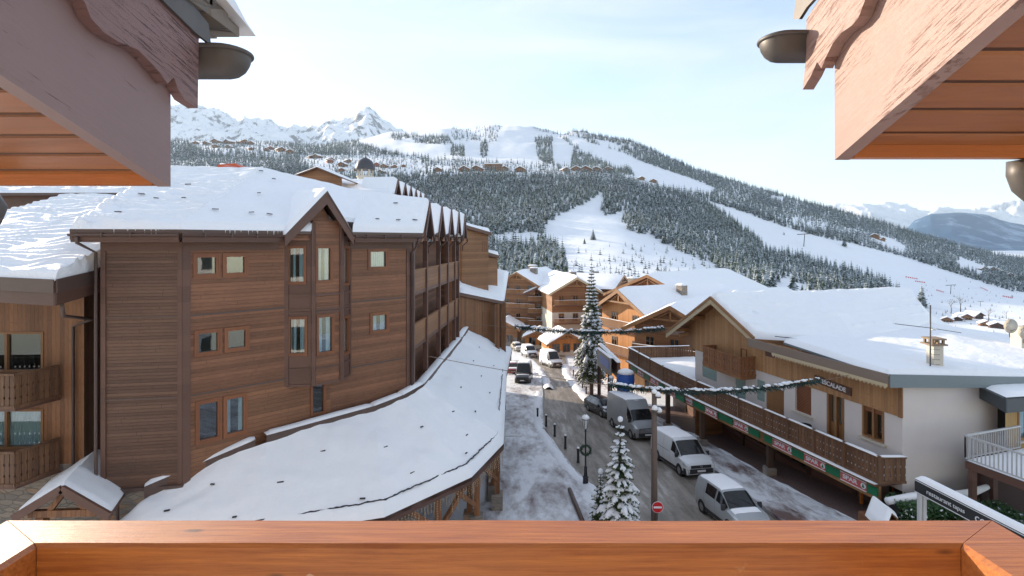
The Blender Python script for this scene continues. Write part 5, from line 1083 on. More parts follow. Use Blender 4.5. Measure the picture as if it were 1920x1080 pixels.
# ================================================================= detailed spruces near the street
M['needle_g'] = m_plain('spruce_needles', (.045, .070, .024), .8, var=.5, scale=3); M['needle_l'] = m_plain('sunlit_frosted_needles', (.10, .125, .06), .8, var=.5, scale=3); M['bark'] = m_plain('bark', (.07, .05, .04), .9, var=.3, bst=.4); M['tsnow'] = m_snow('tree_snow', (.82, .84, .88), sc=4, st=.5)  # tall spruce needles: warm sunlit tone painted in, plus frost
def big_spruce(label, base, h, rad, nw, nbr, steps, snowk, seed, twig=.3, group=None, clump=1.0, low=.05, nm='needle_g'):
    T = thing('spruce_tree', base, label, 'tree', group); r_ = random.Random(seed); mb = MB()
    mb.tube([(0, 0, -.3), (0, 0, h*.4), (0, 0, h*.97)], [h*.014+.03, h*.010+.02, .012], 8); mb.build('trunk', M['bark'], T, smooth=True, world=False)
    nd, sn = MB(), MB()
    for k in range(nw):
        t = k/(nw-1); z = h*(.05+.93*t); R_ = rad*((1-t)**.9*.97+.04)*min(1, .62+2.2*t); z = h*(low+(1-low-.02)*t)
        for j in range(max(3, int(nbr*(1-t*.5)))):
            a = 6.283*(j+r_.random()*.7)/nbr/(1-t*.5)+k*1.1; l = R_*r_.uniform(.72, 1.12); d = Vector((math.cos(a), math.sin(a), 0)); side = Vector((-d.y, d.x, 0)); dr = .28*(1-t)+.05
            f = lambda s: d*(l*s)+Vector((0, 0, z+l*(.18*s-dr*1.9*s*s)))
            nd.tube([f(0), f(.5), f(1)], [.02*l+.01, .012*l+.006, .004], 4, cap=False)
            for i in range(steps):
                s = (i+.6)/steps; p = f(s); wl = l*twig*(1.15-s)*r_.uniform(.8, 1.2)+.06
                for sg in (-1, 1):
                    e = p+side*sg*wl*.8+d*wl*.45+Vector((0, 0, -wl*.30*r_.uniform(.5, 1.5))); q = d*wl*.16; hang = Vector((0, 0, -wl*.38))
                    nd.add([p-q, e-q*.6, e+q*.6, p+q], [(0, 1, 2, 3)]); nd.add([p, e, e*.6+p*.4+hang, p+hang*.7], [(0, 1, 2, 3)])
                nd.add([p, p+d*wl*.5, p+d*wl*.25+Vector((0, 0, -wl*.5))], [(0, 1, 2)])
            sb = r_.random() < snowk
            if sb:
                q0, q1 = r_.uniform(.2, .4), r_.uniform(.85, 1.02); rr_ = l*twig*.20*clump
                pts = [f(q0+(q1-q0)*k_/5)+Vector((0, 0, rr_*.35)) for k_ in range(6)]; sn.tube(pts, [rr_*x*r_.uniform(.75, 1.2) for x in (.35, .85, 1, .95, .75, .25)], 6)
                for i in range(steps):
                    s = (i+.6)/steps
                    if s < q0 or r_.random() < .25: continue
                    p = f(s); wl = l*twig*(1.1-s)*r_.uniform(.6, 1.0)+.04
                    for sg in (-1, 1):
                        if r_.random() < .2: continue
                        e = p+side*sg*wl*.8+d*wl*.45+Vector((0, 0, -wl*.34)); r1 = min(.11, wl*.26)*clump; sn.tube([p+Vector((0, 0, .02)), p.lerp(e, .45)+Vector((0, 0, .03)), p.lerp(e, .8)+Vector((0, 0, .01)), e], [r1*.7, r1*r_.uniform(.8, 1.3), r1*.8, r1*.2], 5)
    nd.build('crown', M[nm], T, world=False, uv=False); sn.build('snow_load', M['tsnow'], T, smooth=True, world=False, uv=False)
    if True:
        mb = MB(); mb.lathe([(.02, -.12), (.10, -.08), (.13, 0), (.10, .1), (.02, .15)], (0, 0, h*.985), 10) if h < 10 else mb.lathe([(.02, -.3), (.06, -.1), (.01, .2)], (0, 0, h*.99), 6); mb.build('snow_top', M['tsnow'], T, smooth=True, world=False)
    return T
bp = G(1163, 1003)
big_spruce('young spruce heavily laden with snow beside the street lamp', (bp.x, bp.y, g(bp.y)), 5.35, 1.34, 16, 10, 7, 1.0, 3, twig=.44, clump=1.45)
bp = G(1126, 985)
big_spruce('smaller snowy sapling standing left of the laden young spruce', (bp.x, bp.y, g(bp.y)), 2.6, .75, 12, 8, 6, .55, 5, twig=.36)
bp = G(1108, 745)
big_spruce('tall spruce with snowy boughs rising beside the garland in the middle of the village', (bp.x, 57, g(57)), 14.6, 2.15, 36, 14, 7, .85, 9, twig=.55, clump=.95, low=.15, nm='needle_l')
# ================================================================= garlands
def garland(label, A0, A1, B0, B1, sag, r, seed):
    """wire A0..A1, furry garland A1..B1 hanging between, wire to B0"""
    T = thing('garland', A1, label, 'garland', 'snowy garlands across the street'); r_ = random.Random(seed)
    A0, A1, B0, B1 = map(Vector, (A0, A1, B0, B1)); tot = (B0-A0)
    pts = lambda a, b, n, sg: [a.lerp(b, i/n)+Vector((0, 0, -sg*4*(i/n)*(1-i/n))) for i in range(n+1)]
    c = pts(A1, B1, 60, sag)
    mb = MB(); mb.tube(pts(A0, A1, 12, .1)+c[1:]+pts(B1, B0, 6, .03)[1:], .016, 5); mb.build('cable', M['wire'], T)
    nd, sn = MB(), MB(); Lg = (B1-A1).length; n = int(Lg/.022)
    for i in range(n):
        u = i/n; p = A1.lerp(B1, u)+Vector((0, 0, -sag*4*u*(1-u))); rad = r*(.85+.35*mnoise.noise(Vector((u*Lg*2, seed, 0))))
        for _ in range(3):
            d = Vector((r_.gauss(0, .7), r_.gauss(0, 1), r_.gauss(-.1, 1))).normalized(); s_ = d.orthogonal().normalized()*.022; e = p+d*rad*r_.uniform(.8, 1.25); nd.add([p-s_, e-s_*.5, e+s_*.5, p+s_], [(0, 1, 2, 3)])
    m_ = int(Lg/.10)
    for i in range(m_):
        u = i/m_; p = A1.lerp(B1, u)+Vector((0, 0, -sag*4*u*(1-u)))+Vector((0, r_.uniform(-.06, .03), r*r_.uniform(.35, .75))); q = r*r_.choice([.2, .3, .4, .55])
        if r_.random() < .8: sn.lathe([(q*.2, -q*.35), (q, -q*.1), (q*.85, q*.3), (q*.2, q*.55)], tuple(p), 7)
    nd.build('greenery', M['gneedle'], T, uv=False); sn.build('snow_cap', M['tsnow'], T, smooth=True, uv=False); return T
M['gneedle'] = m_plain('garland_needles', (.012, .055, .050), .7, var=.4, scale=9)
garland('nearer snow covered garland strung from the hotel to the beige house', P(805, 668, 26.6), P(1142, 722, 26.8), P(1592, 703, 26.2), P(1538, 713, 26.6), .48, .26, 1)
garland('farther snow covered garland crossing in front of the tall spruce', P(872, 604, 42), P(965, 612, 42.5), P(1262, 612, 42.6), P(1246, 616, 42.8), .42, .30, 2)
for k, (a, b, lab) in enumerate([((-.3, 27.5, -10.1), P(1140, 735, 30), 'thin cable crossing the pavement from the arcade eave')]):
    pass
g_true = g; SCL = 1.2; pre_objs = set(o.name for o in SC.objects)
g = lambda Y, X=0: g_true(Y*SCL, X*SCL)/SCL
# ================================================================= beige rendered house with shop arcade (right)
K = thing('rendered_house', (15, 26, -13), 'beige rendered house with timber gable, carved balcony and shop arcade, right of the street', 'house')
WH = Wall((15.3, 20.9), (11.75, 34.2)); WE = Wall((15.3, 20.9), (20.75, 22.35))
def rc(W, x0, y0, x1, y1): a, b, c, d = W.rect(x0, y0, x1, y1); return (min(a, b), max(a, b), c, d)
h_sh = rc(WH, 1491, 718, 1521, 775); h_dr = rc(WH, 1551, 738, 1583, 826); h_wn = rc(WH, 1617, 762, 1658, 824); h_ar = rc(WH, 1436, 727, 1470, 790)
h_s1 = rc(WH, 1317, 678, 1344, 711); h_s2 = rc(WH, 1379, 697, 1398, 748); h_s3 = rc(WH, 1419, 713, 1434, 752)
ZW, ZF, ZE = -6.85, -9.35, -5.15
wall(WH, 'rendered_wall', M['render'], K, ZF-.4, ZW, [h for h in (h_sh, h_dr, h_wn, h_ar, h_s1, h_s2, h_s3)], .22)
h_g1 = rc(WH, 1346, 616, 1359, 647)
mb = MB(); WH.face(mb, 0, WH.L, ZW, -5.6, [h_g1] if h_g1[3] < -5.6 else [], .1)
for q in range(len(mb.v)): p = Vector(mb.v[q])+WH.n*.05; mb.v[q] = tuple(p)
tg = WH.t(1400); ga = WH.t(1336)
mb.add([WH.pt(0, -5.6, .05), WH.pt(tg, -5.6, .05), WH.pt(tg, -5.2, .05), WH.pt(0, -5.2, .05)], [(0, 1, 2, 3)])
mb.add([WH.pt(tg, -5.6, .05), WH.pt(WH.L, -5.6, .05), WH.pt(WH.L, -5.1, .05), WH.pt(ga, -3.5, .05), WH.pt(tg, -5.2, .05)], [(0, 1, 2, 3, 4)])
mb.add([WH.pt(0, ZW, .05), WH.pt(0, ZW, -.1), WH.pt(WH.L, ZW, -.1), WH.pt(WH.L, ZW, .05)], [(0, 1, 2, 3)]); mb.build('timber_cladding', M['honey'], K)
mb = MB(); WH.box(mb, -.03, .14, ZW-.02, -5.3, 0, .07); mb.build('corner_board', M['honey_d'], K)
# end wall
mb = MB(); mb.add([WE.pt(0, -12.5), WE.pt(WE.L, -12.5), WE.pt(WE.L, -5.93), WE.pt(0, -5.42)], [(0, 1, 2, 3)]); mb.build('end_wall', M['render'], K)
mb = MB(); mb.add([WH.pt(WH.L, -13, 0), WH.pt(WH.L, -13, -9), WH.pt(WH.L, -4.0, -9), WH.pt(WH.L, -5.2, 0)], [(0, 1, 2, 3)]); mb.build('far_end_wall', M['chalet'], K)
window(WH, K, h_wn, 'honey_d', .08, .16, mull=1, sill=True, curtain=0); mb = MB(); WH.box(mb, h_wn[0], h_wn[1], h_wn[3]-.28, h_wn[3]+.0, -.14, -.04); mb.build('shutter_box', M['trim_r'], K)
w = window(WH, K, h_dr, 'honey_d', .10, .16, mull=1, curtain=.4); mb = MB(); WH.box(mb, h_dr[0]+.1, h_dr[1]-.1, h_dr[2]+.05, h_dr[2]+.75, -.19, -.13); mb.build('door_panel', M['honey_d'], w)
for h, mt, nm in ((h_sh, 'trim_r', 'closed_shutter'), (h_s1, 'shutter', 'closed_shutter'), (h_s2, 'shutter', 'closed_shutter'), (h_s3, 'shutter', 'closed_shutter'), (h_ar, 'honey_d', 'plank_door')):
    mb = MB(); t0, t1, z0, z1 = h; nn = max(3, int((t1-t0)/.14)) if mt != 'trim_r' else 1
    if mt == 'trim_r':
        k = int((z1-z0)/.07)
        for i in range(k): z = z0+(z1-z0)*i/k; WH.box(mb, t0+.02, t1-.02, z, z+(z1-z0)/k*.86, -.12, -.09)
    else:
        for i in range(nn): a = t0+(t1-t0)*i/nn; WH.box(mb, a+.006, a+(t1-t0)/nn-.006, z0, z1, -.08 if mt == 'shutter' else -.12, -.03 if mt == 'shutter' else -.06)
        if mt == 'shutter':
            for zz in (.15, .5, .85): WH.box(mb, t0, t1, z0+(z1-z0)*zz-.04, z0+(z1-z0)*zz+.04, -.03, -.01)
    s_ = mb.build(nm, M[mt], K)
    mb = MB(); WH.box(mb, t0, t1, z0, z1, -.215, -.2); mb.build('backing', M['dark_in'], s_)
mb = MB(); WH.box(mb, h_sh[0]-.12, h_sh[1]+.12, h_sh[2]-.1, h_sh[2]-.02, -.1, .1); mb.build('window_sill', M['cream'], K)
# upper balcony
def offp(px, off): return WH.pt(WH.t(px, off), 0, off)
a = offp(1318, .95); b = offp(1389, .95); c = WH.pt(WH.t(1389, .95), 0, 0)
zb2 = -7.22
mb = MB(); mb.prism([a+Vector((0, 0, zb2-.15)), b+Vector((0, 0, zb2-.15)), c+Vector((0, 0, zb2-.15)), WH.pt(WH.t(1318, .95), zb2-.15, 0)], (0, 0, .15)); mb.build('balcony_floor', M['honey_d'], K)
M['rail_r'] = m_wood('reddish_carved_wood', (.17, .065, .025), (.34, .15, .06), .16, 'v', groove=.2)
carved_rail(K, a[:2], b[:2], zb2, 1.08, mat='rail_r', pitch=.22, snow=False); carved_rail(K, b[:2], c[:2], zb2, 1.08, mat='rail_r', pitch=.22, snow=False); carved_rail(K, WH.pt(WH.t(1318, .95), 0, 0)[:2], a[:2], zb2, 1.08, mat='rail_r', pitch=.22, snow=False)
if h_g1[3] < -5.6: window(WH, K, h_g1, 'honey_d', .06, .0, out=.07)
hv = rc(WH, 1437, 657, 1454, 669); mb = MB(); WH.box(mb, hv[0], hv[1], hv[2], hv[3], .045, .07); mb.build('vent_hatch', M['trim'], K)
hv = rc(WH, 1391, 645, 1402, 670); window(WH, K, (hv[0], hv[1], -6.6, -5.9), 'trim_r', .05, -.04, out=.09)
# ---- roofs
rk = Vector((11.6, 31.06, -3.22)); rke = Vector((26.1, 34.93, -3.22)); ftR = Vector((12.75, 28.0, -5.05)); ftL = Vector((10.35, 35.7, -6.05))
mid_ = Vector((17.5, 27.0, -5.2)); rgt = Vector((24.4, 31.1, -4.92)); ftR2 = Vector((13.55, 26.4, -5.02))
f_main = [[ftR, mid_, (rk+rke)/2, rk], [mid_, rgt, rke, (rk+rke)/2]]
for k, fc in enumerate(f_main):
    mb = MB(); slab(mb, fc, .14); mb.build('roof', M['honey_d'], K); snow_on(K, fc, th=.30, nu=60, nv=60, edges=(1 if k == 0 else 0, 0, 1, 0), amp=.06, seed=k*0+21, rows=(.22, .45, .68, .95))
fc = [rk, rke, rke+Vector((-1.0, 8, -3.4)), ftL]; mb = MB(); slab(mb, fc, .14); mb.build('roof', M['honey_d'], K); snow_on(K, fc, th=.28, nu=40, nv=20, edges=(1, 0, 0, 1), amp=.05)
fc = [rgt, Vector((29.5, 35.5, -5.9)), Vector((28.2, 36.5, -5.3)), rke]; mb = MB(); slab(mb, fc, .14); mb.build('roof', M['honey_d'], K); snow_on(K, fc, th=.28, nu=16, nv=16, edges=(0, 0, 0, 0), amp=.04)
# low flat roof in front
e0 = WH.pt(-.0, -5.1, .95); e0 = Vector((14.33, 20.35, -5.1)); e1 = ftR+Vector((-.05, -.05, 0)); e2 = Vector((21.1, 22.1, -5.55)); e3 = Vector((29.5, 24.5, -5.9)); e4 = Vector((31, 33, -5.9)); e5 = Vector((16, 33, -5.3))
for fc, ed in (([e0, e2, rgt, ftR2+Vector((.2, .6, -.02))], (1, 0, 1, 0)), ([e2, e3, e4, rgt], (0, 1, 1, 0))):
    mb = MB(); slab(mb, fc, .1); mb.build('roof', M['grey_metal'], K); snow_on(K, fc, th=.22, nu=50, nv=40, edges=ed, amp=.035, seed=33, rip=.0, mat='snow_rough')
fc = [e0, ftR2+Vector((.25, .6, -.02)), ftR2+Vector((-.55, .2, -.03)), e0+Vector((-.05, .05, 0))]
# eave fascia (cream scalloped on street side), grey on the end
fa = Vector((14.33, 20.35, 0)); fb = Vector((12.78, 26.2, 0)); fcx = ftR+Vector((0, 0, 0)); 
mb = MB(); mb.prism([fa+Vector((0, 0, -5.42)), fb+Vector((0, 0, -5.42)), fb+Vector((0, 0, -5.02)), fa+Vector((0, 0, -5.02))], (.05, .01, 0)); mb.prism([fb+Vector((0, 0, -5.42)), Vector((12.35, 28.0, -5.42)), Vector((12.35, 28.0, -5.0)), fb+Vector((0, 0, -5.02))], (.05, .01, 0)); M['fcream'] = m_wood('pale_fascia_board', (.42, .33, .20), (.55, .45, .30), .5, 'h', groove=0); M['fdark'] = m_wood('grey_brown_fascia', (.16, .12, .09), (.25, .19, .15), .5, 'h', groove=0); mb.build('fascia', M['fdark'], K)
mb = MB(); n_ = 34; d_ = (fb-fa)
for i in range(n_):
    p0, p1 = fa+d_*(i/n_)+Vector((-.025, 0, 0)), fa+d_*((i+1)/n_)+Vector((-.025, 0, 0)); mb.prism([p0+Vector((0, 0, -5.40)), p1+Vector((0, 0, -5.40)), p1+Vector((0, 0, -5.50)), (p0+p1)/2+Vector((0, 0, -5.60)), p0+Vector((0, 0, -5.50))], (.02, 0, 0))
mb.build('scalloped_edge', M['fcream'], K)
mb = MB(); mb.prism([fa+Vector((.05, .02, -5.42)), fb+Vector((.05, .02, -5.42)), WH.pt(WH.t(1440), -5.42, 0), WH.pt(0, -5.42, 0)], (0, 0, .05)); mb.build('eave_soffit', M['honey_d'], K)
ga_ = Vector((14.4, 20.3, 0)); gb_ = Vector((21.2, 22.0, 0))
mb = MB(); mb.prism([ga_+Vector((0, 0, -5.52)), gb_+Vector((0, 0, -6.0)), gb_+Vector((0, 0, -5.55)), ga_+Vector((0, 0, -5.02))], (-.01, .06, 0)); mb.build('grey_fascia', M['grey_metal'], K)
mb = MB(); mb.prism([ga_+Vector((0, .06, -5.5)), gb_+Vector((0, .06, -5.98)), WE.pt(WE.L, -5.98, 0), WE.pt(0, -5.5, 0)], (0, 0, .04)); mb.build('eave_soffit', M['grey_metal'], K)
# gable verges
for k, (a, b) in enumerate(((ftR, rk), (ftL, rk))):
    off = -WH.n*0
    mb = MB(); mb.prism([a+Vector((0, 0, -.30)), b+Vector((0, 0, -.34)), b+Vector((0, 0, .04)), a+Vector((0, 0, .04))], WH.n*.06); mb.build('verge_board', M['fcream'], K)
    mb = MB(); mb.prism([a+Vector((0, 0, -.05)), b+Vector((0, 0, -.05)), b+Vector((0, 0, .10)), a+Vector((0, 0, .10))], WH.n*.11); mb.build('upper_verge', M['honey_d'], K)
    for q in (.25, .6, .97):
        p = a.lerp(b, q)+Vector((0, 0, -.30)); mb = MB(); mb.beam(p+WH.n*.0, p-WH.n*1.1, .16, .2); mb.build('purlin', M['honey_d'], K)
mb = MB(); mb.beam(ftL+Vector((.6, -.8, .0)), ftL+Vector((1.2, -.8, .1)), .2, .2); mb.prism([WH.pt(WH.L, ZW, .05), WH.pt(WH.L+1.1, ZW+.3, .05), WH.pt(WH.L+1.1, -5.6, .05), WH.pt(WH.L, -4.9, .05)], -WH.n*.1); mb.build('gable_extension', M['honey_d'], K)
# snow crack lines on the roof
for pts in ([(1452, 631), (1500, 636), (1560, 645), (1600, 652), (1632, 652), (1660, 642), (1700, 630), (1737, 616)], ):
    ln = []
    for x, y in pts:
        Yd = np.interp(x, [1450, 1610, 1740], [27.2, 26.1, 30.2]); p = P(x, y, Yd); ln.append(p+Vector((0, -.05, .02)))
    mb = MB(); mb.tube(ln, [.02, .02, .025, .05, .07, .04, .04, .02], 5); mb.build('snow_break', M['dark_metal'], K)
# ---- carved terrace balcony and arcade
BL = [(14.24, 20.7), (12.6, 26.7), (11.1, 32.0), (10.2, 36), (9.25, 42.4)]
W_1 = Wall(BL[0], BL[1]); inner = [(15.25, 20.9), (14.0, 26.7), (12.5, 32), (14, 38), (15, 44)]
mb = MB(); 
for k in range(4):
    q = [(*BL[k], ZF-.12), (*BL[k+1], ZF-.12), (*(inner[k+1]), ZF-.12), (*inner[k], ZF-.12)]; mb.prism([Vector(x) for x in q], (0, 0, .12))
mb.build('terrace_floor', M['trim'], K)
for k in range(4):
    nseg = [4, 3, 2, 3][k]
    for i in range(nseg):
        a = Vector(BL[k]).lerp(Vector(BL[k+1]), i/nseg); b = Vector(BL[k]).lerp(Vector(BL[k+1]), (i+1)/nseg); carved_rail(K, b, a, ZF, 1.05, pitch=.17); mb = MB(); mb.box(a.x-.06, a.x+.06, a.y-.06, a.y+.06, ZF, ZF+1.07); mb.build('rail_post', M['rail_wood'], K)
carved_rail(K, BL[0], (15.3, 20.72), ZF, 1.05, pitch=.2); carved_rail(K, (14.6, 43.0), BL[4], ZF, 1.05, pitch=.2)
for k in range(4):
    a, b = Vector((*BL[k], ZF-.02)), Vector((*BL[k+1], ZF-.02)); n_ = (b-a).cross(Vector((0, 0, 1))).normalized(); n_ = n_ if n_.x < 0 else -n_
    mb = patch([a+n_*.02, b+n_*.02, b+n_*.24, a+n_*.24], th=.06, nu=30, nv=4, amp=.02); mb.build('snow_ledge', M['snow'], K, smooth=True)
    mb = MB(); slab(mb, [a+n_*.02, b+n_*.02, b+n_*.24, a+n_*.24], .07); mb.build('ledge', M['rail_wood'], K)
tf = [(10.5, 34.5, ZF+.01), (12.4, 33.4, ZF+.01), (14.9, 43.2, ZF+.01), (9.4, 42.3, ZF+.01)]; snow_on(K, tf, th=.22, nu=30, nv=30, amp=.05); snow_on(K, [(14.3, 21.0, ZF), (15.2, 21.0, ZF), (12.6, 33, ZF), (11.0, 32, ZF)], th=.05, nu=10, nv=30, amp=.02)
# coloured shop fascia with lettering
def fascia_panels(W, spec):
    for x0, x1, kind in spec:
        t0, t1 = sorted((W.t(x0, .05), W.t(x1, .05))); mb = MB(); W.box(mb, t0, t1, -9.88, -9.54, .0, .06); o = mb.build('fascia_panel', M['green'] if kind == 'g' else M['red_sign'], K)
        if kind == 'r':
            mb = MB(); W.box(mb, t0, t1, -9.90, -9.87, .0, .075); W.box(mb, t0, t1, -9.55, -9.52, .0, .075); mb.build('panel_rim', M['white_p'], o)
            dirx = -W.d if W.d.x*1.0-W.d.y < 0 else W.d
            tm = (t0+t1)/2; wd = t1-t0; rd = (W.pt(t0, 0)-W.pt(t1, 0)).normalized()
            if rd.dot(Vector((1, -1, 0))) < 0: rd = -rd
            sgn = 1 if rd.dot(W.d) > 0 else -1
            text_mesh('SPAR', .24, .008, 'shop_lettering', M['white_p'], frame_mtx(W.pt(tm-sgn*wd*.12, -9.70, .07), rd)@Matrix.Diagonal((1.25, 1, 1, 1)), o, bold=True)
            p = W.pt(tm+sgn*wd*.39, -9.70, .068); mb = MB(); q = []
            for k in range(20): an = 6.283*k/20; q.append(p+rd*.115*math.cos(an)+Vector((0, 0, .115*math.sin(an))))
            mb.prism(q, W.n*.012); rd_ = mb.build('round_badge', M['white_p'], o)
            mb = MB(); mb.prism([p+W.n*.013+rd*a_+Vector((0, 0, b_)) for a_, b_ in ((-.06, -.07), (.06, -.07), (0, .09))], W.n*.01); mb.build('tree_emblem', M['green'], rd_)
WS2 = Wall(BL[1], BL[2]); WS3 = Wall(BL[2], BL[3]); WS4 = Wall(BL[3], BL[4])
fascia_panels(W_1, [(1433, 1449, 'g'), (1449, 1485, 'r'), (1485, 1508, 'g'), (1508, 1548, 'r'), (1548, 1576, 'g'), (1576, 1625, 'r'), (1625, 1645, 'g')])
fascia_panels(WS2, [(1403, 1424, 'g'), (1375, 1403, 'r'), (1346, 1374, 'g')]); fascia_panels(WS3, [(1322, 1344, 'r'), (1299, 1321, 'g'), (1286, 1298, 'r')]); fascia_panels(WS4, [(1267, 1282, 'g'), (1247, 1266, 'r'), (1235, 1246, 'g'), (1219, 1235, 'r'), (1208, 1218, 'g'), (1195, 1207, 'r'), (1185, 1194, 'g')])
for k in range(4):
    Wq = (W_1, WS2, WS3, WS4)[k]; mb = MB(); Wq.box(mb, 0, Wq.L, -10.05, -9.4, -.12, -.005); mb.build('fascia_backing', M['honey_d'], K)
# arcade: posts, shop fronts, dark ceiling
back = [(16.5, 18.5), (14.9, 26.7), (13.9, 32), (13.5, 38), (13.3, 44)]
for k in range(4):
    Wb = Wall(back[k], back[k+1]); nb = max(1, int(Wb.L/2.6))
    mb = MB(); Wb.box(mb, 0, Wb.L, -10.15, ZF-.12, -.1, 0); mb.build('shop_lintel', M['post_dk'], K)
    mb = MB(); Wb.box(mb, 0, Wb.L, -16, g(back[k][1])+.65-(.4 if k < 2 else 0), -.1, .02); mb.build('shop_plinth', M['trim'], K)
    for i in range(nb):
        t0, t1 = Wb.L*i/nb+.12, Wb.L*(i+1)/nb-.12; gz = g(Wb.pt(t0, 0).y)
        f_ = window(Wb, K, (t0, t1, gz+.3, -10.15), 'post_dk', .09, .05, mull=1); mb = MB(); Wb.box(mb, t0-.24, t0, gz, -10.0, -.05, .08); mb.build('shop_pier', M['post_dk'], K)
for k in range(len(BL)-1):
    for u in (.0,):
        p = Vector(BL[k]).lerp(Vector(BL[k+1]), u)+Vector((.35, .1))
        if k == 0 and u == 0: p = Vector((14.75, 21.2))
        gz = g(p.y); mb = MB(); mb.box(p.x-.13, p.x+.13, p.y-.13, p.y+.13, gz, -9.6); ps = mb.build('arcade_post', M['post_dk'], K)
        mb = MB(); mb.box(p.x-.24, p.x+.24, p.y-.24, p.y+.24, gz, gz+.5); mb.build('post_base', M['stone'], ps)
# house sign
pc = P(1561, 722, 0); tS = WH.t(1561, .08); c = WH.pt(tS, WH.z(1561, 721), .09); rd = -WH.d
SG = thing('house_sign', c, 'dark wooden board lettered ESCALADE on the honey cladding above the balcony door', 'sign')
tl_ = Vector((0, 0, 1))+rd*.0; xr_ = (rd+Vector((0, 0, -.06))).normalized()
mb = MB(); mb.obox(c, xr_*.98, WH.n*.025, Vector((0, 0, .17))); mb.build('board', M['trim'], SG)
text_mesh("L'ESCALADE", .27, .012, 'lettering', M['white_p'], frame_mtx(c+WH.n*.03, xr_)@Matrix.Diagonal((1.0, 1, 1, 1)), SG, bold=True)
# small chair shape on the balcony
p = WH.pt(WH.t(1508, .6), ZF, .6); Ch = thing('wicker_chair', p, 'dark rounded chair standing on the carved balcony near the shuttered window', 'chair')
mb = MB(); mb.lathe([(.05, .40), (.30, .42), (.30, .47), (.02, .48)], p, 14); mb.build('seat', M['black'], Ch, smooth=True, sharp=40)
mb = MB(); mb.grid(lambda u, v: p+Vector((.32*math.cos(3.6*u-.2), .30*math.sin(3.6*u-.2), .45+.42*v)), 12, 3); mb.build('backrest', M['black'], Ch, smooth=True)
for a in (.7, 2.3, 3.9, 5.5): mb = MB(); mb.beam(p+Vector((.22*math.cos(a), .22*math.sin(a), 0)), p+Vector((.2*math.cos(a), .2*math.sin(a), .42)), .04, .04, up=(1, 0, 0)); mb.build('leg', M['black'], Ch)
# chimney, aerial, dishes
CH = thing('chimney', (17.6, 22.2, -5.3), 'cream rendered chimney with a broken tiled cap beside the aerial mast', 'chimney')
mb = MB(); mb.box(17.40, 17.80, 22.0, 22.4, -5.6, -4.25); mb.build('stack', M['cream'], CH); mb = MB(); mb.box(17.27, 17.93, 21.92, 22.58, -4.25, -4.19); mb.box(17.3, 17.9, 21.95, 22.55, -4.02, -3.96)
for x in (17.38, 17.6, 17.82): mb.box(x-.04, x+.04, 22.0, 22.08, -4.19, -4.02); mb.box(x-.04, x+.04, 22.42, 22.5, -4.19, -4.02)
mb.build('cap', m_plain('clay_slates', (.26, .19, .13), .8), CH)
AN = thing('tv_aerial', (17.1, 21.8, -5.2), 'tall thin tv aerial mast with two crossed booms beside the cream chimney', 'aerial')
mb = MB(); mb.tube([(17.1, 21.8, -5.3), (17.1, 21.8, -2.55)], .028, 8); mb.build('mast', M['zinc'], AN, smooth=True)
mb = MB(); a, b = P(1678, 607, 21.2), P(1745, 615, 21.8); b2 = P(1802, 624, 22.6); mb.tube([a, b, b2], .014, 5)
for u in np.linspace(0, 1, 9): p = a.lerp(b, u); mb.tube([p+Vector((0, 0, -.12+.02*u)), p+Vector((0, 0, .12))] if u > 2 else [p+Vector((0, -.12, 0)), p+Vector((0, .12, 0))], .006, 4)
mb.build('boom', M['dark_metal'], AN)
mb = MB(); p = Vector((17.1, 21.8, -4.6))
for k, z in enumerate((-4.35, -4.55, -4.75, -4.95)): mb.tube([(17.1, 21.8, z), (17.32, 21.6, z)], .01, 4); mb.tube([(17.2, 21.6, z), (17.4, 21.7, z)], .008, 4)
mb.build('lower_boom', M['zinc'], AN)
mb = MB(); mb.lathe([(.07, -.02), (.11, .02), (.02, .10)], (17.2, 21.75, -3.55), 10); mb.build('amplifier_box', M['white_p'], AN, smooth=True)
mb = MB(); mb.box(25.6, 26.4, 26.8, 27.4, -6.0, -4.25); ck = tag(mb.build('chimney', M['cream']), 'cream chimney block at the right frame edge carrying two satellite dishes', 'chimney')
for px, py, k in ((1893, 611, 0), (1920, 622, 1)):
    c = P(px, py, 26.6); D_ = thing('satellite_dish', c, ['pale round satellite dish, the left one of two', 'pale satellite dish cut by the right frame edge'][k], 'satellite dish'); mb = MB(); mb.lathe([(.36, -.06), (.30, -.02), (.18, .03), (.02, .05)], c, 24, 'y'); mb.build('dish', M['cream'], D_, smooth=True)
    mb = MB(); mb.tube([c+Vector((0, .05, 0)), c+Vector((.15, .15, -.6))], .025, 6); mb.tube([c+Vector((0, 0, -.3)), c+Vector((0, -.3, -.12))], .012, 5); mb.build('arm', M['zinc'], D_)
# ================================================================= honey wooden house with metal balcony (far right)
Q = thing('wooden_annex', (20.5, 21.2, -10), 'honey wood annex with grey fascia and white metal balcony at the right edge', 'house')
WW = Wall((19.75, 21.35), (27, 23.2)); hw = rc(WW, 1908, 765, 1960, 822)
wall(WW, 'clad_wall', M['wood_y'] if 'wood_y' in M else M['honey'], Q, -12, -5.9, [hw], .1); window(WW, Q, hw, 'honey_d', .08, .05, mull=1, sill=True, curtain=.3)
a, b = Vector((19.0, 20.5, -5.95)), Vector((26.5, 22.3, -6.1)); mb = MB(); mb.prism([a, b, b+Vector((0, 0, -.55)), a+Vector((0, 0, -.6))], (-.01, .08, 0)); mb.prism([a, a+Vector((0, 0, -.6)), Vector((19.4, 23, -6.3)), Vector((19.4, 23, -5.75))], (.05, 0, 0)); mb.build('fascia', m_plain('anthracite_fascia', (.055, .065, .075), .5), Q)
fc = [a, b, b+Vector((0, 3.5, .3)), a+Vector((.2, 3.0, .3))]; mb = MB(); slab(mb, fc, .08); mb.build('roof', M['grey_metal'], Q); snow_on(Q, fc, th=.12, nu=24, nv=16, amp=.03)
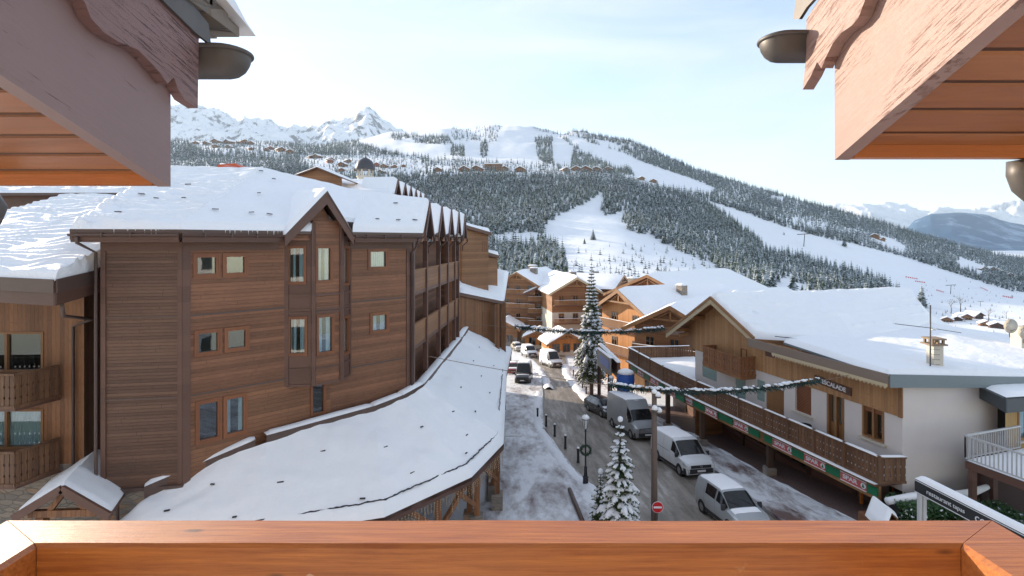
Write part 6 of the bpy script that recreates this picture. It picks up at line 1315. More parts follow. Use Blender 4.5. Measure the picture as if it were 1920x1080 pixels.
# metal balcony
fl_ = [(16.95, 19.95), (17.55, 17.7), (21, 18.6), (20.6, 21.3)]; zf = -8.15
mb = MB(); mb.prism([Vector((x, y, zf-.28)) for x, y in fl_], (0, 0, .26)); mb.build('balcony_slab', M['trim'], Q); snow_on(Q, [Vector((x+.05, y, zf)) for x, y in fl_], th=.09, nu=20, nv=14, amp=.03)
mb = MB(); M['pale_metal'] = m_plain('pale_grey_metal', (.50, .50, .50), .5)
def metal_rail(p0, p1):
    p0, p1 = Vector((*p0, zf)), Vector((*p1, zf)); L_ = (p1-p0).length; n_ = int(L_/.13); mb = MB()
    for i in range(n_+1): p = p0.lerp(p1, i/n_); mb.beam(p+Vector((0, 0, .08)), p+Vector((0, 0, .9)), .045, .02, up=(1, 0, 0))
    o = mb.build('balusters', M['pale_metal'], Q); mb = MB(); mb.beam(p0+Vector((0, 0, .93)), p1+Vector((0, 0, .93)), .07, .06); mb.beam(p0+Vector((0, 0, .1)), p1+Vector((0, 0, .1)), .04, .04); mb.build('top_rail', M['pale_metal'], o)
metal_rail(fl_[0], fl_[1]); metal_rail(fl_[1], fl_[2]); metal_rail((20.0, 21.0), fl_[0])
for p in ((17.1, 19.8), (18.6, 20.6)): mb = MB(); mb.box(p[0]-.09, p[0]+.09, p[1]-.09, p[1]+.09, -13, zf-.28); mb.build('support_post', M['trim'], Q)
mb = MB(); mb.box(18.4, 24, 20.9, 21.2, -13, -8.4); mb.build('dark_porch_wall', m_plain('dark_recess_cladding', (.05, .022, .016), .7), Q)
# ---- hedge, cap snow
def hedge(name, lab, a, b, w_, z0, z1, n, seed):
    r_ = random.Random(seed); a, b = Vector((*a, 0)), Vector((*b, 0)); d = (b-a); s_ = Vector((-d.y, d.x, 0)).normalized(); mb = MB(); mb.mi = 0
    for _ in range(n):
        u, v, w0 = r_.random(), r_.random()**.6, r_.random(); face = r_.random() < .7
        p = a+d*u+s_*((-w_/2 if face else (w0-.5)*w_)+r_.gauss(0, .05)); z = z0+(z1-z0)*(v if face else 1)+r_.gauss(0, .05); p.z = z+.10*mnoise.noise(Vector((u*9, v*3, 0)))
        q = Vector((r_.gauss(0, 1), r_.gauss(0, 1), r_.gauss(0, 1))).normalized(); t = q.orthogonal().normalized(); l = r_.uniform(.05, .10); mb.mi = 1 if (q.z > -2 and r_.random() < .07) else 0
        mb.add([p-t*l*.45, p+q*l, p+t*l*.45, p-q*l], [(0, 1, 2, 3)])
    mb.mi = 2; c = (a+b)/2; mb.obox(Vector((c.x, c.y, (z0+z1)/2-.03)), d/2, s_*(w_/2-.07), (0, 0, (z1-z0)/2-.04))
    o = mb.build(name, [M['leafg'], M['tsnow'], M['dark_in']], uv=False); return tag(o, lab, 'hedge')
M['leafg'] = m_plain('ivy_leaf', (.03, .085, .022), .6, var=.5, scale=8)
hedge('hedge', 'dark green leafy hedge with specks of snow below the beige end wall', (14.35, 20.1), (18.3, 19.6), .9, -12.6, -9.75, 9000, 4)
hedge('hedge', 'dark green hedge patch beneath the white metal balcony', (15.8, 18.0), (19.8, 19.0), .8, -12.8, -9.7, 5000, 6)
mb = MB(); pts = [(14.1, 20.3, -9.72), (15.2, 20.45, -9.62), (16.2, 20.5, -9.66), (17.5, 20.6, -9.55), (18.4, 20.9, -9.45)]
mb = MB(); mb.tube([Vector(p)+Vector((0, -.25, 0)) for p in pts], [.13, .16, .14, .15, .10], 10); tag(mb.build('snow_ridge', M['snow'], smooth=True), 'roll of snow lying on top of the hedge at the foot of the beige wall', 'snow', kind='stuff')
# ---- restaurant awning sign
AW = thing('restaurant_awning', (13, 15, -7.5), 'black lettered restaurant awning with snow on top at the lower right', 'awning')
a = P(1715, 897, 17.0); b = Vector((13.32, 12.6, a.z)); rd = (b-a).normalized(); n_ = Vector((rd.y, -rd.x, 0)); n_ = n_ if n_.x < 0 else -n_
mb = MB(); mb.prism([a, b, b+Vector((0, 0, -.42)), a+Vector((0, 0, -.42))], -n_*.12); bd = mb.build('valance', M['plastic'], AW)
mb = MB()
for zz in (-.035, -.40): mb.prism([a+n_*.004+Vector((0, 0, zz+.012)), b+n_*.004+Vector((0, 0, zz+.012)), b+n_*.004+Vector((0, 0, zz-.012)), a+n_*.004+Vector((0, 0, zz-.012))], n_*.004)
mb.build('pale_stripe', M['white_p'], bd)
def onaw(px): k = (px-960)/F; t = (k*a.y-a.x)/(rd.x-k*rd.y); return a+rd*t
for txt, px, s_ in (('restaurant', 1760, .20), ('tapas', 1798, .18), ('copin', 1852, .33)):
    p = onaw(px); text_mesh(txt, s_, .004, 'lettering', M['white_p'], frame_mtx(Vector((p.x, p.y, a.z-.22))+n_*.008, rd), AW)
snow_on(AW, [a+Vector((0, 0, 0)), b+Vector((0, 0, 0)), b+Vector((.28, .07, .06)), a+Vector((.28, .07, .06))], th=.13, nu=30, nv=10, amp=.03)
mb = MB(); slab(mb, [a, b, b+Vector((.28, .07, .06)), a+Vector((.28, .07, .06))], .03); mb.build('canvas', M['plastic'], AW)
for u, off in ((.12, 0), (.15, .12)): p = a+rd*u-n_*(.06+off); mb = MB(); mb.box(p.x-.05, p.x+.05, p.y-.05, p.y+.05, -13, a.z-.42); mb.build('awning_post', M['pale_metal'], AW)
# ---- small kiosk roof
KR = thing('small_kiosk', P(1650, 980, 19), 'little pitched roof under thick snow at the foot of the arcade', 'kiosk')
c1k, c2k, c3k, c4k = P(1628, 938, 19.3), P(1611, 958, 18.6), P(1662, 990, 17.6), P(1672, 946, 18.6)
rd0, rd1 = P(1634, 934, 19.6), P(1672, 962, 18.3)
eL0, eL1 = rd0+Vector((-.55, -.45, -.42)), rd1+Vector((-.55, -.45, -.42)); eR0, eR1 = rd0+Vector((.55, .45, -.42)), rd1+Vector((.55, .45, -.42))
for cs in ([eL0, eL1, rd1, rd0], [rd0, rd1, eR1, eR0]): mb = MB(); slab(mb, cs, .06); mb.build('roof', M['wood_v'], KR); snow_on(KR, cs, th=.16, nu=16, nv=10, amp=.03, edges=(1, 1, 1, 0) if cs[0] is eL0 else (1, 1, 0, 1))
mb = MB(); c = (rd0+rd1)/2; mb.box(c.x-.5, c.x+.5, c.y-.6, c.y+.5, g(c.y), c.z-.45); mb.build('kiosk_body', M['wood_v'], KR)
r_ = random.Random(8); LP = thing('log_pile', P(1625, 965, 19.0), 'stack of cut firewood beside the little snowy kiosk roof', 'logs'); mb = MB()
for i in range(26): x, z = 13.0+r_.uniform(-.35, .3), g(19)+.1+.14*(i//5); mb.lathe([(.065, -.25), (.065, .25)], (12.55+.14*(i % 5), 19.1, z), 8, 'y')
mb.build('firewood', M['honey_d'], LP)
# rack of jackets in front of the shop
SR = thing('clothes_rack', (15.6, 22.7, g(22.7)), 'dark clothes rack with orange legs in front of the shop under the arcade', 'rack'); gz = g(22.7)+.15
for k, (x, y) in enumerate(((15.0, 22.9), (15.25, 22.35), (15.5, 21.8))): mb = MB(); mb.box(x-.05, x+.05, y-.05, y+.05, gz, gz+1.25); mb.build('leg', M['orange_e'], SR)
mb = MB(); r_ = random.Random(2)
for i in range(12): u = i/12; x, y = 14.95+.6*u, 23.0-1.3*u; mb.obox((x, y, gz+1.15+r_.uniform(-.05, .1)), (.10, .02, 0), (.02, .06, 0), (0, 0, .32))
mb.build('jackets', M['plastic'], SR)

for o in [o for o in SC.objects if o.name not in pre_objs]:
    if o.parent is None: o.location = o.location*SCL
    ORG[o.name] = ORG.get(o.name, Vector((0, 0, 0)))*SCL
    if o.type == 'MESH': o.data.transform(Matrix.Diagonal((SCL, SCL, SCL, 1)))
g = g_true
# ================================================================= rear hotel wing, tower and blocks beyond the big hotel
H2 = thing('rear_hotel_wing', (-14, 50, -16), 'rear hotel wing with a row of small sharp snowy gables above the dark hotel', 'hotel')
mb = MB(); mb.box(-19, -11.0, 48.2, 68, -16, 4.45); mb.build('wall', M['wood_h'], H2)
fc = [(-19.6, 47.4, 4.35), (-10.6, 47.4, 4.25), (-12.6, 53.5, 6.1), (-19.6, 53.5, 6.3)]
mb = MB(); slab(mb, fc, .3); mb.build('roof', M['trim'], H2); snow_on(H2, fc, th=.26, nu=40, nv=24, amp=.04, rip=.05, mat='snow_rough')
fc = [(-19.6, 53.5, 6.3), (-13, 53.5, 6.1), (-13, 68, 6.1), (-19.6, 68, 6.3)]; mb = MB(); slab(mb, fc, .3); mb.build('roof', M['trim'], H2); snow_on(H2, fc, th=.26, nu=12, nv=20, amp=.04)
for k, Y in enumerate([50.0, 53.4, 56.4, 59.4, 62.4, 65.4]):
    X = -10.7; a = Vector((X, Y, 5.95))
    for s_ in (-1, 1):
        e = Vector((X, Y+s_*1.5, 4.3)); bx = Vector((-3.2, 0, 0)); cs = [e, a, a+bx, e+bx] if s_ > 0 else [a, e, e+bx, a+bx]
        mb = MB(); slab(mb, cs, .12); mb.build('gable_roof', M['gutter_br'], H2); snow_on(H2, cs, th=.22, nu=8, nv=8, edges=(0, 1, 1, 0) if s_ < 0 else (1, 0, 1, 0), amp=.03)
        mb = MB(); mb.prism([e+Vector((0, 0, -.3)), a+Vector((0, 0, -.34)), a+Vector((0, 0, .06)), e+Vector((0, 0, .06))], (.08, 0, 0)); mb.build('verge_board', M['trim'], H2)
    mb = MB(); mb.prism([(X-.4, Y-1.5, 4), (X-.4, Y+1.5, 4), (X-.4, Y, 5.8)], (-.08, 0, 0)); mb.build('gable_wall', M['wood_h'], H2)
mb = MB(); g0 = P(553, 330, 46); g1_ = P(596, 314, 46); g2 = P(640, 332, 46); mb.prism([g0, g1_, g2, g2+Vector((0, 0, -1.4)), g0+Vector((0, 0, -1.4))], (0, .2, 0)); mb.build('gable_wall', M['chalet'], H2)
for a, b, ed in ((g0, g1_, 0), (g1_, g2, 1)):
    cs = [a+Vector((0, -.3, .02)), b+Vector((0, -.3, .02)), b+Vector((0, 5, .02)), a+Vector((0, 5, .02))]; mb = MB(); slab(mb, cs, .12); mb.build('gable_roof', M['trim'], H2); snow_on(H2, cs, th=.18, nu=10, nv=10, edges=(1, 0, 1, 0) if not ed else (0, 1, 1, 0))
TW = thing('domed_tower', P(685, 335, 58), 'cream chimney tower with a dark domed cap above the snowy roofs', 'tower'); c = P(685, 335, 58)
mb = MB(); mb.lathe([(.85, -2.2), (.85, .1), (.95, .15), (.95, .25)], c, 16); mb.build('tower_shaft', M['cream'], TW, smooth=True, sharp=40)
mb = MB()
for k in range(6): a_ = math.pi/3*k+.3; mb.box(c.x+.75*math.cos(a_)-.08, c.x+.75*math.cos(a_)+.08, c.y+.75*math.sin(a_)-.08, c.y+.75*math.sin(a_)+.08, c.z+.25, c.z+.95)
mb.build('columns', M['cream'], TW)
mb = MB(); mb.lathe([(1.0, .95), (1.05, 1.05), (.98, 1.45), (.78, 1.85), (.42, 2.15), (.08, 2.28), (.04, 2.5), (.01, 2.8)], c, 18); mb.build('dome', m_plain('slate_dome', (.05, .05, .06), .5), TW, smooth=True, sharp=50)
# red roof shed with white mast at upper left
RS = thing('red_roofed_hut', P(425, 318, 60), 'orange-red hut roof poking above the snowy ridge, upper left', 'hut'); c = P(425, 318, 60)
mb = MB(); mb.prism([P(402, 318, 60), P(410, 308, 60), P(440, 306, 60), P(458, 317, 60), P(458, 330, 60), P(402, 330, 60)], (0, 3, 0)); mb.build('roof', m_plain('red_sheet', (.50, .085, .03), .5), RS)
snow_on(RS, [P(412, 308, 59.9), P(456, 316, 59.9), P(456, 314, 63), P(412, 306, 63)], th=.12, nu=8, nv=5)
WM = thing('white_mast', P(386, 322, 58), 'thin white braced mast left of the red hut roof', 'mast'); mb = MB()
for a, b in (((387, 303), (387, 326)), ((387, 306), (403, 322)), ((390, 312), (396, 324))): mb.tube([P(*a, 58), P(*b, 58)], .05, 5)
mb.build('braces', M['white_p'], WM)
# blocks beyond the balcony wing
def shed(name, label, plan, z0, z1, z2, mat, cat='house', oh=.35, wins=(), th=.28):
    """prismatic block: plan = 4 corners (near-left, near-right, far-right, far-left); roof from z1 (left/near) to z2"""
    T = thing(name, (plan[0][0], plan[0][1], z0), label, cat); p = [Vector((x, y, 0)) for x, y in plan]; zz = [z1, z2, z2, z1]; mb = MB()
    vs = [Vector((q.x, q.y, z0)) for q in p]+[Vector((q.x, q.y, z)) for q, z in zip(p, zz)]; mb.add(vs, [(0, 1, 5, 4), (1, 2, 6, 5), (2, 3, 7, 6), (3, 0, 4, 7), (4, 5, 6, 7)]); mb.build('wall', M[mat], T)
    c = sum(p, Vector((0, 0, 0)))/4; cs = []
    for q, z in zip(p, zz): d = (q-c).normalized()*oh*1.4; cs.append(Vector((q.x+d.x, q.y+d.y, z+.05)))
    mb = MB(); slab(mb, [x+Vector((0, 0, .12)) for x in cs], .28); mb.build('roof', M['trim'], T); snow_on(T, [x+Vector((0, 0, .12)) for x in cs], th=th, nu=16, nv=16, amp=.05)
    for (a, b, r) in wins: Wq = Wall(plan[a], plan[b]); window(Wq, T, Wq.rect(*r), 'trim_r', .08, .04, mull=1)
    return T
shed('timber_block', 'tall plain timber block with twin windows just beyond the gallery wing', [(-4.3, 46.0), (-2.1, 47.6), (-3.4, 56), (-8, 56)], -14, 1.45, .75, 'chalet', wins=[(0, 1, (904, 452, 914, 472))])
shed('timber_annex', 'small timber annex stepping down right of the tall timber block', [(-2.3, 48.8), (-1.35, 49.8), (-2.2, 56), (-3.6, 55)], -14, -1.0, -1.35, 'chalet')
T = shed('timber_lodge', 'reddish timber lodge with one big snowy roof slope at the end of the arcade roof', [(-4.3, 43.6), (-.95, 48.3), (-1.0, 57), (-5.0, 57)], -14, -4.15, -5.45, 'wood_v', wins=[(0, 1, (905, 583, 918, 625))], th=.34)
mb = MB(); a_ = [(-5.2, 50, -2.3), (-.6, 52.5, -3.3)]; 
cs = [Vector((-4.7, 43.2, -4.0)), Vector((-.7, 47.9, -5.3)), Vector((-.35, 56, -3.1)), Vector((-4.9, 56, -2.2))]; slab(mb, cs, .2); mb.build('upper_roof', M['trim'], T); snow_on(T, cs, th=.32, nu=20, nv=20, amp=.06)
for x, y in ((-1.3, 46.9), (-.75, 48.0)): mb = MB(); mb.box(x-.2, x+.2, y-.2, y+.2, -15, -5.4); mb.build('corner_pier', M['wood_v'], T)
# ================================================================= chalets in the centre
def chalet(name, label, base, yaw, w, d, hwall, pitch, base_h=3.0, mat='chalet', floors=2, bays=3, balcony=True, chim=None, oh=1.0, verge='honey_d', group=None, th=.35, stone='cream', flagw='curt'):
    """gabled chalet; local x across the gable front, +y into the house, origin front centre on the ground"""
    T = thing(name, base, label, 'chalet', group, rz=yaw); hw = w/2; rise = hw*math.tan(math.radians(pitch)); B = lambda mb, nm, m, par=T, **k: mb.build(nm, M[m], par, world=False, **k)
    mb = MB(); mb.box(-hw, hw, 0, d, -2, base_h); B(mb, 'base_wall', stone)
    mb = MB(); p = [(-hw-.03, -.03, base_h), (hw+.03, -.03, base_h), (hw+.03, -.03, hwall), (0, -.03, hwall+rise), (-hw-.03, -.03, hwall)]; mb.prism([Vector(x) for x in p], (0, d+.06, 0)); B(mb, 'timber_wall', mat)
    for s_ in (-1, 1):
        e0 = Vector((s_*(hw+oh), -oh*1.2, hwall-oh*math.tan(math.radians(pitch))+.1)); r0 = Vector((0, -oh*1.2, hwall+rise+.1)); bk = Vector((0, d+oh*2.2, 0)); cs = [e0, r0, r0+bk, e0+bk] if s_ < 0 else [r0, e0, e0+bk, r0+bk]
        mb = MB(); slab(mb, cs, .2); B(mb, 'roof', 'trim'); o = patch(cs, th=th, nu=14, nv=14, edges=(1, 0, 1, 1) if s_ < 0 else (0, 1, 1, 1), amp=.06).build('snow_layer', M['snow'], T, smooth=True, world=False)
        mb = MB(); mb.prism([e0+Vector((0, 0, -.42)), r0+Vector((0, 0, -.46)), r0+Vector((0, 0, .02)), e0+Vector((0, 0, .02))], (0, -.1, 0)); B(mb, 'verge_board', verge)
    fh = (hwall+rise*.25-.3)/(floors+1) if floors else 3
    for fl in range(floors+1):
        z0 = .9+fl*fh if fl else .6
        if z0+1.3 > hwall+rise*.5: continue
        for b in range(bays):
            x = (b-(bays-1)/2)*w/(bays+.3); ww = .55 if fl else .7
            if abs(x)+ww > hw*(1 if z0+1.4 < hwall else .5): continue
            mb = MB()
            for q in ((x-ww, x-ww+.09), (x+ww-.09, x+ww), (x-.04, x+.04)): mb.box(q[0], q[1], -.09, -.02, z0, z0+1.4)
            mb.box(x-ww, x+ww, -.09, -.02, z0-.08, z0); mb.box(x-ww, x+ww, -.09, -.02, z0+1.4, z0+1.48); f_ = B(mb, 'window', 'honey_d')
            mb = MB(); mb.box(x-ww+.09, x+ww-.09, -.06, -.04, z0, z0+1.4); B(mb, 'pane', 'sideglass', f_)
        if balcony and fl:
            zb = z0-.35; wx = hw*(.96 if zb+1 < hwall else .62)
            mb = MB(); mb.box(-wx, wx, -1.2, -.05, zb-.18, zb); B(mb, 'balcony_floor', 'trim')
            mb = MB(); n_ = int(wx*2/.16)
            for i in range(n_): x = -wx+2*wx*i/n_; mb.box(x+.02, x+.13, -1.2, -1.16, zb, zb+.9)
            mb.box(-wx, wx, -1.24, -1.12, zb+.9, zb+.98); B(mb, 'balcony_railing', 'honey_d')
            mb = patch([Vector((-wx, -1.27, zb+.98)), Vector((wx, -1.27, zb+.98)), Vector((wx, -1.09, zb+.98)), Vector((-wx, -1.09, zb+.98))], th=.08, nu=16, nv=3, amp=.02); mb.build('snow_cap', M['snow'], T, smooth=True, world=False)
    # truss in the gable
    mb = MB(); zt = hwall+rise*.38; mb.beam((-hw*.62, -oh, zt), (hw*.62, -oh, zt), .2, .22); mb.beam((0, -oh, zt), (0, -oh, hwall+rise), .2, .2, up=(1, 0, 0)); mb.beam((-hw*.35, -oh, zt), (0, -oh, hwall+rise*.8), .14, .14); mb.beam((hw*.35, -oh, zt), (0, -oh, hwall+rise*.8), .14, .14); B(mb, 'gable_truss', 'honey_d')
    for cx, cy, cs_ in (chim or []):
        mb = MB(); zc = hwall+rise-abs(cx)*math.tan(math.radians(pitch)); mb.box(cx-cs_/2, cx+cs_/2, cy-cs_/2, cy+cs_/2, zc-.8, zc+1.5); ck = B(mb, 'chimney', 'stone')
        mb = patch([Vector((cx-cs_*.6, cy-cs_*.6, zc+1.5)), Vector((cx+cs_*.6, cy-cs_*.6, zc+1.5)), Vector((cx+cs_*.6, cy+cs_*.6, zc+1.5)), Vector((cx-cs_*.6, cy+cs_*.6, zc+1.5))], th=.25, nu=6, nv=6); mb.build('snow_cap', M['snow'], ck, smooth=True, world=False)
    return T
def at(px, Y, z=None): X = (px-960)/F*Y; return (X, Y, g(Y, X) if z is None else z)
R_ = math.radians
gz = lambda Y: g(Y)
chalet('gabled_chalet', 'tall timber chalet with a truss gable at the far end of the street', at(972, 118, -21.0), R_(-22), 9.0, 20, 12.0, 29, 4.0, floors=3, bays=3, chim=[(1.5, 6, 1.4), (-1, 12, 1.6)], mat='chalet', stone='stone')
chalet('gabled_chalet', 'large chalet with a pale-edged gable and orange balcony left of the tall spruce', at(1079, 106, -20.0), R_(8), 9.5, 20, 10.4, 30, 6.2, floors=2, bays=3, chim=[(1.5, 8, 1.3)], verge='fcream', mat='chalet', stone='cream')
chalet('linking_chalet', 'dark timber chalet with balconies linking the two gabled chalets', at(1026, 116, -21.0), R_(-8), 8.5, 9, 10.3, 24, 4.0, floors=3, bays=2, mat='wood_v', verge='trim', stone='stone')
chalet('wide_roofed_chalet', 'wide low chalet whose broad snowy roof shows behind the tall spruce', at(1160, 118, -21.0), R_(62), 12, 20, 11.5, 20, 5, floors=2, bays=3, mat='chalet', chim=[(2, 6, 1.2)])
chalet('log_cabin', 'low log cabin in the sun at the foot of the large chalet', at(1062, 96, -20.2), R_(12), 6.5, 5, 2.4, 28, .8, floors=0, bays=3, balcony=False, mat='orange', oh=.7)
chalet('log_cabin', 'small snow topped stall beside the parked white vans in the sun', at(1008, 106, -20.9), R_(-10), 5, 4, 2.3, 24, .6, floors=0, bays=2, balcony=False, mat='orange', oh=.6)
chalet('log_cabin', 'open snowy porch hut in front of the tall timber chalet', at(945, 110, -21), R_(-10), 5.5, 5, 3.6, 26, 1.5, floors=0, bays=2, balcony=False, mat='chalet', oh=.8, stone='stone')
# orange lit chalet and big roofs on the right-hand side of the street
T = chalet('orange_chalet', 'bright orange boarded chalet glowing in the sun right of the tall spruce', (14.6, 69, g(69)-.2), R_(-62), 9.4, 17, 9.4, 28, 1.0, floors=2, bays=2, mat='orange', verge='honey_d', stone='orange', chim=[(2.0, 8, 1.0)], oh=1.0)
chalet('broad_chalet', 'broad timber chalet with a dark gable front facing the street beyond the terrace', (18.0, 59, g(59)-.2), R_(-40), 9.6, 24, 7.6, 27, 3.0, floors=1, bays=3, mat='chalet', balcony=True, stone='honey', oh=1.1)
chalet('broad_chalet', 'snowy chalet roof with small dormers rising behind the orange chalet', (22.5, 86.0, g(86)-.2), R_(-50), 16, 24, 11.2, 22, 3, floors=2, bays=4, mat='chalet', chim=[(-6, 3, 1.2)])
chalet('broad_chalet', 'long snow covered roof immediately behind the beige house', (30.5, 72, -20), R_(-62), 9, 10, 11.6, 20, 3, floors=2, bays=3, mat='chalet')
chalet('broad_chalet', 'pale-walled chalet with wide snowy roof behind the tall spruce, further right', (33, 112, -22), R_(-20), 18, 18, 11, 20, 4, floors=2, bays=4, mat='chalet', chim=[(2, 5, 1.5)])
# blue covered stall, advertising boards, snow scooter heap on the terrace edge
AB = thing('poster_board', (9.6, 55.5, g(55)), 'leaning pale advertising board with snow along its top, beside the tall spruce', 'sign board')
a, b = P(1120, 652, 52), P(1146, 672, 46.5)
mb = MB(); mb.prism([a, b, b+Vector((0, 0, -1.6)), a+Vector((0, 0, -1.7))], (.06, .03, 0)); mb.build('board', M['zinc'], AB)
mb = MB(); mb.prism([a.lerp(b, .15)+Vector((-.02, 0, -.4)), a.lerp(b, .85)+Vector((-.02, 0, -.4)), a.lerp(b, .85)+Vector((-.02, 0, -1.2)), a.lerp(b, .15)+Vector((-.02, 0, -1.2))], (.015, 0, 0)); mb.build('poster', M['bluewhite'], AB)
patch([a+Vector((-.12, 0, 0)), b+Vector((-.12, 0, 0)), b+Vector((.2, .1, 0)), a+Vector((.2, .1, 0))], th=.12, nu=16, nv=4).build('snow_cap', M['snow'], AB, smooth=True)
mb = MB(); mb.box(a.x, a.x+.1, a.y-.1, a.y, g(a.y), a.z-1.5); mb.box(b.x, b.x+.1, b.y, b.y+.1, g(b.y), b.z-1.5); mb.build('board_legs', M['dark_metal'], AB)
BP = thing('information_panel', (10, 46, g(46)), 'dark brown fence panel with snow coping between the spruce and the terrace', 'fence')
pts = [P(1124, 645, 53), P(1142, 662, 49), P(1160, 680, 46), P(1166, 700, 44)]
for k in range(2): p0, p1 = pts[k], pts[k+1]; mb = MB(); mb.prism([p0, p1, p1+Vector((0, 0, -1.5)), p0+Vector((0, 0, -1.5))], (.08, .04, 0)); mb.build('panel', M['trim'], BP); patch([p0+Vector((-.15, 0, 0)), p1+Vector((-.15, 0, 0)), p1+Vector((.25, .1, 0)), p0+Vector((.25, .1, 0))], th=.2, nu=10, nv=4).build('snow_cap', M['snow'], BP, smooth=True)
for p0 in pts[:3]: mb = MB(); mb.box(p0.x-.12, p0.x+.12, p0.y-.12, p0.y+.12, g(p0.y), p0.z); mb.build('post', M['trim'], BP)
c = P(1173, 700, 45.5); BS = thing('covered_machine', (c.x, c.y, g(c.y)), 'blue tarpaulin covered bundle with snow on top by the arcade corner', 'covered bundle')
mb = MB(); mb.lathe([(.75, -1.3), (.78, -.4), (.6, .15), (.15, .3)], c, 12); mb.build('blue_cover', M['bluewhite'], BS, smooth=True); mb = MB(); mb.lathe([(.72, .02), (.62, .22), (.3, .36), (.02, .38)], c, 12); mb.build('snow_cap', M['snow'], BS, smooth=True)
# ================================================================= leafless trees
def bare_tree(base, h, seed, label, group=None):
    r_ = random.Random(seed); mb = MB(); mb2 = MB()
    T = thing('bare_tree', base, label, 'tree', group)
    def br(m, p, d, l, r, lev):
        q = p+d*l; m.tube([p, p.lerp(q, .5)+Vector((r_.gauss(0, .03), r_.gauss(0, .03), 0))*l, q], [r, r*.8, r*.6], 4, cap=False)
        if lev == 0: return
        for _ in range(3 if lev > 1 else 4):
            e = (d+Vector((r_.gauss(0, .5), r_.gauss(0, .5), r_.gauss(.12, .25)))).normalized(); br(mb2, p.lerp(q, r_.uniform(.5, 1)), e, l*r_.uniform(.5, .75), r*.5, lev-1)
    br(mb, Vector((0, 0, -.2)), Vector((0, 0, 1)), h*.38, h*.02, 4); mb.build('trunk', M['bark'], T, world=False, uv=False); mb2.build('branches', M['twig'], T, world=False, uv=False)
M['twig'] = m_plain('frosted_twigs', (.22, .21, .21), .9)
for k, (px, py, hp) in enumerate([(1783, 588, 38), (1801, 586, 42), (1853, 602, 34), (1887, 598, 22)]):
    p = slope_pt(px, py); bare_tree(p, hp/1000*p.y, k, ['frosted bare tree left of the pair above the dark huts', 'frosted bare tree right of the pair above the dark huts', 'rounded frosted bare tree right of the dark huts', 'small frosted bare tree nearest the satellite dishes'][k])
for k, (px, py, hp, D) in enumerate([(1182, 735, 62, 43.5)]): bare_tree((P(px, py, D).x, D, g(D)), 3.4, 9, 'small frosted bare shrub tree at the far corner of the arcade')
p = G(955, 660); bare_tree((-.2, 88, g(88)), 5.5, 21, 'dark leafless tree by the end of the arcade roof near the white vans')
# ================================================================= lift pylons and huts on the piste
for k, (px, py, hp) in enumerate([(1782, 551, 17), (1507, 462, 24), (1838, 575, 10)]):
    p = slope_pt(px, py); h = hp/1000*p.y; T = thing('lift_pylon', p, ['chairlift pylon with cross arm on the lower piste', 'slim lift pylon high on the long piste', 'small lift pylon nearest the hamlet'][k], 'lift pylon')
    mb = MB(); mb.tube([(0, 0, -1), (h*.08, 0, h)], [h*.035, h*.025], 8); mb.build('mast', M['zinc'], T, world=False); mb = MB(); mb.beam((-h*.5, 0, h*.93), (h*.62, 0, h*1.0), h*.07, h*.06); mb.build('cross_arm', M['zinc'], T, world=False)
def hut(px, py, wpx, label, group, yaw, mat='chalet', ar=.62, D=None, k=0):
    p = slope_pt(px, py); w_ = wpx/1000*p.y; h = w_*ar; T = thing('mountain_chalet', p, label, 'chalet', group, rz=yaw); hw = w_/2
    mb = MB(); q = [(-hw, 0, -h*.6), (hw, 0, -h*.6), (hw, 0, h*.5), (0, 0, h*.5+hw*.5), (-hw, 0, h*.5)]; mb.prism([Vector(x) for x in q], (0, w_*.9, 0)); mb.build('wall', M[mat], T, world=False)
    for s_ in (-1, 1):
        e, r = Vector((s_*hw*1.22, -hw*.25, h*.5-hw*.10)), Vector((0, -hw*.25, h*.5+hw*.52)); bk = Vector((0, w_*1.15, 0)); cs = [e, r, r+bk, e+bk]; mb = MB(); slab(mb, [x+Vector((0, 0, hw*.14)) for x in cs], hw*.14); mb.build('snowy_roof', M['snow'], T, world=False); mb = MB(); slab(mb, cs, hw*.08); mb.build('roof_deck', M['trim'], T, world=False)
    mb = MB()
    for x in (-hw*.5, hw*.1, hw*.55): mb.box(x-hw*.1, x+hw*.12, -.06*hw, -.01, h*.05, h*.32)
    mb.build('windows_row', M['sideglass'], T, world=False)
    return T
r_ = random.Random(31)
for k, (px, py, wp_) in enumerate([(1776, 604, 17), (1795, 602, 15), (1812, 600, 20), (1836, 598, 22), (1850, 612, 18), (1870, 616, 20)]):
    hut(px, py, wp_, 'dark timber hut with snowy roof in the little hamlet at the foot of the piste', 'hamlet huts at the foot of the piste', r_.uniform(-.7, .7), 'wood_vd' if k % 2 else 'chalet')
spots = [(px, py, 'M') for px, py in [(372, 266), (392, 270), (410, 264), (428, 271), (446, 266), (462, 273), (478, 270), (493, 279), (508, 283), (525, 279), (541, 287), (552, 292), (400, 279), (435, 281), (470, 286), (575, 300), (592, 296), (610, 305), (628, 299), (645, 308), (662, 303), (680, 312), (700, 306), (718, 314), (640, 318), (672, 322), (704, 322), (735, 318), (600, 315), (752, 308)]]
for px, py, _ in spots: hut(px+r_.uniform(-10, 10), py+r_.uniform(-6, 8), r_.uniform(8, 14), 'small timber chalet with snowy roof in the village high on the left slope', 'chalets of the high village', r_.uniform(-.8, .8), r_.choice(['chalet', 'chalet', 'wood_v', 'rust']) if 'rust' in M else 'chalet', ar=.8)
for px, py, w_ in [(870, 322, 18), (893, 321, 18), (945, 321, 16), (975, 323, 18), (820, 322, 14), (1062, 322, 14), (1080, 321, 16), (1098, 322, 18), (1118, 322, 16), (1140, 321, 14), (1203, 338, 12), (1225, 343, 12)]: hut(px, py, w_, 'brown lodge with snowy roof along the crest above the lower forest', 'lodges along the forest crest', r_.uniform(-.5, .5), 'chalet', ar=.7)
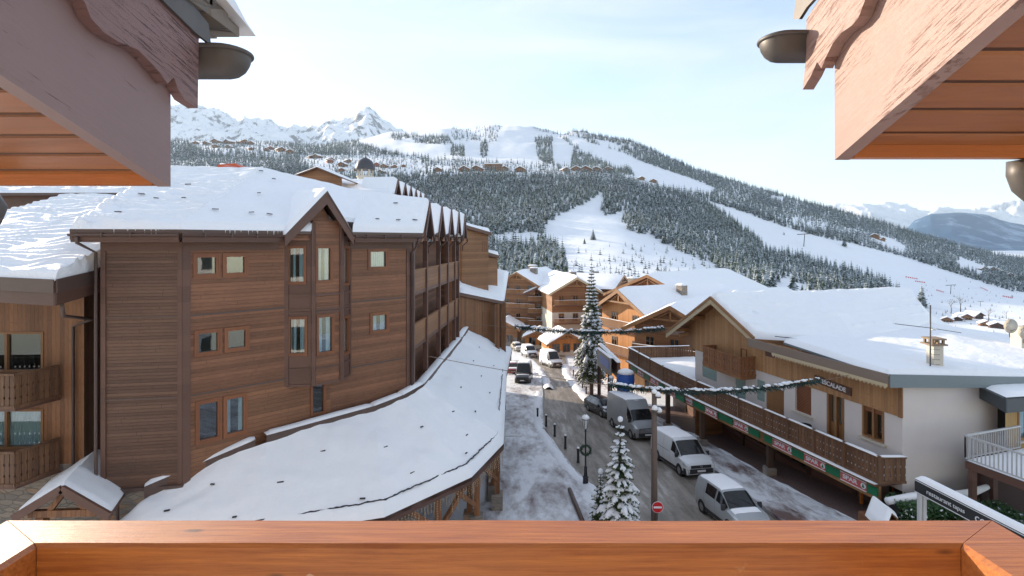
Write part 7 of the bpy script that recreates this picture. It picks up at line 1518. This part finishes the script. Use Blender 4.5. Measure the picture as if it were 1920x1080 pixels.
p = slope_pt(925, 321); w_ = .033*p.y; T = thing('mountain_hotel', p, 'big square flat-topped hotel block on the crest above the forest', 'hotel'); mb = MB(); mb.box(-w_/2, w_/2, 0, w_*.6, -w_*.2, w_*.42); mb.build('wall', M['chalet'], T, world=False)
mb = MB(); mb.box(-w_*.52, w_*.52, -w_*.02, w_*.62, w_*.42, w_*.47); mb.build('snowy_roof', M['snow'], T, world=False)
for j in range(4):
    for i in range(7): mb = MB(); x = -w_*.45+w_*.135*i; mb.box(x, x+w_*.07, -.2, -.05, w_*(-.02+.1*j), w_*(.04+.1*j)); mb.build('window', M['sideglass'], T, world=False)
for k, (px, py) in enumerate([(1640, 447), (1655, 452), (1846, 508), (1862, 510), (1880, 514), (1858, 520), (1895, 520), (1910, 524)]): hut(px, py, r_.uniform(10, 16), 'chalet with snowy roof among the trees on the far right shoulder of the mountain', 'chalets on the right shoulder', r_.uniform(-.6, .6), 'chalet', ar=.7)
# red safety netting on the piste
nt_ = MB(); r_ = random.Random(6)
NT = thing('safety_netting', slope_pt(1725, 534), 'runs of small red safety nets and poles across the lower piste', 'safety net')
for (x0, y0, x1, y1) in [(1698, 520, 1722, 524), (1716, 528, 1736, 531), (1840, 540, 1852, 546), (1756, 545, 1770, 549), (1880, 556, 1900, 560)]:
    a, b = slope_pt(x0, y0), slope_pt(x1, y1); n_ = 6
    mb = MB()
    for i in range(n_): p, q = a.lerp(b, i/n_), a.lerp(b, (i+.6)/n_); mb.prism([p, q, q+Vector((0, 0, 1.6)), p+Vector((0, 0, 1.6))], (0, .1, 0))
    mb.build('red_net', M['red'], NT)
# ================================================================= our own building behind the balcony (unseen: added to cut sky reflections, pale to bounce light)
M['home'] = m_plain('light_bounce_render', (.74, .69, .62), .85)
OB = thing('home_building', (0, -2.2, -14), 'unseen apartment building carrying the balcony, rendered pale to bounce light', 'building')
mb = MB(); mb.box(-26, 26, -4, -2.2, -14, -3.2); mb.build('rendered_wall', M['home'], OB); mb = MB(); mb.box(-26, 26, -4, -2.15, -3.2, 3.4); mb.build('upper_wall', M['home'], OB)
for z in (-12, -9, -6, -2.9, .2):
    for x in range(-24, 25, 4): mb = MB(); mb.box(x, x+2.0, -2.2, -2.12, z, z+1.9); mb.build('window', M['sideglass'], OB)
mb = MB(); slab(mb, [(-27, -1.0, 3.6), (27, -1.0, 3.6), (27, -6, 5.6), (-27, -6, 5.6)], .3); mb.build('roof', M['trim'], OB)

# ================================================================= haze
mb = MB(); mb.box(-16000, 16000, -30, 17000, -520, 1750); hz = mb.build('haze', bpy.data.materials.new('haze_air'), uv=False); tag(hz, kind='stuff')
m = hz.data.materials[0]; m.use_nodes = True; n = m.node_tree; n.nodes.clear(); o = n.nodes.new('ShaderNodeOutputMaterial'); v = n.nodes.new('ShaderNodeVolumePrincipled')
v.inputs['Color'].default_value = (.68, .84, 1.0, 1); v.inputs['Density'].default_value = 3.4e-5; v.inputs['Anisotropy'].default_value = .2; n.links.new(v.outputs[0], o.inputs['Volume'])
